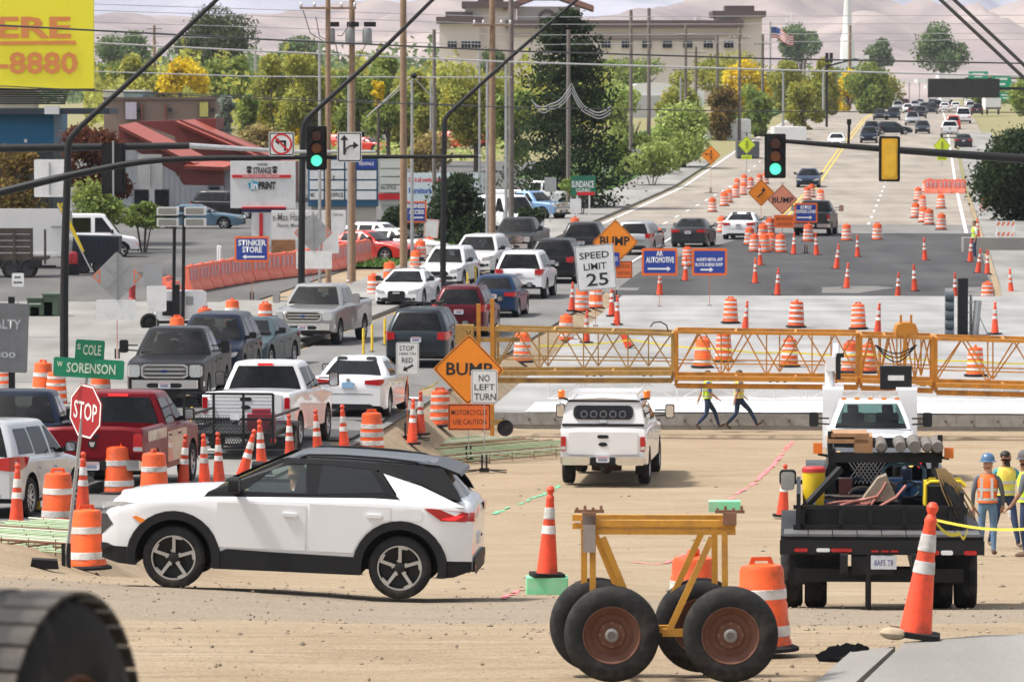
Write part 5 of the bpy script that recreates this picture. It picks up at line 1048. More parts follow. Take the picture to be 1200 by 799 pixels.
r,e,k=rect_sign('business_sign','blue business access sign beside the dark evergreen shrub',(475,236,500,261),Yb(488,300),SIGNORD,None,stand='spring')
blue_inner(e,k,21*k,21*k,[('BUSINESS',477,239,498,244),('ACCESS',479,246,497,251)],487.5,248.5,(496,480,255,1.6))
r,e,k,c=diamond_sign('bump_sign','faded salmon bump sign above an orange plate on the asphalt',917,234,18,262,SIGNFADE,[('BUMP',905,231,930,238)],bold=.02)
subplate(r,(907,252,931,267),262,SIGNORD,None,[('MOTORCYCLES',910,255,928,258),('USE CAUTION',911,261,928,264)])
r,e,k,c=diamond_sign('lane_shift_sign','orange diamond sign with a black curving arrow',892,226,16,264,SIGNOR,())
m=MB();m.tube([(-.18,-.008,-.22),(-.10,-.008,-.14),(.05,-.008,-.02),(.12,-.008,.12)],.035,5);m.add([(.0,-.02,.10),(.24,-.02,.10),(.14,-.02,.28)],[(0,1,2)]);m.obj('arrow',INK,e)
r,e,k,c=diamond_sign('worker_sign','small orange flagger warning sign far down the sidewalk',833,182,11.5,380,SIGNOR,())
m=MB();m.ball((.02,-.01,.28),.07,8,5);m.bar((.02,-.01,.2),(.02,-.01,-.1),.14,.02);m.bar((.0,-.01,-.1),(-.06,-.01,-.36),.07,.02);m.bar((.04,-.01,-.1),(.10,-.01,-.36),.07,.02);m.bar((.0,-.01,.12),(-.30,-.01,.06),.06,.02);m.box((-.36,-.01,.08),(.12,.02,.12));m.obj('figure',INK,e)
LIME=mat('sign_lime',(.62,.78,.02),.45,var=.05)
for cx,cy,Y,lab in((875,170,420,'lime yellow pedestrian crossing sign beside the left far lane'),(1104,171,455,'lime yellow pedestrian crossing sign at the far right lane')):
    r,e,k,c=diamond_sign('pedestrian_sign',lab,cx,cy,10.5,Y,LIME,(),flags=False,stand='post',border=INK)
    m=MB();m.ball((.02,-.01,.28),.07,8,5);m.bar((.02,-.01,.2),(.0,-.01,-.1),.13,.02);m.bar((.0,-.01,-.1),(-.12,-.01,-.36),.07,.02);m.bar((.02,-.01,-.1),(.14,-.01,-.36),.07,.02);m.bar((.04,-.01,.14),(.18,-.01,-.06),.05,.02);m.bar((.0,-.01,.14),(-.14,-.01,-.04),.05,.02);m.obj('figure',INK,e)
    subplate(r,(cx-6,cy+12,cx+6,cy+17),Y,LIME,None,[('AHEAD',cx-5,cy+13,cx+5,cy+16)])
    m=MB();m.box((0,.04,c.z-r.location.z+.85),(.10,.10,.22));m.box((0,.0,c.z-r.location.z+1.0),(.6,.3,.04));m.obj('solar_beacon',BLACKM,r)
def back_sign(label,cx,cy,rpx,Y,plate=None,border=SIGNORD,stand='spring',m0=ALUM):
    r,e,k,c=diamond_sign('sign_back',label,cx,cy,rpx,Y,m0,(),stand=stand,border=None)
    m=MB();R0=rpx*k
    for s in(-1,1):m.add([(s*(R0-.02),-.004,0),(s*(R0-.25),-.004,.22),(s*(R0-.25),-.004,-.22),(s*(R0-.06),-.005,0),(s*(R0-.22),-.005,.15),(s*(R0-.22),-.005,-.15)],[(0,1,4,3),(1,2,5,4),(2,0,3,5)])
    m.obj('edge_marking',border,e,smooth=0)
    for s in(-1,1):m=MB();m.bar((-s*R0*.5,-.012,-R0*.5),(s*R0*.5,-.012,R0*.5),.03,.012,up=(0,1,0));m.obj('spar',STEEL,e,smooth=0)
    m=MB();m.bar((0,-.012,-R0*.97),(0,-.012,R0*.97),.045,.02);m.obj('spar',STEEL,e,smooth=0)
    if plate:subplate(r,plate,Y,SIGNW)
    return r
back_sign('grey back of a diamond sign with a white plate, by the light tower',137,324,29.5,Yb(137,425),(113,351,159,375))
back_sign('grey back of a tilted diamond sign in front of the barriers',367,273,23,Yb(367,345),(347,294,389,315))
rect_sign('sign_back','white sign back next to the tilted diamond sign',(378,273,397,297),Yb(388,344),SIGNW,stand='spring',post_m=STEEL)
rect_sign('sign_back','white sign back on a short stand beside the light tower',(172,335,195,365),Yb(176,392),SIGNW,stand='spring',post_m=STEEL)
rect_sign('sign_back','grey sign back between the diamond sign and the light tower',(168,310,190,337),Yb(180,385),ALUM,stand='spring',post_m=STEEL)
rect_sign('sign_back','small white sign tilted before the evergreen shrub',(497,257,514,279),Yb(504,300),SIGNW,SIGNFADE,.03,roll=5,stand='spring',post_m=STEEL)
rect_sign('sign_back','pale grey sign back over the classic pickup',(638,208,652,225),300,ALUM,stand='post')
rect_sign('sign_back','small white sign under the green sign board',(668,233,681,250),296,SIGNW,stand='post')
rect_sign('sign_back','grey sign back in front of the far bushes',(741,175,753,187),400,ALUM,stand='post')
r,e,k=rect_sign('lot_sign','small white notice on a stake by the left lot',(14,320,28,336),190,SIGNW,None,text=[('--',17,324,24,326),('---',16,330,26,332)],stand='post')
r,e,k=rect_sign('property_sign','grey weathered realty board on a thick black post',(-32,355,33,436),118,mat('weathered_board',(.16,.165,.17),.7,var=.2,scale=3),None,text=[('REALTY',-20,374,24,385,mat('pale_grey_ink',(.45,.47,.48),.6)),('-800',-12,412,19,419,mat('pale_grey_ink'))],stand='none',roll=2)
m=MB();m.bar((.25,.1,-.2),(.25,.1,3.3),.14,.14);m.obj('post',BLACKM,r)
r,e,k=rect_sign('shop_sign','green sign board on white posts beside the grass',(669,206,698,229),292,mat('shop_green',(.01,.14,.08),.5),None,text=[('SUNDANCE',670,212,696,220,INKW),('CLINIC',675,221,692,225,INKW)],stand='posts2',base=.35,post_m=SIGNW)
subplate(r,(676,225,697,229),291.9,INKR,None)
q=P(1178,281);r=thing('barricade','small barricade with slanting red and white stripes at the right kerb','barricade',q)
for s in(-1,1):m=MB();m.bar((s*.45,-.15,0),(s*.45,0,1.05),.05);m.bar((s*.45,.15,0),(s*.45,0,1.05),.05);m.obj('leg',SIGNW,r)
for z in(.30,.85):
    b=MB().box((0,-.05,z),(1.1,.03,.22)).obj('board',SIGNW,r);m=MB()
    for i in range(4):x=-.48+i*.26;m.add([(x,-.068,z-.105),(x+.12,-.068,z-.105),(x+.22,-.068,z+.105),(x+.10,-.068,z+.105)],[(0,1,2,3)])
    m.obj('stripe',mat('stripe_orange',(.75,.15,.05),.5),b,smooth=0)
tag(MB().prism(rrect(-2.2,3.5,-.6,.6,.03),0,.75,lambda p_,t:(p_[0],p_[1],t)).obj('concrete_block',CONC,None,P(1180,296)),'pale concrete block wall below the striped barricade','block')
TRO=mat('truss_orange',(.52,.21,.015),.5,var=.2,scale=3,dirt=(.20,.10,.04,.7),dscale=2);TRY=mat('truss_weathered',(.38,.22,.055),.65,var=.25,scale=2,dirt=(.15,.09,.05,.75),dscale=1.5)
def truss_bay(root_label,pxa,pxb,ya,yb,topa,topb,bota,botb,m0,seed):
    """box truss bay between two pixels; distances ya, yb; top and bottom edges in picture rows"""
    A,B=at(pxa,topa,ya),at(pxb,topb,yb);a,b=at(pxa,bota,ya),at(pxb,botb,yb)
    root=thing('truss_bay',root_label,'truss',a,0,'bays of the paving truss');o=Vector(a);dep=Vector((0.08,1.5,.02))
    def bar(p,q,w_,t_,nm,mm=None,up=(0,1,0)):mb=MB();mb.bar(p-o,q-o,w_,t_,up=up);return mb.obj(nm,mm or m0,root,smooth=0)
    z=Vector((0,0,1))
    for k in(0,1):
        d=dep*k;bar(A+d,B+d,.08,.15 if k==0 else .10,'top_chord');bar(a+d+z*.21,b+d+z*.21,.12,.42 if k==0 else .2,'bottom_chord')
        f=bar(a+d+z*.01+Vector((0,-.07,0)),b+d+z*.01+Vector((0,-.07,0)),.14,.035,'flange')if k==0 else None
        n=8 if k==0 else 7;rr=random.Random(seed)
        for i in range(n):
            t0,t1=i/n,(i+1)/n;p0,p1=a.lerp(b,t0)+d+z*.3,A.lerp(B,t0)+d;q0,q1=a.lerp(b,t1)+d+z*.3,A.lerp(B,t1)+d
            if i%2:bar(p1,q0,.038,.038,'diagonal')
            else:bar(p0,q1,.038,.038,'diagonal')
            if i and i%2==0:bar(p0,p1,.035,.035,'strut')
        for p_,q_ in((a,A),(b,B)):bar(p_+d,q_+d,.075,.075,'end_post')
        bar(a.lerp(A,.42)+d,b.lerp(B,.42)+d,.035,.035,'rail')
    for t in(0,.33,.66,1):bar(A.lerp(B,t),A.lerp(B,t)+dep,.07,.07,'cross_tie',up=(0,0,1));bar(a.lerp(b,t)+z*.2,a.lerp(b,t)+dep+z*.2,.07,.07,'cross_tie',up=(0,0,1))
    hm=MB().lathe([(.055,0),(.055,-.03),(.03,-.035)],10,'y').mesh('bolt_hole',mat('hole_dark',(.05,.03,.02),.8))
    for t in(.52,.56,.60,.84,.88):link('bolt_hole',hm,root,a.lerp(b,t)-o+z*.17+Vector((0,-.055,0)))
    return root
truss_bay('weathered yellow truss bay beside the bump sign',580,788,138,137.5,386,392,446,446,TRY,1)
truss_bay('orange truss bay above the two walking workers',792,1005,137.5,137,389,392,452,454,TRO,2)
truss_bay('orange truss bay with looping black hoses',1009,1093,137,136.8,394,396,455,458,TRO,3)
truss_bay('orange truss bay running out of the picture past the right drum',1097,1340,136.8,136,397,404,460,466,TRO,4)
q=at(566,385,138);g=gp(566,138);r=thing('truss_tower','yellow end tower of the truss standing behind the bump sign','tower',g);h=q.z-g.z
for dx in(-.12,.25):MB().bar((dx,0,-.3),(dx,0,at(566,356 if dx<0 else 350,138).z-g.z),.13,.11).obj('post',TRO,r)
for z0,x1 in((h,1.0),(h-.3,1.0),(h-1.1,1.0),(h-1.4,.9)):MB().bar((-.5,0,z0),(x1,0,z0),.12,.1,up=(0,1,0)).obj('beam',TRY,r)
MB().box((-.5,.1,h-.15),(.5,.4,.5)).obj('engine_housing',TRY,r)
for s in(-.5,.6):
    e=link('wheel',None,r,(s,0,.1));MB().lathe([(.12,-.1),(.22,-.12),(.22,.12),(.12,.1)],18,'y').obj('tyre',TYRE,e)
MB().bar((-.5,0,.25),(.6,0,.25),.14).obj('bogie',TRY,r)
q=at(1062,393,136.9);r=thing('truss_carriage','orange carriage riding on top of the truss','carriage',q)
k=136.9/F;m=MB();m.prism([(-12*k,.0),(12*k,0),(14*k,4*k),(11*k,13*k),(6*k,15*k),(-5*k,15*k),(-11*k,12*k),(-13*k,4*k)],-.1,.8,lambda p_,t:(p_[0],t,p_[1]));m.obj('body',TRO,r)
for s in(-1,1):MB().bar((s*6*k,.1,.2),(s*6*k,.1,24*k),.06).obj('horn',TRO,r)
MB().bar((-2*k,-.12,0),(-2*k,-.12,-38*k),.09).obj('hanging_post',TRO,r)
r0=thing('hydraulic_hoses','black hydraulic hoses looping below the truss carriage','hose',at(1050,404,136.4))
for i in range(3):
    m=MB();pts=[Vector(((-24+48*t)*k,.0,(-10-5*i)*k*math.sin(math.pi*t)))for t in[j/12 for j in range(13)]];m.tube(pts,.018,5);m.obj('hose',RUBBER,r0)
tag(MB().tube([at(762,383,138)+Vector((0,0,0)),at(766,378,138),at(774,377,138),at(781,381,138),at(783,388,138)],.02,6).obj('cable',RUBBER),'black cable looping over the top chord of the truss','cable')
ALU=mat('pale_aluminium',(.72,.72,.72),.45,metal=.2,var=.08)
r=thing('lattice_screed','pale aluminium lattice beam lying along the slab edge behind the white pickup','screed',xy(-10.2,142.6)+(slab_z(-10.2,142.6)+.2,))
def sc(u,z):x,y=xy(u,142.3);return Vector((x,y,slab_z(u,142.3)+.32+z))-Vector(r.location)
for z in(0.02,.46):m=MB();m.tube([sc(-10.6+i*.9,z)for i in range(16)],.03,6);m.obj('rail',ALU,r)
for i in range(15):
    u=-10.6+i*.9;m=MB();m.tube([sc(u,0),sc(u,.46)],.022,5);m.obj('upright',ALU,r);m=MB();m.tube([sc(u,.46 if i%2 else 0),sc(u+.9,0 if i%2 else .46)],.018,5);m.obj('diagonal',ALU,r)
def tape(pts,label,w_=.045):
    m=MB();n=10;q=[]
    for a,b in zip(pts,pts[1:]):
        for i in range(n):t=i/n;p=Vector(a).lerp(Vector(b),t);p.z-=.06*math.sin(math.pi*t);q.append(p)
    q.append(Vector(pts[-1]));vs=[p for p in q]+[p+Vector((0,.01,w_))for p in q];N=len(q);m.add(vs,[(i,i+1,N+i+1,N+i)for i in range(N-1)]);tag(m.obj('caution_tape',YELLOWT),label,'tape')
tape([at(632,406,152),at(740,399,152),at(848,410,151),at(925,413,151),at(1017,416,150.5),at(1143,424,150),at(1230,425,150)],'yellow caution tape strung between drums behind the truss')
ct=at(1094,610,43.6);tape([ct,at(1125,627,43.8),at(1134,622,43.9)],'loose end of yellow tape tied to the large cone',.03);tape([ct,at(1240,617,43)],'taut yellow caution tape running right from the large cone',.022)
tape([at(492,457,Yb(493,510)),at(515,447,Yb(517,500))],'short yellow tape between the cone and the battered drum')
UP=scaled('pickup',L=6.2,W=2.03,H=1.99,wb=3.96,fo=.98,R=.41,tow=True,sill=.50,clad=.52)
UP['top']=[(-3.1,1.36),(-3.05,1.42),(-.95,1.42),(-.85,1.36),(1.2,1.33),(1.7,1.29),(2.6,1.22),(2.95,1.17),(3.1,1.05)];UP['bed']=(-3.02,-.9);UP['belt']=1.33
URZ=AWAY+.02-rad(1.5);loc,rot=pose(UP,711,566,URZ,'r')
kit=withpm(rear_pickup(2.03,tl=(.86,.99),tz=(.84,1.18),bump=CHROME,plate=.66),P_WHITE)
V=vehicle('utility_pickup','white pickup truck with a canopy and roof rack driving off over the dirt','pickup truck',UP,loc,0,P_WHITE,fr=front_pickup(2.03),re=kit,style='truck',rot=rot);r=V.root
m=MB();secs=[]
for x in(-3.08,-3.0,-2.0,-.95):
    z0=1.40;hb,ht=.99,.86;zt=2.04+(.03 if x>-2.9 else 0);xx=0 if x>-3.05 else .16
    secs.append([(x,hb,z0),(x+xx*.2,hb-.02,z0+.06),(x+xx*.8,ht+.02,zt-.10),(x+xx,ht-.08,zt),(x+xx,0,zt+.04),(x+xx,-ht+.08,zt),(x+xx*.8,-ht-.02,zt-.10),(x+xx*.2,-hb+.02,z0+.06),(x,-hb,z0)])
n_=9;vs=[p for s in secs for p in s];fs=[(i*n_+k,i*n_+k+1,(i+1)*n_+k+1,(i+1)*n_+k)for i in range(3)for k in range(n_-1)]+[tuple(range(n_)),tuple(range(3*n_,4*n_))]
m.add(vs,fs);cp=m.obj('canopy',P_WHITE,r,smooth=25)
def onback(z):return-3.08-.004+.16*max(0,(z-1.46)/.55)
def bpatch(poly,nm,mt,off,par=cp):
    m=MB();q=[(onback(z)-off,y,z)for y,z in poly];q2=[(onback(z)+.02,y,z)for y,z in poly];k=len(q);m.add(q+q2,[tuple(range(k))]+[(i,(i+1)%k,k+(i+1)%k,k+i)for i in range(k)]);return m.obj(nm,mt,par,smooth=30)
bpatch(rrect(-.96,.96,1.42,1.48,.02),'lower_trim',BLACKP,.012);bpatch(rrect(-.85,.85,1.98,2.02,.02),'upper_trim',BLACKP,.012)
fr_=bpatch(rrect(-.70,.70,1.58,1.90,.12),'window_frame',BLACKP,.010);bpatch(rrect(-.65,.65,1.61,1.87,.10),'rear_glass',GLASS,.016)
for i in range(5):bpatch([(-.45+.225*i+.085*math.cos(a*.52),1.70+.085*math.sin(a*.52))for a in range(12)],'coiled_ring',mat('grey_ring',(.09,.09,.09),.5),.019);bpatch([(-.45+.225*i+.06*math.cos(a*.52),1.70+.06*math.sin(a*.52))for a in range(12)],'ring_hole',GLASS,.0215)
bpatch(rrect(-.09,.09,1.50,1.57,.03),'latch',STEEL,.02);bpatch(rrect(-.13,.13,2.03,2.07,.02),'high_brake_light',REDL,-.0)
for sg in(1,-1):MB().prism(rrect(-2.7,-1.1,1.60,1.88,.08),0,.006,lambda p_,t:(p_[0],sg*(.955-.20*(p_[1]-1.5)+.012+t),p_[1])).obj('canopy_window',GLASS,cp)
for x in(-2.8,-2.0,-1.2):
    m=MB();m.bar((x,-.80,2.18),(x,.80,2.18),.05,.06);m.bar((x,-.78,2.0),(x,-.80,2.18),.05);m.bar((x,.78,2.0),(x,.80,2.18),.05);m.obj('rack_bar',P_WHITE,cp)
for sg in(1,-1):
    m=MB();m.bar((-2.9,sg*.78,2.18),(-.95,sg*.78,2.18),.05,.06,up=(0,1,0));m.obj('rack_rail',P_WHITE,cp)
    m=MB();m.bar((-2.7,sg*.85,2.02),(-2.7,sg*.98,2.06),.05);m.lathe([(.07,2.03),(.07,2.07)],12,c=(-2.7,sg*1.0,0));m.obj('beacon_bracket',BLACKM,cp)
    MB().lathe([(.085,2.07),(.085,2.22),(.07,2.24),(.001,2.24)],14,c=(-2.7,sg*1.0,0)).obj('beacon',mat('beacon_orange',(.85,.20,.02),.25,coat=.5),cp)
    m=MB();m.ball((-2.95,sg*1.03,1.92),(.05,.05,.06));m.obj('work_lamp',STEEL,cp)
    m=MB();m.prism(rrect(-.12,.12,.0,.36,.01),0,.01,lambda p_,t:(V.xra-.55+t,sg*.83+p_[0],.26+p_[1]*.55));m.obj('mud_flap',RUBBER,r)
m=MB();m.lathe([(.10,-.35),(.12,0),(.10,.35)],12,'y',(V.xra,0,.41));m.ball((V.xra,0,.40),.17);m.bar((V.xra-.9,-.3,.52),(V.xra+2.0,-.3,.52),.08);m.bar((V.xra-.9,.3,.52),(V.xra+2,.3,.52),.08);m.obj('rear_axle',mat('rusty_axle',(.10,.06,.04),.9,var=.3),r)
SP=scaled('pickup',L=6.4,W=2.03,H=2.0,wb=4.1,fo=.95,R=.42,tow=True,sill=.5,clad=.52);SP['belt']=1.33;del SP['bed']
SP['top']=[(-3.2,1.1),(-.85,1.1),(-.8,1.36),(1.2,1.35),(1.7,1.32),(2.6,1.25),(2.95,1.2),(3.2,1.08)]
loc,rot=pose(SP,1020,0,TOWARD+.02,'f',gp(1021,118)+Vector((0,0,0)))
V=vehicle('service_truck','white service truck with tall side boxes and crane, facing the camera','truck',SP,loc,0,P_WHITE,fr=front_pickup(2.03,False,(.84,1.18),2,gm=BK),re=(),style='truck',rot=rot,glass=GLASSB);r=V.root
for sg in(1,-1):MB().prism(rrect(-3.1,-.95,.75,2.20,.06),.62,1.12,lambda p_,t:(p_[0],sg*t,p_[1])).obj('tool_box',P_WHITE,r)
for i in range(5):MB().prism(rrect(-.06+(-.62+.31*i),.06+(-.62+.31*i),0,.05,.02),0,.06,lambda p_,t:(SP['rf']-.15+t*.5,p_[0],1.99+p_[1])).obj('roof_marker',AMBER,r)
m=MB();m.box((-.2,.0,2.10),(.25,1.3,.10));m.obj('light_bar',mat('lightbar_grey',(.45,.42,.40),.3,var=.3,scale=5),r)
m=MB();m.tube([(-1.4,-.95,2.1),(-1.4,-.95,2.75)],.12,12);m.box((-1.4,-.9,2.75),(.35,.30,.35));m.tube([(-1.4,-.82,2.9),(-2.9,-.8,3.1)],.09,8);m.obj('crane',P_WHITE,r)
m=MB();m.box((-1.3,-.75,2.65),(.2,.12,.55));m.box((-1.25,-.70,2.95),(.1,.18,.1));m.obj('crane_hydraulics',BLACKM,r)
m=MB();m.box((-1.5,.62,2.42),(.6,.75,.55));m.box((-1.22,.62,2.45),(.05,.6,.38));m.obj('welder',BLACKM,r);MB().box((-1.17,.62,2.42),(.02,.38,.12)).obj('welder_panel',ALU,r)
MESHM=mat('expanded_mesh_black',(.02,.02,.021),.5,var=.2)
BRZ=rad(-3.2);qa_=P(1023,709);q=qa_-Vector((0,1.05,0));bt=thing('flatbed_truck','black flatbed work truck loaded with tools, seen from behind','truck',q,BRZ);k=q.y/F
def bx(nm,c,s,mt=BLACKM,par=bt,rot=None):return MB().box(c,s,rot).obj(nm,mt,par)
def bX(px):return(px-1020)*k
def bZ(py):return at(1020,py,q.y+(0 if py>=618 else .6 if py>=592 else 1.7)).z-q.z
Yd=0.0
bx('deck',(bX(1023),1.9,bZ(633)),(2.40,3.8,.10));
pl=mat('deck_plate',(.14,.14,.14),.6,metal=.4,var=.3,scale=4)
for i in range(8):bx('deck_plank',(-1.02+bX(1023)+i*.291,.32,bZ(633)+.062),(.28,.72,.03),pl)
rs=bx('rear_sill',(bX(1023),-.03,bZ(641)),(2.42,.06,.17))
for px0,px1,mt in((920,936,REDL),(946,962,SIGNW),(963,988,REDL),(1064,1090,REDL),(1092,1106,SIGNW),(1119,1134,REDL),(1010,1019,REDL),(1022,1031,REDL),(1033,1042,REDL)):
    MB().prism(rrect(bX(px0),bX(px1),bZ(649 if px0>1050 else 646),bZ(642 if px0<1000 else 644),.02),-.09,-.055,lambda p_,t:(p_[0],t,p_[1]+(.0 if px0<1050 else-.0))).obj('rear_lamp' if mt is REDL else 'reflector',mt,rs)
lp=MB().prism(rrect(bX(1010),bX(1040),bZ(666),bZ(650),.01),-.08,-.06,lambda p_,t:(p_[0],t,p_[1])).obj('licence_plate',PLATE,bt);lettering('8AF5 T8',bX(1014),bX(1036),bZ(662),bZ(655),-.083,mat('plate_ink2',(.08,.10,.25),.5),lp,.01)
for sg,px in((-1,917),(1,1124)):
    for dx in(0,-sg*.29):
        e=link('wheel',None,bt,(bX(px)+dx,1.05,.40-.02),(0,0,rad(90)if sg<0 else rad(-90)))
        tm,rm=wheel_meshes(.41,.26,'truck');e.rotation_euler=(0,0,0 if True else 0);e.rotation_euler=(0,0,math.pi/2*(1 if sg<0 else-1));link('tyre',tm,e);link('rim',rm,e)
    e=link('wheel',None,bt,(sg*.86,5.0,.38),(0,0,math.pi/2*(1 if sg<0 else-1)));link('tyre',tm,e);link('rim',rm,e)
    m=MB();m.prism(rrect(-.15,.15,0,.36,.02),0,.012,lambda p_,t:(bX(px)-sg*.12+p_[0],.52+t,.30+p_[1]));m.obj('mud_flap',RUBBER,bt)
bx('axle',(0,1.05,.40),(1.9,.14,.14));bx('hitch_receiver',(bX(1012),.15,bZ(662)),(.5,.4,.22));bx('bumper_beam',(bX(1020),.3,bZ(676)),(2.0,.12,.16));bx('frame_rail',(-.42,2.5,.62),(.09,5.6,.22));bx('frame_rail',(.42,2.5,.62),(.09,5.6,.22));bx('tool_box_under',(bX(950),.8,bZ(662)),(.66,.5,.32));bx('tank',(bX(1085),.9,bZ(666)),(.5,.6,.3))
m=MB();m.tube([(bX(1007),-.02,bZ(640)),(bX(1007),-.02,.06)],.035,8);m.box((bX(1007),-.02,.04),(.2,.14,.03));m.obj('drop_leg',BLACKM,bt)
tf=bx('tailgate_frame',(bX(1017),.55,bZ(594)),(1.98,.05,.05));bx('tailgate_rail',(bX(1017),.55,bZ(625)),(1.98,.05,.12))
for x in(930,975,1010,1050,1105):bx('tailgate_post',(bX(x),.55,bZ(611)),(.05,.05,.36))
m=MB();W_=1.96;Hh=.34
for i in range(60):
    x0=bX(931)+W_*i/60
    m.bar((x0,.56,bZ(624)),(min(x0+.16,bX(931)+W_),.56,bZ(594)),.006);m.bar((x0+.16 if x0+.16<bX(931)+W_ else bX(931)+W_,.56,bZ(624)),(x0,.56,bZ(594)),.006)
o=m.obj('mesh_panel',MESHM,bt,smooth=0)
hb=bx('bed_side',(bX(925),1.9,bZ(600)),(.05,2.8,.45));bx('bed_side',(bX(1118),1.9,bZ(598)),(.05,2.8,.45));bx('tail_board',(bX(1016),.95,bZ(612)),(1.9,.04,.34))
for px in(928,1122):
    sg=-1 if px<1000 else 1;topx=975 if sg<0 else 1087
    m=MB();m.bar((bX(px),.7,bZ(600)),(bX(topx),1.1,bZ(545)),.07);m.obj('rack_brace',BLACKM,bt)
    m=MB();m.bar((bX(966 if sg<0 else 1093),3.2,bZ(640)),(bX(966 if sg<0 else 1093),3.2,bZ(535)),.09);m.obj('rack_post',BLACKM,bt)
rk=bx('rack_beam',(bX(1030),1.6,bZ(535)),(1.36,.10,.12));bx('rack_beam',(bX(1030),3.2,bZ(528)),(1.36,.10,.12));bx('rack_side',(bX(964),2.4,bZ(531)),(.08,1.7,.08));bx('rack_side',(bX(1094),2.4,bZ(531)),(.08,1.7,.08))
bx('rack_upright',(bX(963),1.6,bZ(520)),(.06,.06,.32));bx('rack_upright',(bX(1095),1.6,bZ(522)),(.06,.06,.28))
cabm=MB();cabm.prism([(bX(950),bZ(630)),(bX(1093),bZ(630)),(bX(1093),bZ(588)),(bX(1080),bZ(546)),(bX(965),bZ(546)),(bX(950),bZ(588))],3.4,5.0,lambda p_,t:(p_[0],t,p_[1]));cabm.obj('cab',P_BLACK,bt);
MB().prism(rrect(bX(968),bX(1078),bZ(584),bZ(552),.06),3.37,3.395,lambda p_,t:(p_[0],t,p_[1])).obj('cab_rear_window',GLASS,bt);bx('hood',(bX(1021),5.7,bZ(606)),(1.75,1.5,.55),P_BLACK)
gm=MB()
for i in range(7):x=bX(984)+i*.05;gm.bar((x,3.3,bZ(578)),(x+.22,3.3,bZ(548)),.012);gm.bar((x+.22,3.3,bZ(578)),(x,3.3,bZ(548)),.012)
gm.obj('window_guard',STEEL,bt,smooth=0)
m=MB();m.prism(rrect(bX(901),bX(922),bZ(592),bZ(565),.05),3.7,3.85,lambda p_,t:(p_[0],t,p_[1]));m.obj('mirror',BLACKP,bt);MB().prism(rrect(bX(903),bX(920),bZ(589),bZ(567),.04),3.68,3.70,lambda p_,t:(p_[0],t,p_[1])).obj('mirror_glass',mat('mirror_pale',(.45,.48,.48),.2,metal=.5),bt);bx('mirror_arm',(bX(930),3.8,bZ(580)),(.4,.05,.05))
bx('mirror',(bX(1108),3.8,bZ(577)),(.14,.1,.18))
for px,py,mt in((974,543,mat('amber_lit',(.9,.45,.05),.3,emit=(1,.6,.15,1.2))),(1063,549,mat('amber_lit'))):MB().prism(rrect(bX(px-3),bX(px+3),bZ(py+6),bZ(py-6),.02),2.9,2.94,lambda p_,t:(p_[0],t,p_[1])).obj('warning_lamp',mt,bt)
MB().prism(rrect(bX(1071),bX(1076),bZ(556),bZ(544),.02),2.9,2.94,lambda p_,t:(p_[0],t,p_[1])).obj('brake_lamp',REDLIT,bt)
for px,py in((948,525),(1106,530)):
    MB().box((bX(px),1.7,bZ(py)),(.11,.12,.13)).obj('rack_beacon',mat('beacon_orange'),bt);m=MB();m.bar((bX(px),1.7,bZ(py+7)),(bX(965 if px<1000 else 1093),1.7,bZ(535)),.03);m.obj('beacon_arm',BLACKM,bt)
BT=bt.matrix_world.copy();Mbt=Matrix.Translation(q)@Matrix.Rotation(BRZ,4,'Z')
def onbt(px,y,py):return Mbt@Vector((bX(px),y,bZ(py)))
def lay(name,label,cat,mb,mt,loc,rz=rad(-3.2),rot=None):return tag(mb.obj(name,mt,None,loc,rot or(0,0,rz)),label,cat)
wc=mat('old_plank',(.36,.20,.10),.85,var=.25,scale=5)
for i,(px,py,w_,h_)in enumerate([(984,516,.50,.05),(986,509,.44,.045),(1003,520,.22,.20)]):lay('timber',['weathered plank at the bottom of the pile on the truck rack','shorter plank on top of the pile on the truck rack','block of stacked red brown timber on the truck rack'][i],'timber',MB().box((0,0,0),(w_,.7,h_)),wc,onbt(px,1.9,py))
for i,px in enumerate((1024,1047,1064,1079,1091)):
    m=MB();m.lathe([(.05+.012*(i%3),-.5),(.075-.008*(i%2),-.46),(.07+.01*(i%3),.5),(.04,.56)],14,'y');lay('grey_roll','grey dusty roll lying on the rack of the black truck','roll',m,mat('dusty_roll',(.15,.135,.12),.9,var=.35,scale=8),onbt(px,1.8,521))['group']='rolls on the truck rack'
cz=onbt(943,1.2,588);wcool=thing('water_cooler','yellow round water cooler with a red lid on the black truck','cooler',cz,BRZ)
MB().lathe([(.125,0),(.13,.05),(.138,.36),(.14,.40)],20).obj('body',mat('cooler_yellow',(.72,.50,.02),.4,var=.08),wcool);MB().lathe([(.145,.40),(.145,.445),(.12,.465),(.001,.47)],20).obj('lid',mat('cooler_red',(.45,.03,.03),.4),wcool);MB().box((0,-.15,.05),(.04,.05,.05)).obj('spigot',SIGNW,wcool)
ch=thing('hose_coil','pink air hose coiled over the load of the black truck','hose',onbt(990,1.2,590),BRZ)
for j in range(3):
    m=MB();m.tube([Vector((.10*j+.26*math.cos(a*.4)-.1,.1*math.sin(a*.9),.07*math.sin(a*.4+j)+.03*j))for a in range(17)],.018,6);m.obj('hose_loop',mat('hose_pink',(.45,.18,.15),.6),ch)
m=MB();m.tube([(.2,.0,.0),(.36,0,.22),(.40,0,.30)],.018,6);m.tube([(.3,-.05,.0),(.52,0,.12),(.64,.05,.26)],.018,6);m.obj('hose_end',mat('hose_pink'),ch)
m=MB();m.tube([Vector((-.42+.14*math.cos(a*.4),0,.02+.06*math.sin(a*.4)))for a in range(10)],.014,6);m.obj('blue_hose',mat('hose_blue',(.03,.10,.30),.6),ch)
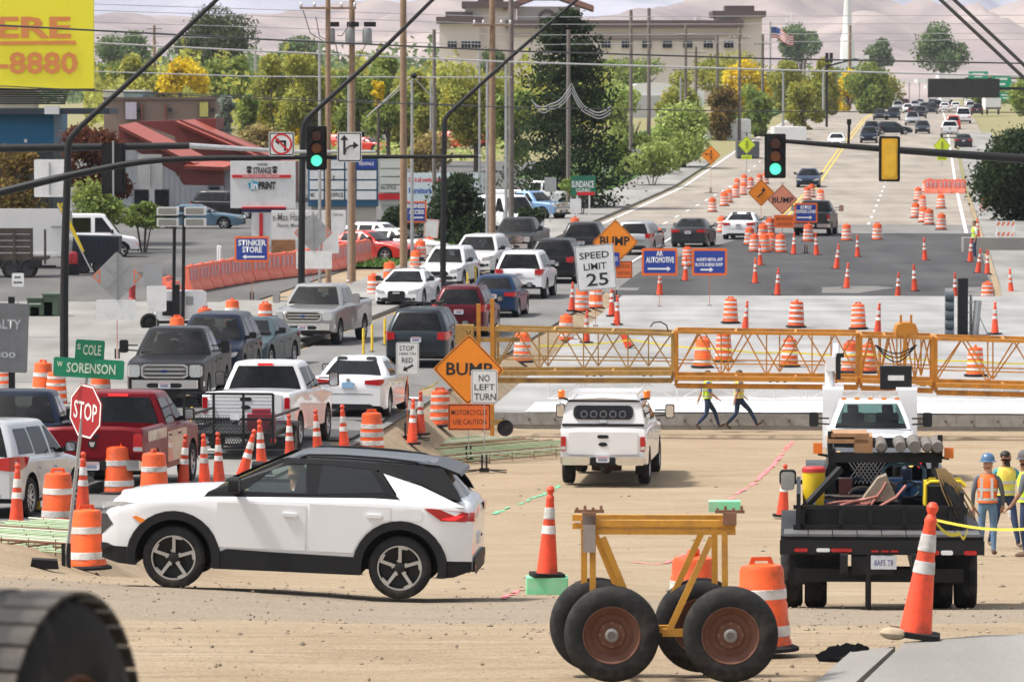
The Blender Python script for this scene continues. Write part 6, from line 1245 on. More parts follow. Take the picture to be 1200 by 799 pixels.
m=MB();m.prism([(bX(1000),bZ(592)),(bX(1044),bZ(592)),(bX(1030),bZ(553)),(bX(1020),bZ(557))],0,.5,lambda p_,t:(p_[0]-bX(1020),t,p_[1]-bZ(592)));lay('cloth_tarp','tan canvas tarp peaked over tools on the black truck','tarp',m,mat('tan_canvas',(.26,.21,.16),.95,var=.2,bump=.3),onbt(1020,1.2,592))
pg=thing('portable_generator','yellow framed portable generator on the black truck','generator',onbt(1096,1.0,596),BRZ);ym=mat('tool_yellow',(.75,.55,.02),.4)
m=MB()
for y_ in(0,.4):m.tube([(-.20,y_,0),(-.20,y_,.26),(-.14,y_,.30),(.22,y_,.30),(.28,y_,.24)],.022,8)
m.bar((-.2,0,.28),(-.2,.4,.28),.035);m.obj('frame',ym,pg);MB().box((.03,.2,.12),(.42,.36,.24)).obj('engine',BLACKM,pg);MB().box((.18,-.02,.18),(.06,.04,.14),Matrix.Rotation(.5,3,'Y')).obj('handle_grip',ym,pg)
m=MB();m.tube([(0,0,-.1),(0,0,.40),(.08,0,.47),(.42,0,.47),(.50,0,.40),(.50,0,-.1)],.025,8);lay('hand_truck','blue tubular hand truck standing in the truck bed','hand truck',m,mat('tube_blue',(.05,.12,.17),.5,var=.1),onbt(1027,1.7,588))
for i,(px,py,c_,s_)in enumerate([(1048,578,(.02,.09,.24),(.26,.3,.14)),(1066,573,(.03,.16,.36),(.20,.3,.16)),(1040,566,(.03,.12,.30),(.22,.3,.10)),(982,576,(.12,.03,.03),(.16,.2,.3)),(1000,598,(.06,.07,.06),(.5,.3,.16)),(960,600,(.05,.05,.05),(.4,.3,.2))]):
    lay('tool_case',['dark blue tool case in the middle of the truck bed','bright blue tool case by the generator','small blue tool case on the stack in the truck bed','dark red fuel can behind the water cooler','olive bag lying under the canvas tarp','black box behind the mesh tail frame'][i],'case',MB().box((0,0,0),s_),mat('case%d'%i,c_,.5,var=.2),onbt(px,1.9,py))
rt=random.Random(5)
for i in range(16):
    px,py=rt.uniform(955,1085),rt.uniform(566,600);m=MB();kind=i%4;c_=[(.02,.02,.022),(.07,.05,.04),(.03,.05,.09),(.16,.15,.13)][rt.randrange(4)]
    if kind==0:m.box((0,0,0),(rt.uniform(.1,.3),.2,rt.uniform(.06,.16)),Matrix.Rotation(rt.uniform(-.4,.4),3,'Y'))
    elif kind==1:m.tube([(-.25,0,rt.uniform(-.1,.1)),(.25,0,rt.uniform(-.05,.2))],.02,6)
    elif kind==2:m.lathe([(.06,0),(.07,.02),(.07,.18),(.02,.22)],10)
    else:m.tube([Vector((.16*math.cos(a*.5),.05*math.sin(a),.10*math.sin(a*.5)))for a in range(13)],.015,5)
    lay('loose_tool','dark loose tool or hose heaped in the bed of the black truck','tool',m,mat('tool%d'%(i%4)+str(c_[0]),c_,.6,var=.3),onbt(px,rt.uniform(1.3,2.4),py))['group']='tools heaped in the truck bed'
rp=thing('rope_bundle','bundle of tan strap ropes hanging from the truck rack','rope',onbt(1094,.95,548),BRZ)
for j in range(7):m=MB();x=.04*j;m.tube([(x*.4-.05,0,.05),(x+.02,-.02,-.2),(x*1.3+.16,0,-.52-.03*(j%3))],.012,5);m.obj('strap',mat('rope_tan',(.34,.22,.10),.9,var=.2),rp)
q=P(268,540);tq_=thing('utility_trailer','black open utility trailer with a tall mesh ramp gate','trailer',q+Vector((0,0,0)),-RA-.05);k=q.y/F
W_=1.95;zb,zt=.35,1.45
for x in(-W_/2,-W_/6,W_/6,W_/2):MB().bar((x,0,zb),(x,0,zt),.05).obj('gate_post',BLACKM,tq_)
for z in(zb,(zb+zt)/2,zt):MB().bar((-W_/2,0,z),(W_/2,0,z),.05,up=(0,1,0)).obj('gate_rail',BLACKM,tq_)
m=MB();n_=34
for i in range(n_):x=-W_/2+W_*i/n_;m.bar((x,.02,zb),(min(x+.35,W_/2),.02,zt-.5),.012);m.bar((min(x+.35,W_/2),.02,zb),(x,.02,zt-.5),.012)
for i in range(14):z=zb+(zt-zb)*i/14;m.bar((-W_/2,.03,z),(W_/2,.03,z),.010,up=(0,1,0))
m.obj('mesh_panel',MESHM,tq_,smooth=0)
MB().box((0,1.7,.55),(1.9,3.2,.08)).obj('deck',BLACKM,tq_)
for s in(-1,1):
    MB().bar((s*.95,.1,.62),(s*.95,3.3,.62),.05).obj('side_rail',BLACKM,tq_);MB().bar((s*.95,.1,.95),(s*.95,3.3,.95),.05).obj('side_rail',BLACKM,tq_)
    e=link('wheel',None,tq_,(s*1.05,1.9,.33),(0,0,math.pi/2*(1 if s<0 else-1)));tm,rm=wheel_meshes(.33,.2,'steel');link('tyre',tm,e);link('rim',rm,e)
    MB().box((s*.98,.0,.45),(.10,.04,.10)).obj('taillight',REDL,tq_);MB().box((s*1.06,1.9,.72),(.24,.85,.03)).obj('fender',BLACKM,tq_)
MB().bar((0,3.2,.5),(0,4.6,.5),.08).obj('tongue',BLACKM,tq_);MB().box((.15,-.04,.95),(.20,.02,.12)).obj('licence_plate',PLATE,tq_)
tag(MB().box((.35,0,.18),(.6,.5,.36)).box((.35,0,.40),(.4,.35,.12)).obj('red_toolbox',mat('box_red',(.30,.03,.05),.5),None,q+Vector((.3,1.2,.59))),'dark red toolbox riding in the black utility trailer','box')
q=P(208,388);lt=thing('light_tower','white light tower trailer with a black folding mast','light tower',q,rad(8));k=q.y/F
MB().prism(rrect(-.75,.95,.42,1.38,.08),-.5,.5,lambda p_,t:(p_[0],t,p_[1])).obj('cabinet',P_WHITE,lt)
MB().prism(rrect(-.55,-.1,.55,1.05,.03),-.53,-.50,lambda p_,t:(p_[0],t,p_[1])).obj('door_panel',BLACKP,lt);MB().prism(rrect(.25,.5,.9,1.2,.02),-.515,-.50,lambda p_,t:(p_[0],t,p_[1])).obj('vent',mat('vent_grey',(.3,.3,.3),.6),lt)
for dx in(-.18,.14):MB().bar((dx,-.58,.2),(dx+.05,-.58,(388-250)*k),.11,.11).obj('mast_section',BLACKM,lt)
MB().bar((-.05,-.58,.3),(-.05,-.58,1.6),.16).obj('mast_base',BLACKM,lt);MB().box((0,-.5,.33),(1.6,.12,.1)).obj('frame',BLACKM,lt)
MB().bar((-.8,-.58,(388-253)*k),(.3,-.58,(388-252)*k),.06).obj('cross_arm',BLACKM,lt)
for i,(px,py)in enumerate(((196,247),(196,260),(228,247),(228,260))):
    e=MB().prism(rrect(-.36,.36,-.14,.14,.03),-.12,.05,lambda p_,t:(p_[0]+t*.3,t,p_[1])).obj('lamp_head',SIGNW,lt,((px-208)*k,-.6,(388-py)*k));MB().prism(rrect(-.30,.30,-.10,.10,.02),-.135,-.122,lambda p_,t:(p_[0]+t*.3,t,p_[1])).obj('lamp_lens',mat('lamp_lens_grey',(.28,.28,.25),.2),e)
for s in(-1,1):e=link('wheel',None,lt,(s*.95,0,.30),(0,0,0));tm,rm=wheel_meshes(.32,.2,'steel');link('tyre',tm,e);link('rim',rm,e)
q=slabp(1140,398);sg_=thing('portable_signal','row of traffic signal heads stored on a folded steel pole trailer','traffic signal',q,rad(0));k=q.y/F
for i in range(5):
    x=(1118-1140)*k;z=(398-350-i*11)*k*1.0
    for j in(0,):m=MB();m.lathe([(.17,0),(.17,-.30)],14,'x',(x-.02,-.1,z+.1),cap=True);m.obj('visor',mat('visor_grey',(.08,.10,.12),.5),sg_)
MB().box(((1128-1140)*k,0,(398-362)*k+.0),(.34,.3,2.1)).obj('signal_housing',BLACKP,sg_)
for dx in(4,10):MB().tube([((1128+dx-1140)*k,.1,0),((1128+dx-1140)*k,.1,(398-345)*k)],.05,8).obj('folded_mast',STEEL,sg_)
MB().tube([((1146-1140)*k,0,(398-352)*k),((1142-1140)*k,0,0)],.13,10).obj('pole',ALUM,sg_)
for i in range(5):MB().bar(((1126-1140)*k,.05,.2+i*.35),((1144-1140)*k,.05,.25+i*.35),.04,up=(0,1,0)).obj('bracket',STEEL,sg_)
MB().bar(((1146-1140)*k,0,.9),((1160-1140)*k,0,0),.04).obj('prop',STEEL,sg_);MB().box((0,0,.08),(1.2,1.0,.16)).obj('base_frame',BLACKM,sg_)
def person(name,label,loc,rz,J=None,mats=None,hat=None,vest=None,stripes=True,hair=None,upper_only=False,parent=None,scale=1.0,beard=None):
    P0=dict(pelvis=(0,0,.95),waist=(0,0,1.08),chest=(0,.01,1.30),neck=(0,.0,1.47),chin=(0,.03,1.55),head=(0,.02,1.65),crown=(0,.0,1.74))
    for s,a in((-1,'L'),(1,'R')):
        P0.update({'hip'+a:(s*.10,0,.90),'knee'+a:(s*.11,.03,.49),'ank'+a:(s*.115,-.02,.09),'heel'+a:(s*.12,-.06,.045),'toe'+a:(s*.135,.17,.035),'sho'+a:(s*.19,0,1.40),'elb'+a:(s*.26,-.04,1.12),'wri'+a:(s*.27,.06,.87),'palm'+a:(s*.27,.08,.80)})
    P0.update(J or{});R0=dict(pelvis=.145,waist=.125,chest=.155,neck=.062,chin=.072,head=.098,crown=.07)
    for a in 'LR':R0.update({'hip'+a:.095,'knee'+a:.068,'ank'+a:.045,'heel'+a:.042,'toe'+a:.035,'sho'+a:.066,'elb'+a:.046,'wri'+a:.030,'palm'+a:.036})
    E=[('pelvis','waist',1),('waist','chest',1),('chest','neck',1),('neck','chin',0),('chin','head',0),('head','crown',5)]
    for a in 'LR':
        if not upper_only:E+=[('pelvis','hip'+a,2),('hip'+a,'knee'+a,2),('knee'+a,'ank'+a,2),('ank'+a,'heel'+a,3),('heel'+a,'toe'+a,3)]
        E+=[('chest','sho'+a,1),('sho'+a,'elb'+a,1),('elb'+a,'wri'+a,4),('wri'+a,'palm'+a,0)]
    for a,s in(('L',-1),('R',1)):
        w_,p_=Vector(P0['wri'+a]),Vector(P0['palm'+a]);d=(p_-w_).normalized();sd=Vector((d.y,-d.x,0));sd=sd.normalized()if sd.length>.1 else Vector((0,1,0));fl=Vector((0,0,1)).cross(sd)
        fl=d.cross(sd)
        for i in range(4):
            b=p_+sd*(.028-.018*i)+d*.03;t1=b+d*(.045-.004*abs(i-1))+fl*.006;t2=t1+d*.03+fl*.018
            for nm,q,rr_ in((f'f{a}{i}a',b,.011),(f'f{a}{i}b',t1,.010),(f'f{a}{i}c',t2,.008)):P0[nm]=tuple(q);R0[nm]=rr_
            E+=[('palm'+a,f'f{a}{i}a',0),(f'f{a}{i}a',f'f{a}{i}b',0),(f'f{a}{i}b',f'f{a}{i}c',0)]
        b=p_+sd*.035-d*.01;t1=b+sd*.03+d*.03;P0['t'+a+'a']=tuple(b);P0['t'+a+'b']=tuple(t1);R0['t'+a+'a']=.013;R0['t'+a+'b']=.010;E+=[('palm'+a,'t'+a+'a',0),('t'+a+'a','t'+a+'b',0)]
    hd=Vector(P0['head']);f=Vector((P0.get('face',(0,1,0)))).normalized();sdv=Vector((f.y,-f.x,0))
    P0['nose']=tuple(hd+f*.105+Vector((0,0,-.02)));R0['nose']=.016;E.append(('head','nose',0))
    P0['jaw']=tuple(Vector(P0['chin'])+f*.055+Vector((0,0,.0)));R0['jaw']=.035;E.append(('chin','jaw',6 if beard else 0))
    for a,s in(('L',-1),('R',1)):P0['ear'+a]=tuple(hd+sdv*s*.098+Vector((0,0,-.01)));R0['ear'+a]=.02;E.append(('head','ear'+a,0))
    names=[k for k in P0 if k in R0 and any(k in e[:2]for e in E)];idx={k:i for i,k in enumerate(names)}
    me=bpy.data.meshes.new('skel');me.from_pydata([P0[k]for k in names],[(idx[a],idx[b])for a,b,_ in E],[])
    ob=bpy.data.objects.new('skel',me);COL.objects.link(ob);md=ob.modifiers.new('s','SKIN');md.use_smooth_shade=True
    sv=me.skin_vertices[0].data
    for k,i in idx.items():
        r_=R0[k];sv[i].radius=(r_,r_*(.72 if k in('pelvis','waist','chest')else 1));sv[i].use_root=(k=='pelvis')
    s2=ob.modifiers.new('d','SUBSURF');s2.levels=2;s2.render_levels=2
    bpy.context.view_layer.update();bm_=bpy.data.meshes.new_from_object(ob.evaluated_get(bpy.context.evaluated_depsgraph_get()));bpy.data.objects.remove(ob)
    bm_.materials.clear()
    for m_ in mats:bm_.materials.append(m_)
    segs=[(Vector(P0[a]),Vector(P0[b]),m_)for a,b,m_ in E]
    for pl in bm_.polygons:
        c=pl.center;best=9;mi=0
        for a,b,m_ in segs:
            d=b-a;t=max(0,min(1,(c-a).dot(d)/max(1e-9,d.length_squared)));q=(c-(a+d*t)).length
            if q<best:best=q;mi=m_
        if mi==5:mi=5 if(hair and(c-hd).dot(f)<.05)else 0
        pl.material_index=min(mi,len(mats)-1)
    bm_.shade_smooth()if hasattr(bm_,'shade_smooth')else None
    root=thing(name,label,'person',loc,rz)if parent is None else link(name,None,parent,loc,(0,0,rz))
    root.scale=(scale,)*3;b=link('body',bm_,root)
    for s in(-1,1):mb=MB();mb.ball(tuple(hd+f*.094+sdv*s*.034+Vector((0,0,.008))),(.014,.014,.009),8,5);mb.obj('eye',mat('eye_dark',(.03,.02,.02),.3),root)
    mb=MB();c=hd+f*.092+Vector((0,0,-.065));mb.ball(tuple(c),(.026,.012,.007),8,5);mb.obj('mouth',mat('lip',(.30,.10,.09),.5),root)
    if hair:mb=MB();mb.ball(tuple(hd-f*.012+Vector((0,0,.035))),(.099,.103,.086),16,10);mb.obj('hair',hair,root)
    if hat:
        mb=MB();c=hd+Vector((0,0,.05));mb.lathe([(.13,0),(.128,.03),(.12,.08),(.085,.125),(.04,.145),(.001,.148)],20,c=tuple(c));mb.lathe([(.125,0),(.165,-.012),(.165,-.004),(.125,.012)],20,c=tuple(c),cap=False);mb.obj('hard_hat' if hat[1]=='hard' else 'cap',hat[0],root)
    if vest:
        ch,wa,pe=Vector(P0['chest']),Vector(P0['waist']),Vector(P0['pelvis'])
        mb=MB();rings=[];n=24
        for c,rx,ry in((pe+Vector((0,0,.0)),.185,.150),(wa,.172,.140),((wa+ch)/2,.185,.145),(ch+Vector((0,0,.02)),.20,.148),(ch+Vector((0,0,.10)),.195,.120),(ch+Vector((0,0,.17)),.12,.085)):
            rings.append([(c.x+rx*math.cos(2*math.pi*i/n),c.y+ry*math.sin(2*math.pi*i/n),c.z)for i in range(n)])
        vs=[p_ for r_ in rings for p_ in r_];mb.add(vs,[(i*n+k,i*n+(k+1)%n,(i+1)*n+(k+1)%n,(i+1)*n+k)for i in range(5)for k in range(n)]);vo=mb.obj('vest',vest,root,smooth=70)
        if stripes:
            SV=mat('vest_silver',(.55,.56,.55),.35,metal=.3)
            for c,rx,ry in(((pe+wa)/2+Vector((0,0,.0)),.184,.150),((wa+ch)/2,.190,.150)):
                mb=MB();mb.add([(c.x+rx*math.cos(2*math.pi*i/n),c.y+ry*math.sin(2*math.pi*i/n),c.z+h)for h in(-.025,.025)for i in range(n)],[(k,(k+1)%n,n+(k+1)%n,n+k)for k in range(n)]);mb.obj('reflective_strip',SV,vo)
            for s in(-1,1):
                mb=MB();mb.add([(ch.x+s*.10-.025,-.153+ch.y,wa.z-.05),(ch.x+s*.10+.025,-.153+ch.y,wa.z-.05),(ch.x+s*.09+.025,-.130+ch.y,ch.z+.10),(ch.x+s*.09-.025,-.130+ch.y,ch.z+.10)],[(0,1,2,3)]);mb.obj('reflective_strip',SV,vo)
    return root
JEANS=mat('blue_jeans',(.12,.21,.33),.9,var=.2,scale=12);JEAND=mat('dark_jeans',(.025,.045,.10),.9,var=.2,scale=12);BOOT=mat('work_boot',(.13,.085,.055),.8,var=.2)
VOR=mat('vest_orange',(.88,.15,.02),.6,var=.08);VLI=mat('vest_lime',(.60,.85,.05),.6,var=.08);GREYS=mat('grey_shirt',(.10,.11,.13),.85,var=.1);TEALS=mat('teal_shirt',(.05,.28,.32),.85,var=.1);BLUES=mat('blue_shirt',(.03,.10,.34),.85,var=.1);HAIRB=mat('hair_black',(.012,.010,.009),.6);HAIRBR=mat('hair_brown',(.10,.05,.025),.6);SKINB=mat('skin_tan',(.28,.14,.085),.55,var=.06)
def face_dir(a):return(math.sin(rad(a)),math.cos(rad(a)),0)
q=P(1157,650);person('person','man in an orange vest and blue hard hat with his back turned',q,rad(-12),dict(palmR=(.25,.16,.84),wriR=(.27,.12,.90),elbR=(.27,.0,1.13),face=face_dir(40)),[SKIN,GREYS,JEANS,BOOT,GREYS,SKIN,SKIN],(mat('hat_blue',(.06,.14,.26),.35,coat=.3),'hard'),VOR,scale=1.02)
q2_=P(1178,640);person('person','dark haired man in a lime vest over a teal shirt',q2_,rad(190),dict(kneeL=(-.14,.12,.49),ankL=(-.2,.18,.09),heelL=(-.2,.14,.045),toeL=(-.22,.36,.035),kneeR=(.16,-.08,.50),ankR=(.22,-.26,.10),heelR=(.22,-.30,.05),toeR=(.24,-.08,.035),elbL=(-.30,.08,1.14),wriL=(-.2,.28,.98),palmL=(-.18,.35,.97),face=face_dir(-40)),[SKINB,TEALS,JEAND,BOOT,TEALS,HAIRB,HAIRB],None,mat('vest_lime_orange',(.72,.70,.10),.6,var=.08,dirt=(.85,.25,.05,.9),dscale=2.5),hair=HAIRB,beard=True,scale=1.03)
q3_=P(1202,652);person('person','man in a grey cap and lime vest holding a phone at the edge',q3_,rad(75),dict(elbL=(-.30,.05,1.12),wriL=(-.30,.20,.90),palmL=(-.30,.27,.84),face=face_dir(20)),[SKINB,GREYS,JEAND,BOOT,SKINB,SKINB,SKINB],(mat('cap_grey',(.09,.09,.10),.8),'cap'),VLI,scale=1.06)
k=q3_.y/F;tag(MB().box((0,0,0),(.04,.075,.13)).obj('phone',SIGNW,None,at(1183,602,q3_.y-.35)),'white phone held in the hand of the man with the grey cap','phone')
WALK=dict(kneeL=(-.10,.24,.56),ankL=(-.11,.36,.16),heelL=(-.11,.34,.10),toeL=(-.12,.55,.20),kneeR=(.10,-.04,.50),ankR=(.11,-.30,.22),heelR=(.11,-.36,.20),toeR=(.12,-.20,.05),elbL=(-.26,-.12,1.14),wriL=(-.27,-.20,.92),palmL=(-.27,-.22,.85),elbR=(.26,.04,1.13),wriR=(.27,.22,.98),palmR=(.27,.28,.94))
def mir(J):return{(k_[:-1]+('R' if k_[-1]=='L' else 'L')if k_[-1]in 'LR' else k_):((-v[0],v[1],v[2])if k_!='face' else v)for k_,v in J.items()}
qa=gp(829,140.4);person('person','worker in blue sleeves and lime vest striding below the truss',qa,rad(-82),WALK,[SKIN,BLUES,JEAND,BOOT,SKIN,HAIRBR,SKIN],None,VLI,scale=.95,hair=HAIRBR)
qb=gp(866,140.6);J2=dict(WALK);J2.update(kneeL=(-.10,.30,.60),ankL=(-.11,.50,.22),heelL=(-.11,.49,.15),toeL=(-.12,.68,.26));person('person','worker in an orange and lime vest stepping out below the truss',qb,rad(-76),mir(J2),[SKIN,GREYS,JEAND,BOOT,SKIN,HAIRBR,SKIN],None,mat('vest_lime_orange'),scale=.95,hair=HAIRBR)
qc=P(1142,302);person('person','far worker in a pale shirt at the right kerb',qc,rad(100),dict(),[SKIN,SIGNW,JEAND,BOOT,SKIN,HAIRB,SKIN],None,VLI,hair=HAIRB)
dl=HM@Vector((-.10,.37,.12));
d0=person('person','blond driver in a white shirt seated in the white suv',HM@Vector((-.12,.37,-.28)),HRZ2-math.pi/2,dict(elbL=(-.27,.18,1.22),wriL=(-.18,.46,1.36),palmL=(-.14,.54,1.42),elbR=(.27,.18,1.15),wriR=(.16,.44,1.34),palmR=(.12,.52,1.38),head=(0,.03,1.65)),[mat('skin_light',(.55,.30,.21),.5),mat('shirt_white',(.6,.6,.6),.8),JEAND,BOOT,mat('skin_light'),mat('hair_blond',(.38,.26,.13),.7,var=.2,scale=40),mat('skin_light')],None,None,hair=mat('hair_blond'),upper_only=True)
def pxw(Y):return Y/F
def tube_px(pts,r,n=10):return MB().tube([at(a,b,c)for a,b,c in pts],r,n)
def local(mb,o):
    mb.v=[(v[0]-o[0],v[1]-o[1],v[2]-o[2])for v in mb.v];return mb
def arc_px(pts,n=6):
    """catmull through pixel points with distance"""
    q=[Vector(p)for p in pts];out=[]
    for i in range(len(q)-1):
        a,b,c,d=q[max(0,i-1)],q[i],q[i+1],q[min(len(q)-1,i+2)]
        for k in range(n):
            t=k/n;out.append(.5*((2*b)+(c-a)*t+(2*a-5*b+4*c-d)*t*t+(3*b-a-3*c+d)*t**3))
    out.append(q[-1]);return[tuple(p)for p in out]
GRN=mat('signal_green_lit',(.1,.9,.6),.3,var=0,emit=(.1,1,.6,.7));LENS0=mat('signal_lens_dark',(.10,.03,.02),.3,var=.1);LENSA=mat('signal_lens_amber',(.22,.07,.01),.3,var=.1)
def signal_head(root,box,Y,lit=True,back=False,covered=False):
    o=Vector(root.location);x0,y0,x1,y1=box;c=at((x0+x1)/2,(y0+y1)/2,Y)-o;k=Y/F;w_,h=(x1-x0)*k,(y1-y0)*k
    e=MB().prism(rrect(-w_/2,w_/2,-h/2,h/2,.05),.06,.08,lambda p_,t:(p_[0],t,p_[1])).obj('signal_backplate',BLACKP,root,c)
    MB().prism(rrect(-w_*.36,w_*.36,-h*.45,h*.45,.04),-.08,.10,lambda p_,t:(p_[0],t+.0,p_[1])).obj('housing',BLACKP if not covered else mat('signal_yellow',(.62,.36,.02),.5,var=.1),e)
    if back:MB().box((0,-.12,0),(.06,.05,h*1.1)).obj('bracket',STEEL,e);return e
    if covered:
        MB().prism(rrect(-w_*.28,w_*.28,-h*.40,h*.40,.14),-.12,-.08,lambda p_,t:(p_[0],t,p_[1])).obj('cover',mat('signal_cover',(.70,.42,.03),.6,var=.15,scale=4,bump=.3),e);return e
    for i,m_ in enumerate((LENS0,LENSA,GRN if lit else LENS0)):
        z=h*(.29-.29*i);MB().lathe([(w_*.27,-.082),(w_*.25,-.11),(.001,-.12)],18,'y',(0,0,z)).obj('lens',m_,e)
        m=MB();n=14;vs=[]
        for kk in range(n+1):
            a=rad(-20+220*kk/n)
            for rr_,yy in((w_*.31,-.08),(w_*.31,-.30)):vs.append((rr_*math.cos(a),yy,z+rr_*math.sin(a)))
        m.add(vs,[(2*i_,2*i_+1,2*i_+3,2*i_+2)for i_ in range(n)]);m.obj('visor',BLACKP,e)
    return e
def rs_on(root,box,Y,face,border=None,nm='mounted_sign',back=False):
    o=Vector(root.location);c,w_,h,k=facing(*box,Y);e=link(nm,None,root,c-o);panel_poly(e,rrect(-w_/2,w_/2,-h/2,h/2,.05),face)
    if border:frame_poly(e,rrect(-w_/2+.02,w_/2-.02,-h/2+.02,h/2-.02,.04),rrect(-w_/2+.05,w_/2-.05,-h/2+.05,h/2-.05,.03),border)
    if back:m=MB();m.bar((0,-.03,-h*.42),(0,-.03,h*.42),.06,.03);m.obj('bracket',STEEL,e)
    return e,k
YA=140;b=gp(-130,YA);ma=thing('signal_mast_arm','long black curved signal mast arm carrying a green light','traffic signal',b)
pts=arc_px([(-130,275,YA),(-40,238,YA),(30,218,YA),(110,200,YA),(185,188,YA),(300,185,YA),(420,184,YA),(560,183.5,YA)],5)
local(MB().tube([at(*p)for p in pts],[.135-.09*i/(len(pts)-1)for i in range(len(pts))],12),b).obj('arm',BLACKM,ma)
MB().tube([(0,0,-.2),(0,0,(at(-130,230,YA)-b).z)],.18,12).obj('pole',BLACKM,ma)
local(MB().lathe([(.05,-.03),(.05,.06)],10,'x',tuple(at(562,183.5,YA))),b).obj('end_cap',STEEL,ma)
signal_head(ma,(359,148,383,199),YA-.25)
e,k=rs_on(ma,(315,155,345,183),YA-.2,SIGNW,INK,'no_left_turn_panel')
m=MB();n=28;m.add([(r_*math.cos(2*math.pi*i/n),-.006,r_*math.sin(2*math.pi*i/n))for r_ in(12.4*k,10.2*k)for i in range(n)],[(i,(i+1)%n,n+(i+1)%n,n+i)for i in range(n)]);m.bar((-7.6*k,-.009,7.6*k),(7.6*k,-.009,-7.6*k),2.2*k,.002,up=(0,1,0));m.obj('prohibition_ring',INKR,e,smooth=0)
m=MB();m.bar((4*k,-.005,-8*k),(4*k,-.005,4*k),2.6*k,.002,up=(0,1,0));m.bar((5.2*k,-.005,3*k),(-3*k,-.005,3*k),2.6*k,.002,up=(0,1,0));m.add([(-8*k,-.006,3*k),(-3*k,-.006,7*k),(-3*k,-.006,-1*k)],[(0,1,2)]);m.obj('arrow',INK,e,smooth=0)
e,k=rs_on(ma,(395,155,424,190),YA-.2,SIGNW,INK,'lane_use_panel')
m=MB();m.bar((-6*k,-.005,-9*k),(-6*k,-.005,9*k),2.6*k,.002,up=(0,1,0));m.add([(-11*k,-.006,8*k),(-1*k,-.006,8*k),(-6*k,-.006,14*k)],[(0,1,2)])
m.tube([(-6*k,-.006,-8*k),(-4*k,-.006,-2*k),(0,-.006,1*k),(5*k,-.006,2*k)],1.3*k,6);m.add([(4.5*k,-.007,6.5*k),(4.5*k,-.007,-2.5*k),(11*k,-.007,2*k)],[(0,1,2)]);m.obj('arrow',INK,e,smooth=0)
YB=168;b=gp(-150,YB);mb2=thing('signal_mast_arm','straight black mast arm with a silver end section','traffic signal',b)
local(tube_px([(-150,176,YB),(222,171,YB)],[.16,.11],12),b).obj('arm',BLACKM,mb2);local(tube_px([(222,171,YB),(345,178,YB),(440,178,YB)],[.10,.06,.05],10),b).obj('arm_extension',STEEL,mb2);MB().tube([(0,0,-.2),(0,0,(at(-150,150,YB)-b).z)],.2,12).obj('pole',BLACKM,mb2)
signal_head(mb2,(119,168,147,227),YB-.3,back=True)
rs_on(mb2,(40,187,76,231),YB-.3,SIGNW,None,'sign_back_panel',True);rs_on(mb2,(161,181,190,222),YB-.3,ALUM,None,'sign_back_panel',True)
YR=150;b=gp(1330,YR);mr_=thing('signal_mast_arm','black mast arm entering from the right with two signal heads','traffic signal',b)
local(tube_px([(1330,195,YR),(1180,185,YR),(1050,176,YR),(918,165.5,YR)],[.16,.13,.10,.06],12),b).obj('arm',BLACKM,mr_);MB().tube([(0,0,-.2),(0,0,(at(1330,185,YR)-b).z)],.2,12).obj('pole',BLACKM,mr_)
signal_head(mr_,(896,157,921,209),YR-.3);signal_head(mr_,(1030,160,1055,213),YR-.3,covered=True)
local(tube_px([(994,172,YR),(995,152,YR),(995,141,YR)],.04,8),b).obj('camera_stalk',BLACKM,mr_);local(MB().box(tuple(at(995,143,YR)),(.12,.2,.16)),b).obj('detector',BLACKM,mr_)
for lab,foot,Yl,path in[('tall black lamp post with raking arm beside the light tower',75,150,[(75,386),(76,300),(79,205),(80,172),(86,158),(110,134),(180,70),(256,-2),(300,-42)]),('black lamp post with raking arm behind the green light',353,178,[(353,330),(354,230),(355,160),(358,143),(372,128),(440,66),(508,-1),(560,-50)]),('black lamp post with raking arm beside the evergreen shrub',519,205,[(519,312),(520,220),(521,150),(524,136),(536,124),(600,66),(676,0),(730,-46)])]:
    b=gp(foot,Yl);r=thing('lamp_post',lab,'lamp post',b);pts=arc_px([(x,y,Yl)for x,y in path],4);q=[at(*p)for p in pts];q[0]=Vector((q[0].x,q[0].y,b.z-.1))
    local(MB().tube(q,[.13-.075*i/(len(q)-1)for i in range(len(q))],10),b).obj('post',BLACKM,r);MB().lathe([(.25,0),(.25,.06),(.16,.12)],12).obj('base_flange',BLACKM,r)
    e=q[-1]-b;MB().box(e+Vector((.3,0,0)),(.7,.3,.14)).obj('lamp_head',BLACKM,r)
WIRE=mat('wire_dark',(.05,.05,.055),.6);WIREL=mat('wire_pale',(.42,.42,.43),.5)
def util_pole(px,Y,top,m_,label,rpx=5.5,arms=(),foot=None,extra=None):
    b=gp(px,Y);k=Y/F;r=thing('utility_pole',label,'utility pole',b);zt=at(px,top,Y).z-b.z;R0=rpx*k
    MB().tube([(0,0,-.3),(0,0,zt)],[R0,R0*.78],12).obj('pole',m_,r)
    for py,half,mm in arms:
        z=at(px,py,Y).z-b.z;MB().bar((-half*k,-R0,z),(half*k,-R0,z),.09,.11,up=(0,1,0)).obj('cross_arm',mm,r)
        for s in(-1,-.5,.5,1):MB().lathe([(.05,0),(.07,.05),(.05,.1),(.06,.15),(.02,.2)],8,'z',(s*half*k*.95,-R0,z+.04)).obj('insulator',mat('insulator_grey',(.45,.45,.47),.3),r)
    if extra:extra(r,b,k,R0)
    return r
def tf3(r,b,k,R0):
    for dx,py in((-18,150),(0,150),(20,150)):pass
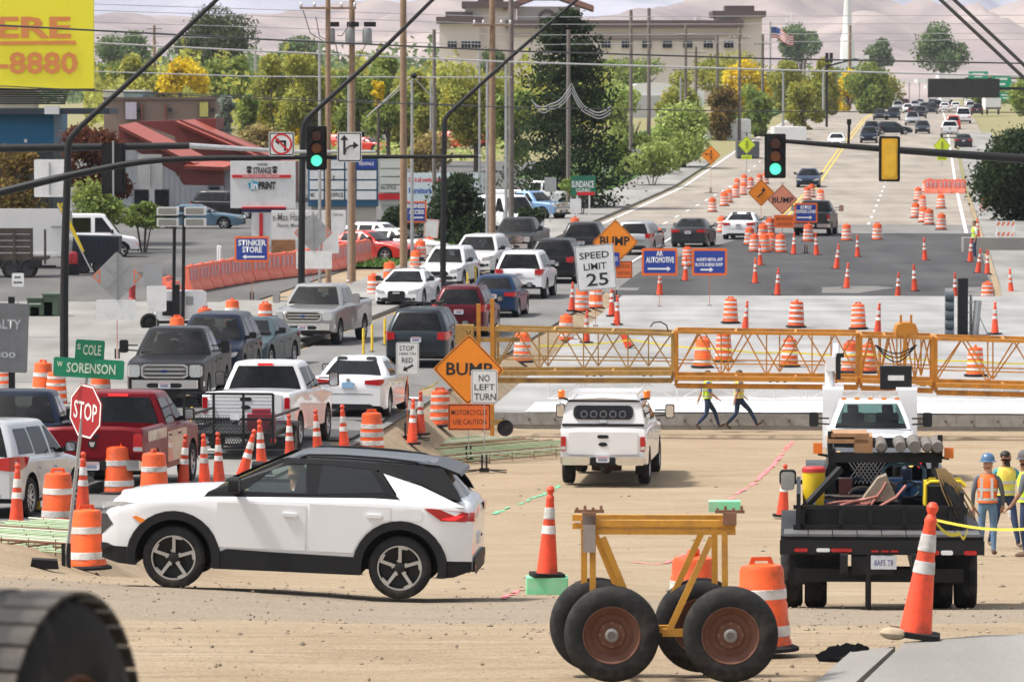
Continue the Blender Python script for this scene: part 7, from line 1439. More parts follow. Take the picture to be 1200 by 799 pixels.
def cutouts(r,b,k,R0):
    for dx in(-25,-2,18):
        z=at(412,43,215).z-b.z;MB().lathe([(.16,-.35),(.2,-.25),(.2,.2),(.16,.35)],10,'z',(dx*k,-R0-.1,z)).obj('transformer',mat('transformer_grey',(.26,.27,.28),.4,metal=.3),r);MB().box((dx*k+.12,-R0-.15,z+.5),(.5,.2,.2)).obj('switch',BLACKM,r)
    MB().bar((-30*k,-R0,z-.3),(24*k,-R0,z-.3),.1).obj('bracket_arm',STEEL,r)
util_pole(385,212,-30,WOODP,'brown wooden pole beside the grey steel pole',3.6,[(10,33,WOODP)]);util_pole(413,215,-40,WOODP,'brown wooden pole with transformers and switches',4.2,[],extra=cutouts)
util_pole(473,225,-40,WOODP,'thick brown wooden pole at the end of the barriers',4.6,[]);util_pole(577,240,-40,WOODP,'tan wooden pole behind the oncoming pickup truck',4.2,[(30,22,WOODP)])
util_pole(509,300,35,WOODG,'dark weathered pole rising from the evergreen shrub',2.6);util_pole(599,260,-20,WOODG,'dark pole in front of the white van',3.6);util_pole(666,320,35,WOODG,'dark pole before the large conifer',2.8)
util_pole(739,420,12,WOODG,'dark tall pole at the left of the twin poles',2.5);util_pole(760,430,10,WOODG,'dark tall pole at the right of the twin poles',2.5)
for px,Y,top,lab,arm in[(803,520,28,'weathered pole with two crossarms left of the flagger sign',[(42,10),(82,16)]),(866,560,32,'weathered pole right of the flagger sign',[(45,12),(92,12)]),(840,620,40,'thin weathered pole behind the flagger sign',[(50,12),(101,12)]),(893,640,40,'thin weathered pole near the pedestrian sign',[(52,10)]),(942,760,70,'far weathered pole among the yellow trees',[(75,10)]),(815,700,55,'far thin pole before the white roof',[(62,12)]),(995,900,30,'far brown pole by the white spire',[(70,8)]),(182,640,30,'far brown pole in front of the left yellow trees',[(34,9)])]:
    util_pole(px,Y,top,WOODG if 'brown' not in lab else WOODP,lab,2.0,[(p,h,WOODG)for p,h in arm])
def steel_pole(px,Y,top,label,r=2.6,m_=STEEL,arm=None):
    b=gp(px,Y);k=Y/F;o=thing('steel_pole',label,'pole',b);zt=at(px,top,Y).z-b.z;MB().tube([(0,0,-.2),(0,0,zt)],[r*k,r*k*.7],10).obj('pole',m_,o);MB().lathe([(r*k*2,0),(r*k*2,.05),(r*k*1.2,.1)],10).obj('base_plate',m_,o)
    if arm:MB().tube([(0,0,zt-.1),(arm*k*.5,0,zt+.25),(arm*k,0,zt+.3)],[.06,.05,.04],8).obj('arm',m_,o);MB().box((arm*k,0,zt+.28),(.8,.3,.12)).obj('lamp_head',ALU,o)
for px,Y,top,lab,arm in[(375,214,50,'grey steel pole left of the brown wooden pole',None),(409,217,88,'grey steel pole against the transformer pole',None),(483,235,95,'thin grey steel pole beside the thick wooden pole',None),(571,242,70,'grey steel pole left of the tan wooden pole',None),(593,258,75,'grey steel pole right of the tan wooden pole',None),(562,330,60,'thin grey pole before the far parked cars',None),(708,380,190,'short grey pole by the grass strip',None),(797,560,90,'slim pale pole before the white roof',None),(917,640,85,'pale lamp pole beside the avenue trees',-8),(940,700,92,'pale lamp pole right of the avenue trees',10),(964,720,80,'pale lamp pole near the far crossing',10),(505,420,90,'thin pale pole among the yellow trees',None),(300,640,40,'thin grey pole behind the left yellow trees',None)]:steel_pole(px,Y,top,lab,2.2 if Y<300 else 1.6,arm=arm)
b=gp(968,640);r=thing('far_signal_mast','far traffic signal mast reaching over the avenue','traffic signal',b);k=640/F
MB().tube([(0,0,0),(0,0,(185-112)*k)],.16,8).obj('pole',BLACKM,r);MB().tube([(0,0,(185-114)*k),(30*k,0,(185-106)*k),(58*k,0,(185-102)*k)],[.13,.1,.06],8).obj('arm',BLACKM,r);MB().box((42*k,-.1,(185-103)*k),(1.6,.1,.45)).obj('name_plate',SIGNW,r)
for dx in(0,5):MB().box((dx*k,-.2,(185-104)*k),(.4,.3,1.2)).obj('signal_housing',BLACKP,r)
b=gp(1215,560);r=thing('message_board','black electronic message board on a roadside gantry','message board',b);k=560/F
for px in(1100,1128,1156):MB().box(((px-1215)*k+.0,0,at(px,103.5,560).z-b.z),(27.8*k,.5,22*k)).obj('display_panel',mat('display_black',(.012,.012,.013),.5),r)
MB().tube([(0,0,0),(0,0,at(1215,95,560).z-b.z)],.25,10).obj('pole',BLACKM,r);MB().bar(((1160-1215)*k,.3,at(1160,104,560).z-b.z),(0,.3,at(1160,104,560).z-b.z),.3).obj('arm',BLACKM,r)
b=gp(1250,900);r=thing('highway_sign','green highway guide signs hanging beyond the message board','sign',b);k=900/F;GS=mat('guide_green',(.0,.30,.16),.5,var=.05)
for x0,y0,x1,y1 in((1135,84,1158,93),(1162,88,1185,104),(1170,109,1187,118)):c,w_,h,k_=facing(x0,y0,x1,y1,900);e=link('guide_panel',None,r,c-b);panel_poly(e,rrect(-w_/2,w_/2,-h/2,h/2,.15),GS);m=MB();m.box((0,-.02,h*.2),(w_*.6,.01,h*.14));m.box((0,-.02,-h*.18),(w_*.4,.01,h*.14));m.obj('lettering_bar',INKW,e)
MB().tube([(0,0,0),(0,0,12)],.3,8).obj('pole',BLACKM,r);MB().bar(((1130-1250)*k,.3,at(1130,92,900).z-b.z),(0,.3,at(1130,92,900).z-b.z),.3).obj('gantry_beam',BLACKM,r)
def wire(label,pts,r,m_=WIRE,sag=.0,group=None):
    q=[]
    for a,b_ in zip(pts,pts[1:]):
        A,B=at(*a),at(*b_)
        for i in range(12):t=i/12;p=A.lerp(B,t);p.z-=sag*math.sin(math.pi*t);q.append(p)
    q.append(at(*pts[-1]));tag(MB().tube(q,r,5).obj('overhead_wire',m_),label,'wire',group)
wire('thick black cable sagging across the whole view below the billboard numbers',[(-20,29,180),(300,46,190),(600,60,200),(900,69,210),(1220,75,220)],.035)
wire('pale cable crossing above the red roof trees',[(-20,44,230),(300,60,230),(600,73,230),(900,82,230),(1220,90,230)],.04,WIREL)
wire('pale cable crossing in front of the yellow trees',[(-20,80,250),(300,90,250),(600,91,250)],.03,WIREL)
wire('thin dark cable crossing above the green signal light',[(-20,100,200),(300,116,205),(600,126,210),(900,131,215),(1220,132,220)],.022)
for i,(a,b_)in enumerate([(1,12),(8,22),(22,33),(38,40)]):wire('thin pale wire high across the far hills',[(-20,a,300),(600,(a+b_)/2+14,320),(1220,b_+6,340)],.022,WIREL,0,'high thin wires')
wire('thin dark wire from the billboard toward the trees',[(-20,103,210),(250,111,230),(560,124,260)],.02)
for i,x in enumerate((1098,1114)):wire('thick black cable falling steeply at the upper right',[(x,-4,120),(x+60,52,120),(x+130,118,120)],.045,WIRE,0,'steep cables at the upper right')
for i in range(3):wire('pale service cable looping on the dark conifer pole',[(622+3*i,117+4*i,300),(645,122+3*i,300),(670,98+5*i,300),(690,128+3*i,300),(716,124+4*i,300)],.03,WIREL,.3,'service cables at the conifer')
for i,(x0,y0,x1,y1)in enumerate([(355,12,378,48),(370,20,385,48),(412,25,395,42),(430,50,412,78),(393,50,408,75)]):wire('black jumper wire hanging between insulators on the wooden poles',[(x0,y0,214),((x0+x1)/2-3,(y0+y1)/2+9,214),(x1,y1,214)],.02,WIRE,0,'jumper wires')
for x0,y0,x1,y1 in[(480,90,430,137),(485,92,440,128),(484,90,508,116)]:wire('pale guy wire running down from the thick wooden pole',[(x0,y0,226),(x1,y1,226)],.02,WIREL,0,'guy wires')
o=gp(485,226);tag(MB().ball((0,0,0),.14).obj('wire_splice',BLACKM,None,at(485,89,225.4)),'round black cable splice beside the thick wooden pole','splice')
w1=at(68,232,152);w2=at(105,316,150);tag(MB().tube([at(67,240,151),at(83,270,151),at(107,317,151)],.022,6).obj('guy_wire',WIREL),'guy wire running down behind the tall lamp post','wire')
for i,(a,b_)in enumerate((((68,238),(96,292)),((72,238),(98,295)))):tag(MB().tube([at(*a,150.9),at(*b_,150.9)],.032,6).obj('guy_guard',mat('guard_yellow',(.72,.55,.03),.5)),'yellow plastic guard sleeve on the guy wire','guard','guy wire guards')
def pbox(root,px0,py0,px1,py1,Y,dep,m_,nm,front=None):
    o=Vector(root.location);a,b=at(px0,py1,Y)-o,at(px1,py0,Y)-o;m=MB();m.box(((a.x+b.x)/2,a.y+dep/2,(a.z+b.z)/2),(abs(b.x-a.x),dep,abs(b.z-a.z)));return m.obj(nm,m_,root,smooth=0)
def ppoly(root,pts,Y,dep,m_,nm):
    o=Vector(root.location);q=[at(x,y,Y)-o for x,y in pts];m=MB();m.prism([(p.x,p.z)for p in q],q[0].y,q[0].y+dep,lambda p_,t:(p_[0],t,p_[1]));return m.obj(nm,m_,root,smooth=0)
def ptext(root,s,x0,y0,x1,y1,Y,m_,bold=.02,par=None):
    o=Vector(root.location);a,b=at(x0,y1,Y)-o,at(x1,y0,Y)-o;return lettering(s,a.x,b.x,a.z,b.z,a.y,m_,par or root,bold)
b=gp(-30,222);r=thing('billboard','yellow roadside billboard with large salmon letters and numbers','billboard',b)
pn=pbox(r,-150,-60,109,104,222,.5,mat('billboard_yellow',(.88,.80,.03),.5,var=.03),'board');SAL=mat('billboard_salmon',(.72,.26,.07),.5,var=.04)
ptext(r,'ERE',-3,20,83,45,221.96,SAL,.03);ptext(r,'-8880',-2,61,91,87,221.96,SAL,.025);ppoly(r,[(-20,53),(90,52),(88,48),(-20,49)],221.93,.02,SAL,'underline')
o=pbox(r,-160,104,110,106,222,.7,BLACKM,'lower_frame')
for i in range(7):pbox(r,-80,105+i*2.6,80-i*.6,107+i*2.6,223+i*.1,.15,mat('slat_slate',(.03,.045,.06),.6),'slat')
for px in(-70,-30):m=MB();c=at(px,120,223)-b;m.tube([(c.x,.7,0),(c.x,.7,c.z)],.25,12);m.obj('column',BLACKM,r)
b=gp(0,262);r=thing('blue_building','blue fronted building with dark eaves under the billboard','building',b)
pbox(r,-160,131,63,173,262,8,mat('blue_panel',(.0,.12,.25),.5,var=.06),'blue_fascia');pbox(r,-160,173,62,262,262.4,8,mat('dark_wall',(.05,.06,.06),.8),'wall');pbox(r,-160,127,128,134,261,6,mat('eave_navy',(.025,.035,.05),.6),'eave')
e=pbox(r,52,124,69,134,260.5,.5,ALU,'floodlight');ptext(r,'i',28,163,32,167,261.9,INKW)
SID=mat('grey_metal_siding',(.36,.38,.40),.6,var=.06);SIDR=mat('red_metal_siding',(.17,.03,.02),.6,var=.15);ROOFR=mat('red_metal_roof',(.33,.065,.04),.5,var=.1)
b=gp(230,340);r=thing('metal_shop','grey metal shop building with stepped red sloping roofs','building',b)
ppoly(r,[(205,262),(205,142),(213,141),(312,182),(340,192),(340,262)],352,14,SIDR,'rear_wall');ppoly(r,[(139,262),(139,148),(215,187),(216,193),(262,195),(262,262)],340,10,SIDR,'front_wall');ppoly(r,[(120,262),(120,170),(150,172),(205,202),(215,217),(262,218),(262,262)],339.7,.3,SID,'grey_siding')
ppoly(r,[(262,262),(262,192),(278,192),(278,262)],341,6,SID,'grey_return');ppoly(r,[(158,143),(253,139),(253,152),(205,160)],356,10,SIDR,'parapet')
def rquad(pts,nm):o_=Vector(r.location);m=MB();q=[at(*p)-o_ for p in pts];m.add(q+[p+Vector((0,.3,-.25))for p in q],[(0,1,2,3),(4,5,6,7),(0,1,5,4),(1,2,6,5),(2,3,7,6),(3,0,4,7)]);return m.obj(nm,ROOFR,r,smooth=0)
rquad([(139,147,339),(159,143,344),(250,188,344),(228,192,339)],'roof');rquad([(205,142,351),(228,140,356),(330,186,356),(308,186,351)],'roof');rquad([(215,194,338.5),(240,188,342),(285,190,342),(262,196,338.5)],'roof')
for i in range(14):
    x=143+i*5.2;o=Vector(r.location);p0,p1=at(x,149+(x-139)*.47,339.85)-o,at(x,min(216,172+max(0,(x-150))*.55),339.85)-o
    if p0.z>p1.z:MB().bar(p0,p1,.05,.03).obj('siding_rib',SIDR,r,smooth=0)
for i in range(22):x=122+i*6.3;o=Vector(r.location);y0=172+max(0,(x-150))*.55 if x<213 else 219;MB().bar(at(x,y0+1,339.65)-o,at(x,250,339.65)-o,.05,.04).obj('siding_rib',SID,r,smooth=0)
for x0,x1 in((157,174),(182,198)):f=pbox(r,x0,222,x1,246,339.6,.2,mat('window_dark_frame',(.03,.03,.03),.5),'window');pbox(r,x0+1.2,223.5,x1-1.2,245,339.5,.1,GLASS,'pane')
d=pbox(r,244,217,258,250,339.5,.3,mat('glass_door',(.10,.12,.13),.1),'door');pbox(r,246,220,256,248,339.4,.1,GLASS,'pane');pbox(r,175,222,181,250,339.3,.4,SID,'pillar')
b=gp(190,430);r=thing('tan_building','low tan flat roofed building behind the red roofs','building',b);pbox(r,122,116,253,190,430,14,mat('tan_wall',(.24,.17,.13),.8,var=.1),'wall');pbox(r,121,114,254,117,429.8,14.4,mat('tan_trim',(.15,.10,.08),.8),'roof_trim')
for x0,y0,x1,y1,c_ in((147,120,160,140,(.5,.45,.52)),(234,120,244,137,(.45,.42,.12))):w_=pbox(r,x0-.8,y0-.8,x1+.8,y1+.8,429.6,.3,mat('window_frame_brown',(.08,.05,.04),.6),'window');pbox(r,x0,y0,x1,y1,429.4,.2,mat('pane_%d'%x0,c_,.15,var=.2),'pane')
for x in(166,194):pbox(r,x-.8,122,x+.8,142,429.5,.4,mat('rust_post',(.20,.06,.04),.7),'downpipe')
for x in(162,199,249):pbox(r,x-2,127,x+2,131,429.3,.5,BLACKM,'wall_lamp')
b=gp(150,520);r=thing('white_warehouse','small white and blue warehouse behind the tan building','building',b);pbox(r,121,107,145,125,520,10,mat('pale_wall',(.6,.62,.63),.7),'wall');pbox(r,145,107,168,125,520.4,10,mat('blue_wall',(.30,.42,.58),.6,var=.2,scale=2),'blue_bay');pbox(r,168,111,176,125,520.2,8,mat('slate_wall',(.1,.12,.14),.6),'annex');pbox(r,120,105.5,170,107.5,519.7,11,ALU,'roof_trim')
b=gp(307,262);r=thing('shop_pylon_sign','white shop pylon sign with black lettering and a red band','sign',b)
pbox(r,270,189,346,244,262,.6,SIGNW,'cabinet');Yt=261.95
ptext(r,'STRANGE',297,196,318,204,Yt,INK,.03);ptext(r,'TANNER',301,191.5,314,194.5,Yt,INK,.02);pbox(r,272,205,341,208.6,261.93,.05,INKR,'red_band');ptext(r,'SCREEN PRINTING & EMBROIDERY',284,205.8,328,207.8,261.90,INKW,.01);ptext(r,'PRINT',303,213,323,222,Yt,INK,.05);ptext(r,'in',294,213,302,222,261.9,INKW,.04)
o=Vector(r.location);k=262/F;m=MB();c=at(297,217.5,261.93)-o;m.add([(c.x+(6+1.2*math.sin(i*2.3))*k*math.cos(i*.45),c.y,c.z+(5.6+1.1*math.cos(i*3.1))*k*math.sin(i*.45))for i in range(14)],[tuple(range(14))]);m.obj('round_logo',mat('logo_cyan',(.0,.32,.50),.5),r)
for cx in(292,322):
    m=MB();c=at(cx,199,261.93)-o;m.add([(c.x+2.8*k*math.cos(i*.63),c.y,c.z-2*k+2.6*k*math.sin(i*.63))for i in range(10)],[tuple(range(10))]);m.add([(c.x-3.4*k,c.y,c.z+.8*k),(c.x+3.4*k,c.y,c.z+.8*k),(c.x+2.4*k,c.y,c.z+4*k),(c.x-2.4*k,c.y,c.z+4*k)],[(0,1,2,3)]);m.obj('side_emblem',INK,r)
pbox(r,283,244,335,249,262.1,.5,mat('pylon_blue',(.04,.04,.14),.5),'base_band');pbox(r,283,242.5,335,244.5,261.9,.5,INKR,'red_trim');pbox(r,295,249,319,300,262.1,.5,SIGNW,'column');pbox(r,304,250,308,300,262,.2,INKR,'column_stripe')
b=gp(405,290);r=thing('tenant_pylon_sign','blue framed tenant sign with white name panels','sign',b);PB=mat('tenant_blue',(.02,.10,.20),.5)
pbox(r,361,186,443,242,290,.6,PB,'frame')
for j in range(4):
    for i,(x0,x1)in enumerate(((363,379),(381,403),(405,416),(418,441))):pn=pbox(r,x0,188+j*12,x1,198+j*12,289.9,.1,SIGNW if not(i==3 and j==0)else SIGNB,'name_panel')
for s_,x0,y0,x1,y1 in(('X',389,206,393,211),('OFFICE',388,226,402,231),('MC',364,226,369,231),('RENTALS',421,190,438,194)):ptext(r,s_,x0,y0,x1,y1,289.85,INK if y0>200 else INKW,.02)
pbox(r,365,242,441,300,290.2,.5,mat('beige_column',(.45,.42,.37),.8),'base')
b=gp(458,300);r=thing('panel_sign','grey shop sign with stacked panels and a red foot','sign',b);pbox(r,443,186,476,240,300,.5,mat('panel_grey',(.42,.43,.40),.6),'cabinet');pbox(r,443,227,475,234,299.9,.2,INKR,'red_band')
for j in range(4):pbox(r,445,189+j*9.5,474,197+j*9.5,299.85,.1,mat('panel_pale',(.55,.57,.52),.6),'name_panel')
ptext(r,'NU STYLE',446,218,464,222,299.8,INK);pbox(r,447,240,472,290,300.1,.4,mat('panel_grey'),'base')
b=gp(360,246);r=thing('monument_sign','white hardwood shop monument sign with a brown oval picture','sign',b);pbox(r,318,247,405,300,246,.5,SIGNW,'board');ptext(r,'x-Max Hardwood',319,250,372,259,245.95,mat('ink_grey',(.16,.16,.15),.6),.01);ptext(r,'Floors, Moulders',325,262,360,267,245.95,mat('ink_grey'));ptext(r,'Cabinets',390,250,402,253,245.95,mat('ink_grey'))
pbox(r,318,281,346,297,245.9,.05,mat('brown_picture',(.28,.13,.05),.6,var=.4,scale=3),'picture');pbox(r,320,300,403,318,246.1,.4,CONCD,'plinth')
b=gp(520,330);r=thing('banner_wall','white advertising wall with red and blue lettering behind the shrub','sign',b);pbox(r,477,203,566,262,330,.4,mat('pale_cyan_wall',(.62,.72,.74),.6),'wall');ptext(r,'Do it all comfortably',479,208,517,215,329.95,INKR,.03);ptext(r,'Furniture',479,220,506,227,329.95,mat('ink_blue',(.05,.12,.4),.6),.04)
for px,py,w_,h,c_,lab in((49,375,32,21,(.05,.085,.05),'large dark green utility cabinet at the corner'),(61,371,20,26,(.07,.11,.075),'tall green utility cabinet behind the large one'),(42,352,12,15,(.42,.48,.40),'small pale green utility pedestal')):
    q=gp(px,185);k=185/F;r=thing('utility_cabinet',lab,'cabinet',q);m_=mat('cab_%d'%px,c_,.6,var=.1);MB().prism(rrect(-w_*k/2,w_*k/2,0,h*k,.03),-.3,.3,lambda p_,t:(p_[0],t,p_[1])).obj('housing',m_,r);MB().prism(rrect(-w_*k*.42,w_*k*.42,.08,h*k-.1,.02),-.33,-.30,lambda p_,t:(p_[0],t,p_[1])).obj('door',m_,r);MB().box((0,0,h*k+.02),(w_*k+.06,.7,.05)).obj('lid',m_,r)
for px,py in((256,311),(258.5,312)):tag(MB().lathe([(.07,0),(.07,.9),(.001,.93)],10).obj('white_bollard',SIGNW,None,P(px,py)),'white plastic bollard standing in the parking lot','bollard','white bollards')
tag(MB().lathe([(.13,0),(.16,.06),(.13,.10),(.13,.5),(.15,.55),(.12,.62),(.03,.70)],12).obj('fire_hydrant',mat('hydrant_red',(.40,.04,.04),.5),None,P(155,352)),'red fire hydrant behind the grey diamond sign','hydrant')
q=gp(40,232);r=thing('box_trailer','white enclosed cargo trailer in the left lot','trailer',q);k=232/F
MB().prism(rrect((-60-40)*k,(83-40)*k,.55,(310-255)*k+.55,.08),-1.1,1.1,lambda p_,t:(p_[0],t,p_[1])).obj('box',P_WHITE,r);MB().box(((10-40)*k,-1.13,.62),(120*k,.05,.15)).obj('lower_rail',ALU,r)
for px in(10,22):e=link('wheel',None,r,((px-40)*k,-1.0,.36),(0,0,math.pi));tm,rm=wheel_meshes(.36,.22,'steel');link('tyre',tm,e);link('rim',rm,e)
MB().box(((70-40)*k,-1.14,1.9),(.5,.04,.08)).obj('door_hinge',STEEL,r);MB().bar(((83-40)*k,-.3,.6),((100-40)*k,0,.5),.1).obj('tongue',BLACKM,r)
q=gp(20,222);r=thing('stake_truck','old dark wooden sided truck bed before the white trailer','truck',q);k=222/F;OW=mat('dark_old_wood',(.075,.06,.05),.9,var=.35,scale=4)
for j in range(5):MB().box(((28-20)*k-.6,-1.0,.95+j*.27),(60*k,.06,.25)).obj('plank',OW,r)
for x in(0,20,40,56):MB().box(((x-20)*k,-1.05,1.35),(.1,.05,1.5)).obj('stake',OW,r)
MB().box((-.3,0,.85),(62*k+1,2.1,.15)).obj('bed',OW,r)
for px in(16,36):e=link('wheel',None,r,((px-20)*k,-.95,.42),(0,0,math.pi));tm,rm=wheel_meshes(.42,.24,'steel');link('tyre',tm,e);link('rim',rm,e)
MB().box(((44-20)*k,-1.02,.62),(.6,.3,.35)).obj('side_box',BLACKM,r);MB().box(((56-20)*k,-.8,.5),(.9,.2,.1)).obj('rear_bar',BLACKM,r)
q=gp(112,226);r=thing('dump_trailer','navy blue mesh sided dump trailer next to the white trailer','trailer',q);k=226/F;MB().prism([(-26*k,.45),(28*k,.5),(30*k,1.65),(-24*k,1.7)],-.9,.9,lambda p_,t:(p_[0],t,p_[1])).obj('hopper',mat('navy_steel',(.010,.016,.03),.6,var=.3,scale=6),r)
for i in range(10):MB().box((-22*k+i*5.3*k,-.92,1.08),(.05,.05,1.15)).obj('rib',mat('navy_steel'),r)
for s in(-1,1):e=link('wheel',None,r,(s*.35-.1,-.75,.33),(0,0,math.pi));tm,rm=wheel_meshes(.33,.2,'steel');link('tyre',tm,e);link('rim',rm,e)
tag(MB().lathe([(.18,0),(.2,.1),(.2,.45),(.1,.55)],12).obj('gas_bottle',mat('bottle_red',(.5,.04,.05),.4),None,gp(86,224)+Vector((0,0,.5))),'red gas bottle between the trailers','bottle');tag(MB().box((0,0,.25),(.5,.5,.5)).obj('bottle_crate',BLACKM,None,gp(86,224)),'dark crate under the red gas bottle','crate')
car('van','white van parked behind the navy dump trailer','van',dict(L=5.2),P_WHITE,98,0,rad(5),'c','van',lod=1,pt=gp(99,246),glass=GLASSB)
b=gp(700,1050);r=thing('long_hotel','long pale building with dark flat roofs and an arched gable','building',b);HW=mat('hotel_wall',(.64,.57,.54),.8,var=.05);HR=mat('hotel_roof',(.10,.065,.06),.8);YH=1050
pbox(r,596,30,870,120,YH,20,HW,'main_wall');pbox(r,592,24,871,33,YH-1.5,23,HR,'roof');pbox(r,515,28,562,120,YH+2,16,HW,'tower');pbox(r,511,20,566,27,YH,20,HR,'roof');pbox(r,840,19,893,120,YH+1,16,HW,'tower');pbox(r,835,13,898,20,YH-1,20,HR,'roof')
pbox(r,545,8,605,120,YH+4,16,HW,'tower');pbox(r,541,2,609,9,YH+2,20,HR,'roof');pbox(r,606,8,680,40,YH+6,16,HW,'gable_wall');ppoly(r,[(590,13),(640,-6),(696,13),(696,7),(640,-13),(590,7)],YH+3,18,mat('hotel_roof_brown',(.26,.12,.085),.8),'gable_roof')
o=Vector(r.location);m=MB();c=at(641,22,YH+5.4)-o;k=YH/F;n=14;m.add([(c.x+a_*k*math.cos(math.pi*i/n),c.y,c.z+a_*k*math.sin(math.pi*i/n))for a_ in(11,7)for i in range(n+1)],[(i,i+1,n+2+i,n+1+i)for i in range(n)]);m.obj('arch',mat('arch_brown',(.16,.10,.09),.8),r);pbox(r,700,45,838,47,YH-.6,.6,mat('belt_course',(.22,.16,.15),.8),'belt_course')
for x0_,x1_,y0_ in((560,590,0),(612,670,-4),(850,884,10),(522,554,17)):pbox(r,x0_,y0_-3,x1_,y0_+4,YH+3,10,HR,'roof_cap')
pbox(r,596,40,870,42.5,YH-.5,.6,mat('hotel_band',(.34,.25,.22),.8),'wall_band')
for x in(640,760,815,860):pbox(r,x,20,x+6,25,YH+4,4,ALU,'roof_unit')
for x in list(range(704,860,24))+[524,540,552]:f=pbox(r,x,48,x+12,57,YH-.4,.4,mat('hotel_window_frame',(.6,.6,.6),.5),'window');[pbox(r,x+.6+j*3.8,48.7,x+3.8+j*3.8,56.4,YH-.7,.2,GLASS,'pane')for j in range(3)]
b=gp(790,760);r=thing('white_roof_hall','hall with a wide white curved roof among the far trees','building',b);YW=760;ppoly(r,[(735,125),(735,103),(748,98),(770,96.5),(800,100),(825,108),(825,125)],YW,25,mat('white_roof',(.7,.7,.7),.6),'roof');pbox(r,740,112,820,170,YW-.3,20,mat('hall_wall',(.4,.4,.4),.8),'wall')
b=gp(930,900);r=thing('white_shed','low white building with a dark door right of the pole','building',b);pbox(r,908,149,945,170,560,10,SIGNW,'wall');pbox(r,850,142,856,157,559.6,.3,DARKIN,'door');pbox(r,828,140,880,165,560,10,SIGNW,'wall');pbox(r,864,166,890,185,480,4,mat('dark_block',(.07,.075,.09),.7),'dark_annex')
b=gp(992,1700);r=thing('white_spire','tall white church spire against the hills','church',b);o=Vector(r.location);k=1700/F
z=lambda py:at(992,py,1700).z-b.z
MB().box((0,4,z(72)/2),(34*k,12,z(72))).obj('hall',SIGNW,r);MB().lathe([(8.5*k,z(72)),(8*k,z(45)),(5.5*k,z(38)),(4.5*k,z(10)),(1.5*k,z(-30)),(.1,z(-50))],8).obj('spire',SIGNW,r)
b=gp(924,1700);r=thing('twin_spires','pair of slim white spires above the far trees','church',b)
for dx in(-3,2.5):MB().lathe([(2.2*k,0),(2.2*k,z(48)),(1.2*k,z(30)),(.1,z(15))],6,c=(dx*k,0,0)).obj('spire',SIGNW,r)
MB().lathe([(1.2*k,0),(1*k,z(38)),(.1,z(24))],6,c=(9*k,0,0)).obj('spire',SIGNW,r)
b=gp(902,850);r=thing('flag','large flag with red and white stripes flying above the trees','flag',b);k=850/F;zt=at(902,28,850).z-b.z
MB().tube([(0,0,0),(0,0,zt+.3)],.15,8).obj('pole',STEEL,r)
def fl(t,s):return((26*t+1)*k,.5*math.sin(t*7),zt-(4+9*t)*k-(13-1*t)*s*k+.3*math.sin(t*6))
for i in range(9):
    m=MB();vs=[fl(t/10,s)for t in range(11)for s in(i/9,(i+1)/9)];m.add(vs,[(2*j,2*j+1,2*j+3,2*j+2)for j in range(10)]);m.obj('stripe',mat('flag_red',(.5,.05,.06),.8)if i%2==0 else mat('flag_white',(.7,.7,.7),.8),r)
m=MB();vs=[(x,y-.05,z_)for x,y,z_ in[fl(t/10,s)for t in range(5)for s in(0,.55)]];m.add(vs,[(2*j,2*j+1,2*j+3,2*j+2)for j in range(4)]);m.obj('canton',mat('flag_blue',(.05,.08,.28),.8),r)
for i,(x0,y0,x1,y1,Y)in enumerate([(1052,94,1068,97,1000),(1075,93,1092,97,1050),(1100,87,1132,92,1100),(1086,100,1100,104,1150)]):
    b=gp((x0+x1)/2,Y);r=thing('fuel_canopy',['flat white canopy at the far left of the crossing','flat white canopy left of the message board','wide white canopy above the message board','low white canopy behind the far queue'][i],'canopy',b);pbox(r,x0,y0,x1,y1,Y,8,SIGNW,'roof');[pbox(r,x,y1,x+1.2,126,Y+1,.4,STEEL,'column')for x in(x0+2,x1-3)]
for i,(x0,y0,x1,y1,Y,c_)in enumerate([(1155,115,1173,132,780,(.7,.7,.7)),(1103,114,1113,131,950,(.68,.68,.68)),(0,108,40,128,620,(.3,.28,.25)),(400,155,440,172,520,(.5,.45,.40)),(540,140,562,162,560,(.5,.42,.34)),(300,125,324,150,620,(.5,.48,.45))]):
    b=gp((x0+x1)/2,Y);r=thing(['box_truck','box_truck','far_house','far_house','far_house','far_house'][i],['white box truck standing right of the far crossing','white box truck in the far queue','low brown house behind the billboard','low tan house behind the red cars','small tan gabled house behind the tan wooden pole','small pale house among the yellow trees'][i],['truck','truck','house','house','house','house'][i],b);zb=0 if i>1 else .8
    o=Vector(r.location);a_,c2_=at(x0,y1,Y)-o,at(x1,y0,Y)-o;MB().box(((a_.x+c2_.x)/2,3,(zb+c2_.z)/2),(c2_.x-a_.x,6,c2_.z-zb)).obj('body' if i<2 else 'wall',mat('fb%d'%i,c_,.7,var=.1),r)
    if i>1:MB().prism([(a_.x-.4,c2_.z),(c2_.x+.4,c2_.z),((a_.x+c2_.x)/2,c2_.z+1.4)],-.4,6.4,lambda p_,t:(p_[0],t,p_[1])).obj('roof',mat('far_roof',(.2,.17,.15),.8),r);MB().box(((a_.x+c2_.x)/2,-.05,1.5),(1.2,.1,1.1)).obj('window',GLASS,r)
    else:[MB().lathe([(.45,-.12),(.45,.12)],14,'x',(x_,.8,.45)).obj('wheel',TYRE,r)for x_ in(a_.x+.3,c2_.x-.3)];MB().box(((a_.x+c2_.x)/2,-.03,1.0),(c2_.x-a_.x,.1,.2)).obj('bumper',BLACKM,r)
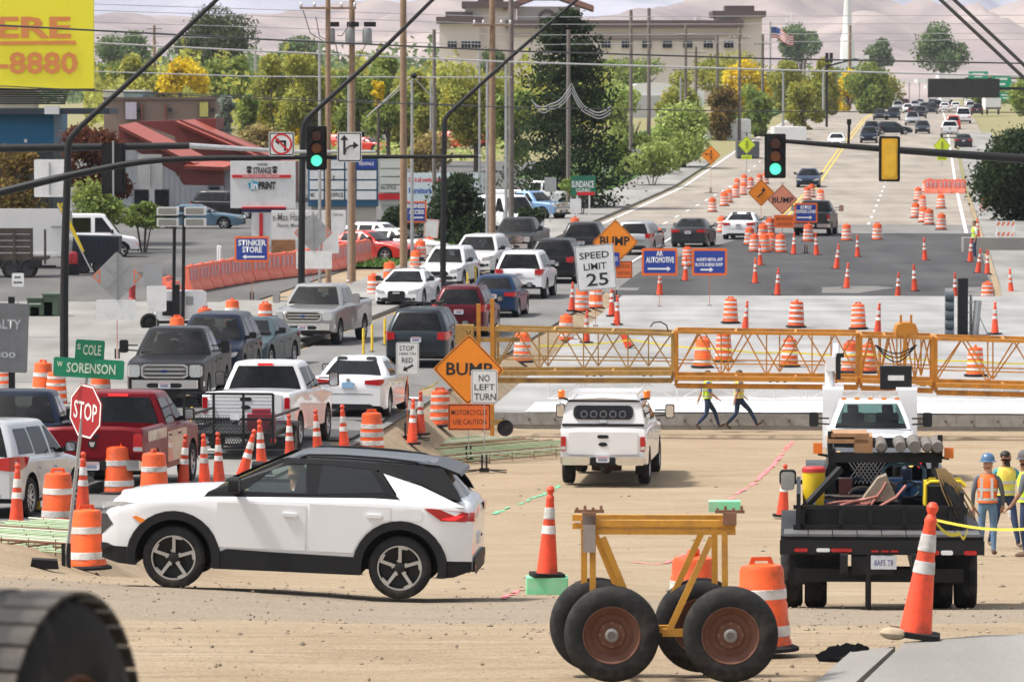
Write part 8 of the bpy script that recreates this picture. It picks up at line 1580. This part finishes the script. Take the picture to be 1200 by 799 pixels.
def leafmat(nm,c,tip=None):
    m=mat('leaf_'+nm,c,.75,var=.3,scale=.35,island=.5,spec=.25,dirt=(*(tip or(c[0]*1.5,c[1]*1.35,c[2])),.8),dscale=.6)
    n=m.node_tree.nodes;l=m.node_tree.links;p=n['Principled BSDF'];t=n.new('ShaderNodeBsdfTranslucent');l.new(p.inputs['Base Color'].links[0].from_socket,t.inputs[0]);x=n.new('ShaderNodeMixShader');x.inputs[0].default_value=.4;l.new(p.outputs[0],x.inputs[1]);l.new(t.outputs[0],x.inputs[2]);l.new(x.outputs[0],n['Material Output'].inputs[0]);return m
LF=dict(green=leafmat('green',(.20,.27,.07),(.42,.44,.09)),ygreen=leafmat('ygreen',(.31,.33,.075),(.60,.50,.07)),yellow=leafmat('yellow',(.66,.52,.03),(.9,.62,.03)),dark=leafmat('dark',(.032,.055,.022),(.06,.085,.03)),oak=leafmat('oak',(.065,.09,.035),(.11,.13,.05)),brown=leafmat('brown',(.13,.045,.025),(.22,.085,.04)),silver=leafmat('silver',(.24,.28,.22),(.34,.38,.30)),pale=leafmat('pale',(.34,.42,.12),(.48,.54,.2)),straw=leafmat('straw',(.36,.29,.12),(.45,.34,.10)),rust=leafmat('rust',(.19,.14,.04),(.33,.18,.05)),far=leafmat('far',(.14,.20,.085)))
BARK=mat('bark',(.09,.07,.055),.9,var=.3,scale=4)
def leaves(pts,size,rr,m_=None):
    mb=MB();vs=[];fs=[]
    for p in pts:
        s=size*rr.uniform(.55,1.25);a=Vector((rr.gauss(0,1),rr.gauss(0,1),rr.gauss(0,1))).normalized();b_=a.cross(Vector((rr.gauss(0,1),rr.gauss(0,1),rr.gauss(0,1)))).normalized();i=len(vs)
        vs+=[tuple(p-a*s),tuple(p+b_*s*.6),tuple(p+a*s),tuple(p-b_*s*.6)];fs.append((i,i+1,i+2,i+3))
    me=bpy.data.meshes.new('crown');me.from_pydata(vs,[],fs);return me
def tree(name,label,box,Y,col,seed,kind='round',base=None,dens=1.0,lobes=9,leafpx=2.6,group=None):
    rr=random.Random(seed);x0,y0,x1,y1=box;y1+=(.16*(y1-y0)if kind=='round' else 0);cx=(x0+x1)/2;b=gp(cx if base is None else base,Y);k=Y/F;o=Vector(b);c=at(cx,(y0+y1)/2,Y)-o;W_,H_=(x1-x0)*k/2,(y1-y0)*k/2
    root=thing(name,label,'tree' if kind!='shrub' else 'shrub',b,0,group);n=int(min(22000,max(900,(x1-x0)*(y1-y0)/(leafpx*leafpx)*5.5*dens)));pts=[];zb=c.z-H_
    if kind=='conifer':
        zlo,zhi=max(.4,c.z-H_),c.z+H_;nb=150
        br=[]
        for i in range(nb):
            t=(i+rr.random())/nb;z=zlo+(zhi-zlo)*t;prof=1.1*(1-t)**.42*(1 if t>.06 else .8)*(.66+.45*rr.random());a=rr.uniform(0,6.283);br.append((z,W_*prof*1.02+.15,a))
        for i in range(n):
            z,R0,a=br[rr.randrange(nb)];q=rr.random()**.55;d=R0*q;w_=.12+.16*R0*(.4+q*.6)*.8;pts.append(Vector((c.x+d*math.cos(a)+rr.gauss(0,w_),d*math.sin(a)+rr.gauss(0,w_),z-.16*d+rr.gauss(0,w_*.45)+.12*q*q*R0)))
        zt=zhi;MB().tube([(c.x,0,-.2),(c.x,0,zt*.95)],[.05*W_+.12,.03],8).obj('trunk',BARK,root)
    else:
        lb=[]
        for i in range(lobes+rr.randrange(5)):
            u_=rr.uniform(-1,1);th=rr.uniform(0,6.283);s=math.sqrt(1-u_*u_);r_=rr.uniform(.24,.48);q=rr.uniform(.35,1.08-r_)
            lb.append((Vector((W_*q*s*math.cos(th),W_*q*s*math.sin(th),H_*q*u_*1.02)),r_))
        for i in range(n):
            p0,r_=lb[rr.randrange(len(lb))];u_=rr.uniform(-1,1);th=rr.uniform(0,6.283);s=math.sqrt(1-u_*u_);q=r_*rr.random()**.4*(1.2 if rr.random()<.1 else 1);pts.append(c+p0+Vector((W_*q*s*math.cos(th)*1.15,W_*q*s*math.sin(th)*1.15,min(W_,H_)*q*u_*1.1)))
        pts=[Vector((p.x,p.y,max(p.z,.1)))for p in pts]
        if kind=='round':
            tr_=MB();zt=c.z+H_*.2;r0=max(.10,W_*.06);tr_.tube([(c.x,0,-.2),(c.x+.1*r0,0,max(.6,c.z-H_*.6)),(c.x,.1,zt)],[r0*1.2,r0,r0*.35],8)
            for i in range(6):th=i*1.05+rr.random();z0=max(.5,c.z-H_*rr.uniform(.3,.7));tr_.tube([(c.x,0,z0),(c.x+W_*.3*math.cos(th),W_*.3*math.sin(th),z0+H_*.35),(c.x+W_*.62*math.cos(th),W_*.62*math.sin(th),z0+H_*.75)],[r0*.6,r0*.4,r0*.12],6)
            tr_.obj('trunk',BARK,root)
        else:
            st_=MB()
            for i in range(5):th=i*1.25;st_.tube([(c.x+.1*math.cos(th),.1*math.sin(th),-.1),(c.x+W_*.4*math.cos(th),W_*.4*math.sin(th),max(.4,c.z))],[.05,.02],5)
            st_.obj('stem',BARK,root)
    me=leaves(pts,leafpx*k*(1.0),rr);me.materials.append(LF[col]);link('crown',me,root);return root
T=[('large dark oak like tree above the far yellow trees',(186,2,302,84),820,'oak','round'),('hazy green tree right of the billboard',(106,22,186,100),950,'far','round'),('mid green tree beside the billboard edge',(106,66,160,118),640,'green','round'),('yellow green tree right of the billboard',(134,58,182,112),600,'ygreen','round'),('golden yellow tree left of the dark oak',(176,62,246,116),540,'yellow','round'),('green tree under the dark oak',(236,62,300,120),580,'green','round'),('silvery grey shrub behind the red roof',(250,96,278,168),410,'silver','round'),('dark green round tree beside the silvery shrub',(266,106,306,160),400,'green','round'),('yellow green tree behind the no left turn panel',(288,50,348,158),500,'ygreen','round'),('tall yellow and orange tree behind the wooden poles',(318,46,402,168),470,'ygreen','round'),('deep green tree behind the transformer pole',(388,56,452,160),450,'green','round'),('broad green tree above the far white pickup',(420,50,490,170),425,'green','round'),('yellow leaved sapling in front of the broad green tree',(434,82,452,126),410,'yellow','round'),('yellow green tree right of the thick wooden pole',(470,58,536,168),455,'ygreen','round'),('wide olive tree left of the conifer',(512,60,604,168),440,'ygreen','round'),('green tree touching the conifer on its left',(570,80,630,190),400,'green','round'),('straw yellow bush behind the pylon sign',(272,140,332,196),370,'straw','shrub'),('straw coloured bush by the far red cars',(465,148,545,205),400,'straw','shrub'),('reddish brown tree behind the straight mast arm',(62,106,152,262),256,'brown','round'),('dark shrubby tree at the left edge',(-30,172,66,262),254,'rust','round'),('rounded green hedge bush before the metal shop',(74,206,158,272),250,'green','shrub'),('low green hedge beside the metal shop windows',(140,234,196,272),252,'green','shrub'),('small clipped bush near the white van',(90,256,116,276),262,'green','shrub'),('huge dark conifer with drooping branches',(598,12,728,248),335,'dark','conifer'),('dense dark evergreen shrub beside the lamp post',(498,205,574,294),262,'dark','conifer'),('dark hedge left of the evergreen shrub',(438,238,500,272),285,'dark','shrub'),('light green weeping tree right of the conifer',(690,84,768,205),430,'pale','round'),('broad light green tree before the white roof',(752,108,850,196),450,'pale','round'),('pale green bush at the end of the grass strip',(728,160,800,215),400,'pale','shrub'),('green tree line before the long pale building',(690,66,790,115),860,'green','round'),('golden tree before the right tower of the long building',(800,58,905,118),840,'ygreen','round'),('rust and olive tree behind the flagger sign',(818,98,872,168),560,'rust','round'),('dark green tree right of the rust tree',(862,92,908,160),580,'green','round'),('tall yellow green avenue tree under the flag',(898,54,952,150),700,'ygreen','round'),('olive avenue tree left of the far signal mast',(935,58,992,160),730,'ygreen','round'),('green avenue tree right of the far signal mast',(985,62,1052,136),800,'green','round'),('yellow avenue tree behind the far signal mast',(968,70,1020,130),860,'yellow','round'),('hazy far tree behind the twin spires',(905,22,972,70),1500,'far','round'),('hazy far tree right of the white spire',(1000,44,1052,84),1450,'far','round'),('large hazy green tree above the far crossing',(1068,26,1142,92),1300,'far','round'),('dark evergreen tree leaning in at the right edge',(1128,96,1290,262),305,'dark','round'),('green tree behind the message board',(1180,82,1240,140),620,'green','round'),('green hedge below the classic pickup',(600,240,640,268),268,'dark','shrub'),('low green bush at the foot of the conifer',(655,205,705,236),318,'green','shrub'),('bare rust coloured bush among the left trees',(300,95,330,150),560,'rust','round'),('far green tree at the left of the long building',(560,50,600,100),900,'far','round'),('yellow tree filling the gap behind the pylon signs',(300,70,372,190),540,'yellow','round'),('orange tinged tree behind the grey steel pole',(352,62,420,176),530,'ygreen','round'),('green tree between the transformer pole and thick pole',(436,66,506,178),520,'ygreen','round'),('olive tree behind the thin pale pole',(490,70,560,178),540,'green','round'),('yellow green tree behind the tan wooden pole',(548,66,612,176),520,'ygreen','round'),('green tree behind the tan building',(150,84,220,126),560,'ygreen','round'),('olive tree right of the weeping tree',(770,80,830,150),620,'ygreen','round'),('pale tree behind the twin poles',(700,84,752,150),560,'pale','round'),('yellow tree behind the dark green avenue tree',(845,62,915,140),780,'yellow','round'),('yellow green tree left of the far lamp poles',(915,90,968,168),620,'ygreen','round'),('green tree beside the far left crossing',(1000,80,1060,138),900,'ygreen','round'),('green tree right of the far crossing',(1120,84,1180,135),1000,'green','round'),('dull green tree behind the reddish brown tree',(-20,150,70,200),330,'green','round'),('far green tree behind the far left trees',(310,36,385,80),1100,'far','round')]
for i,(lab,bx_,Y,col,kd)in enumerate(T):tree({'conifer':'conifer_tree','shrub':'shrub','round':'tree'}[kd],lab,bx_,Y,col,100+i,kd,dens=1.5 if col=='dark' else 1.0,leafpx=2.7 if Y<600 else 2.2)
rr=random.Random(77);pts=[]
for i in range(44000):
    Y=rr.uniform(1150,1900);px=rr.uniform(-60,1260)
    if 1040<px<1160:continue
    hgt=12+8*noise.noise(Vector((px*.015,Y*.003,0)))+6*noise.noise(Vector((px*.07,Y*.01,3)));x=(px-CX)/F*Y;pts.append(Vector((x,Y,5.5+max(.5,hgt*(1 if px<640 else .55))*rr.random()**.7)))
me=leaves(pts,.95,rr);me.materials.append(LF['far']);tag(link('far_wood',me),'distant belt of town trees below the hills','trees',kind='stuff')
rr=random.Random(78);pts=[]
for i in range(9000):
    Y=rr.uniform(470,560);px=rr.uniform(-40,620);hgt=2.2+2.0*noise.noise(Vector((px*.03,Y*.02,0)));x=(px-CX)/F*Y;pts.append(Vector((x,Y,.9+max(.2,hgt)*rr.random())))
me=leaves(pts,.28,rr);me.materials.append(LF['pale']);tag(link('undergrowth',me),'scrubby undergrowth below the yellow trees behind the lots','undergrowth',kind='stuff')
rr=random.Random(79);pts=[]
for i in range(20000):
    Y=rr.uniform(570,700);px=rr.uniform(100,720);hgt=6.5+5*noise.noise(Vector((px*.025,Y*.01,0)))+3*noise.noise(Vector((px*.1,Y*.03,2)));x=(px-CX)/F*Y;pts.append(Vector((x,Y,G(x,Y)+max(.5,hgt)*rr.random()**.6)))
me=leaves(pts,.42,rr);me.materials.append(LF['ygreen']);tag(link('wood',me),'continuous yellow green wood behind the single trees','trees',kind='stuff')
mb=MB();mb.box((0,7100,330),(9000,14600,666));hz=mb.obj('haze',None if False else mat('haze_air',(1,1,1)),smooth=0);tag(hz,'thin pale haze filling the air over the whole place','haze',kind='stuff')
m=bpy.data.materials.new('haze_volume');m.use_nodes=True;n=m.node_tree.nodes;n.clear();o=n.new('ShaderNodeOutputMaterial');v=n.new('ShaderNodeVolumePrincipled');v.inputs['Color'].default_value=(.78,.84,1,1);v.inputs['Density'].default_value=.00006;v.inputs['Anisotropy'].default_value=.2
m.node_tree.links.new(v.outputs[0],o.inputs['Volume']);hz.data.materials.clear();hz.data.materials.append(m)
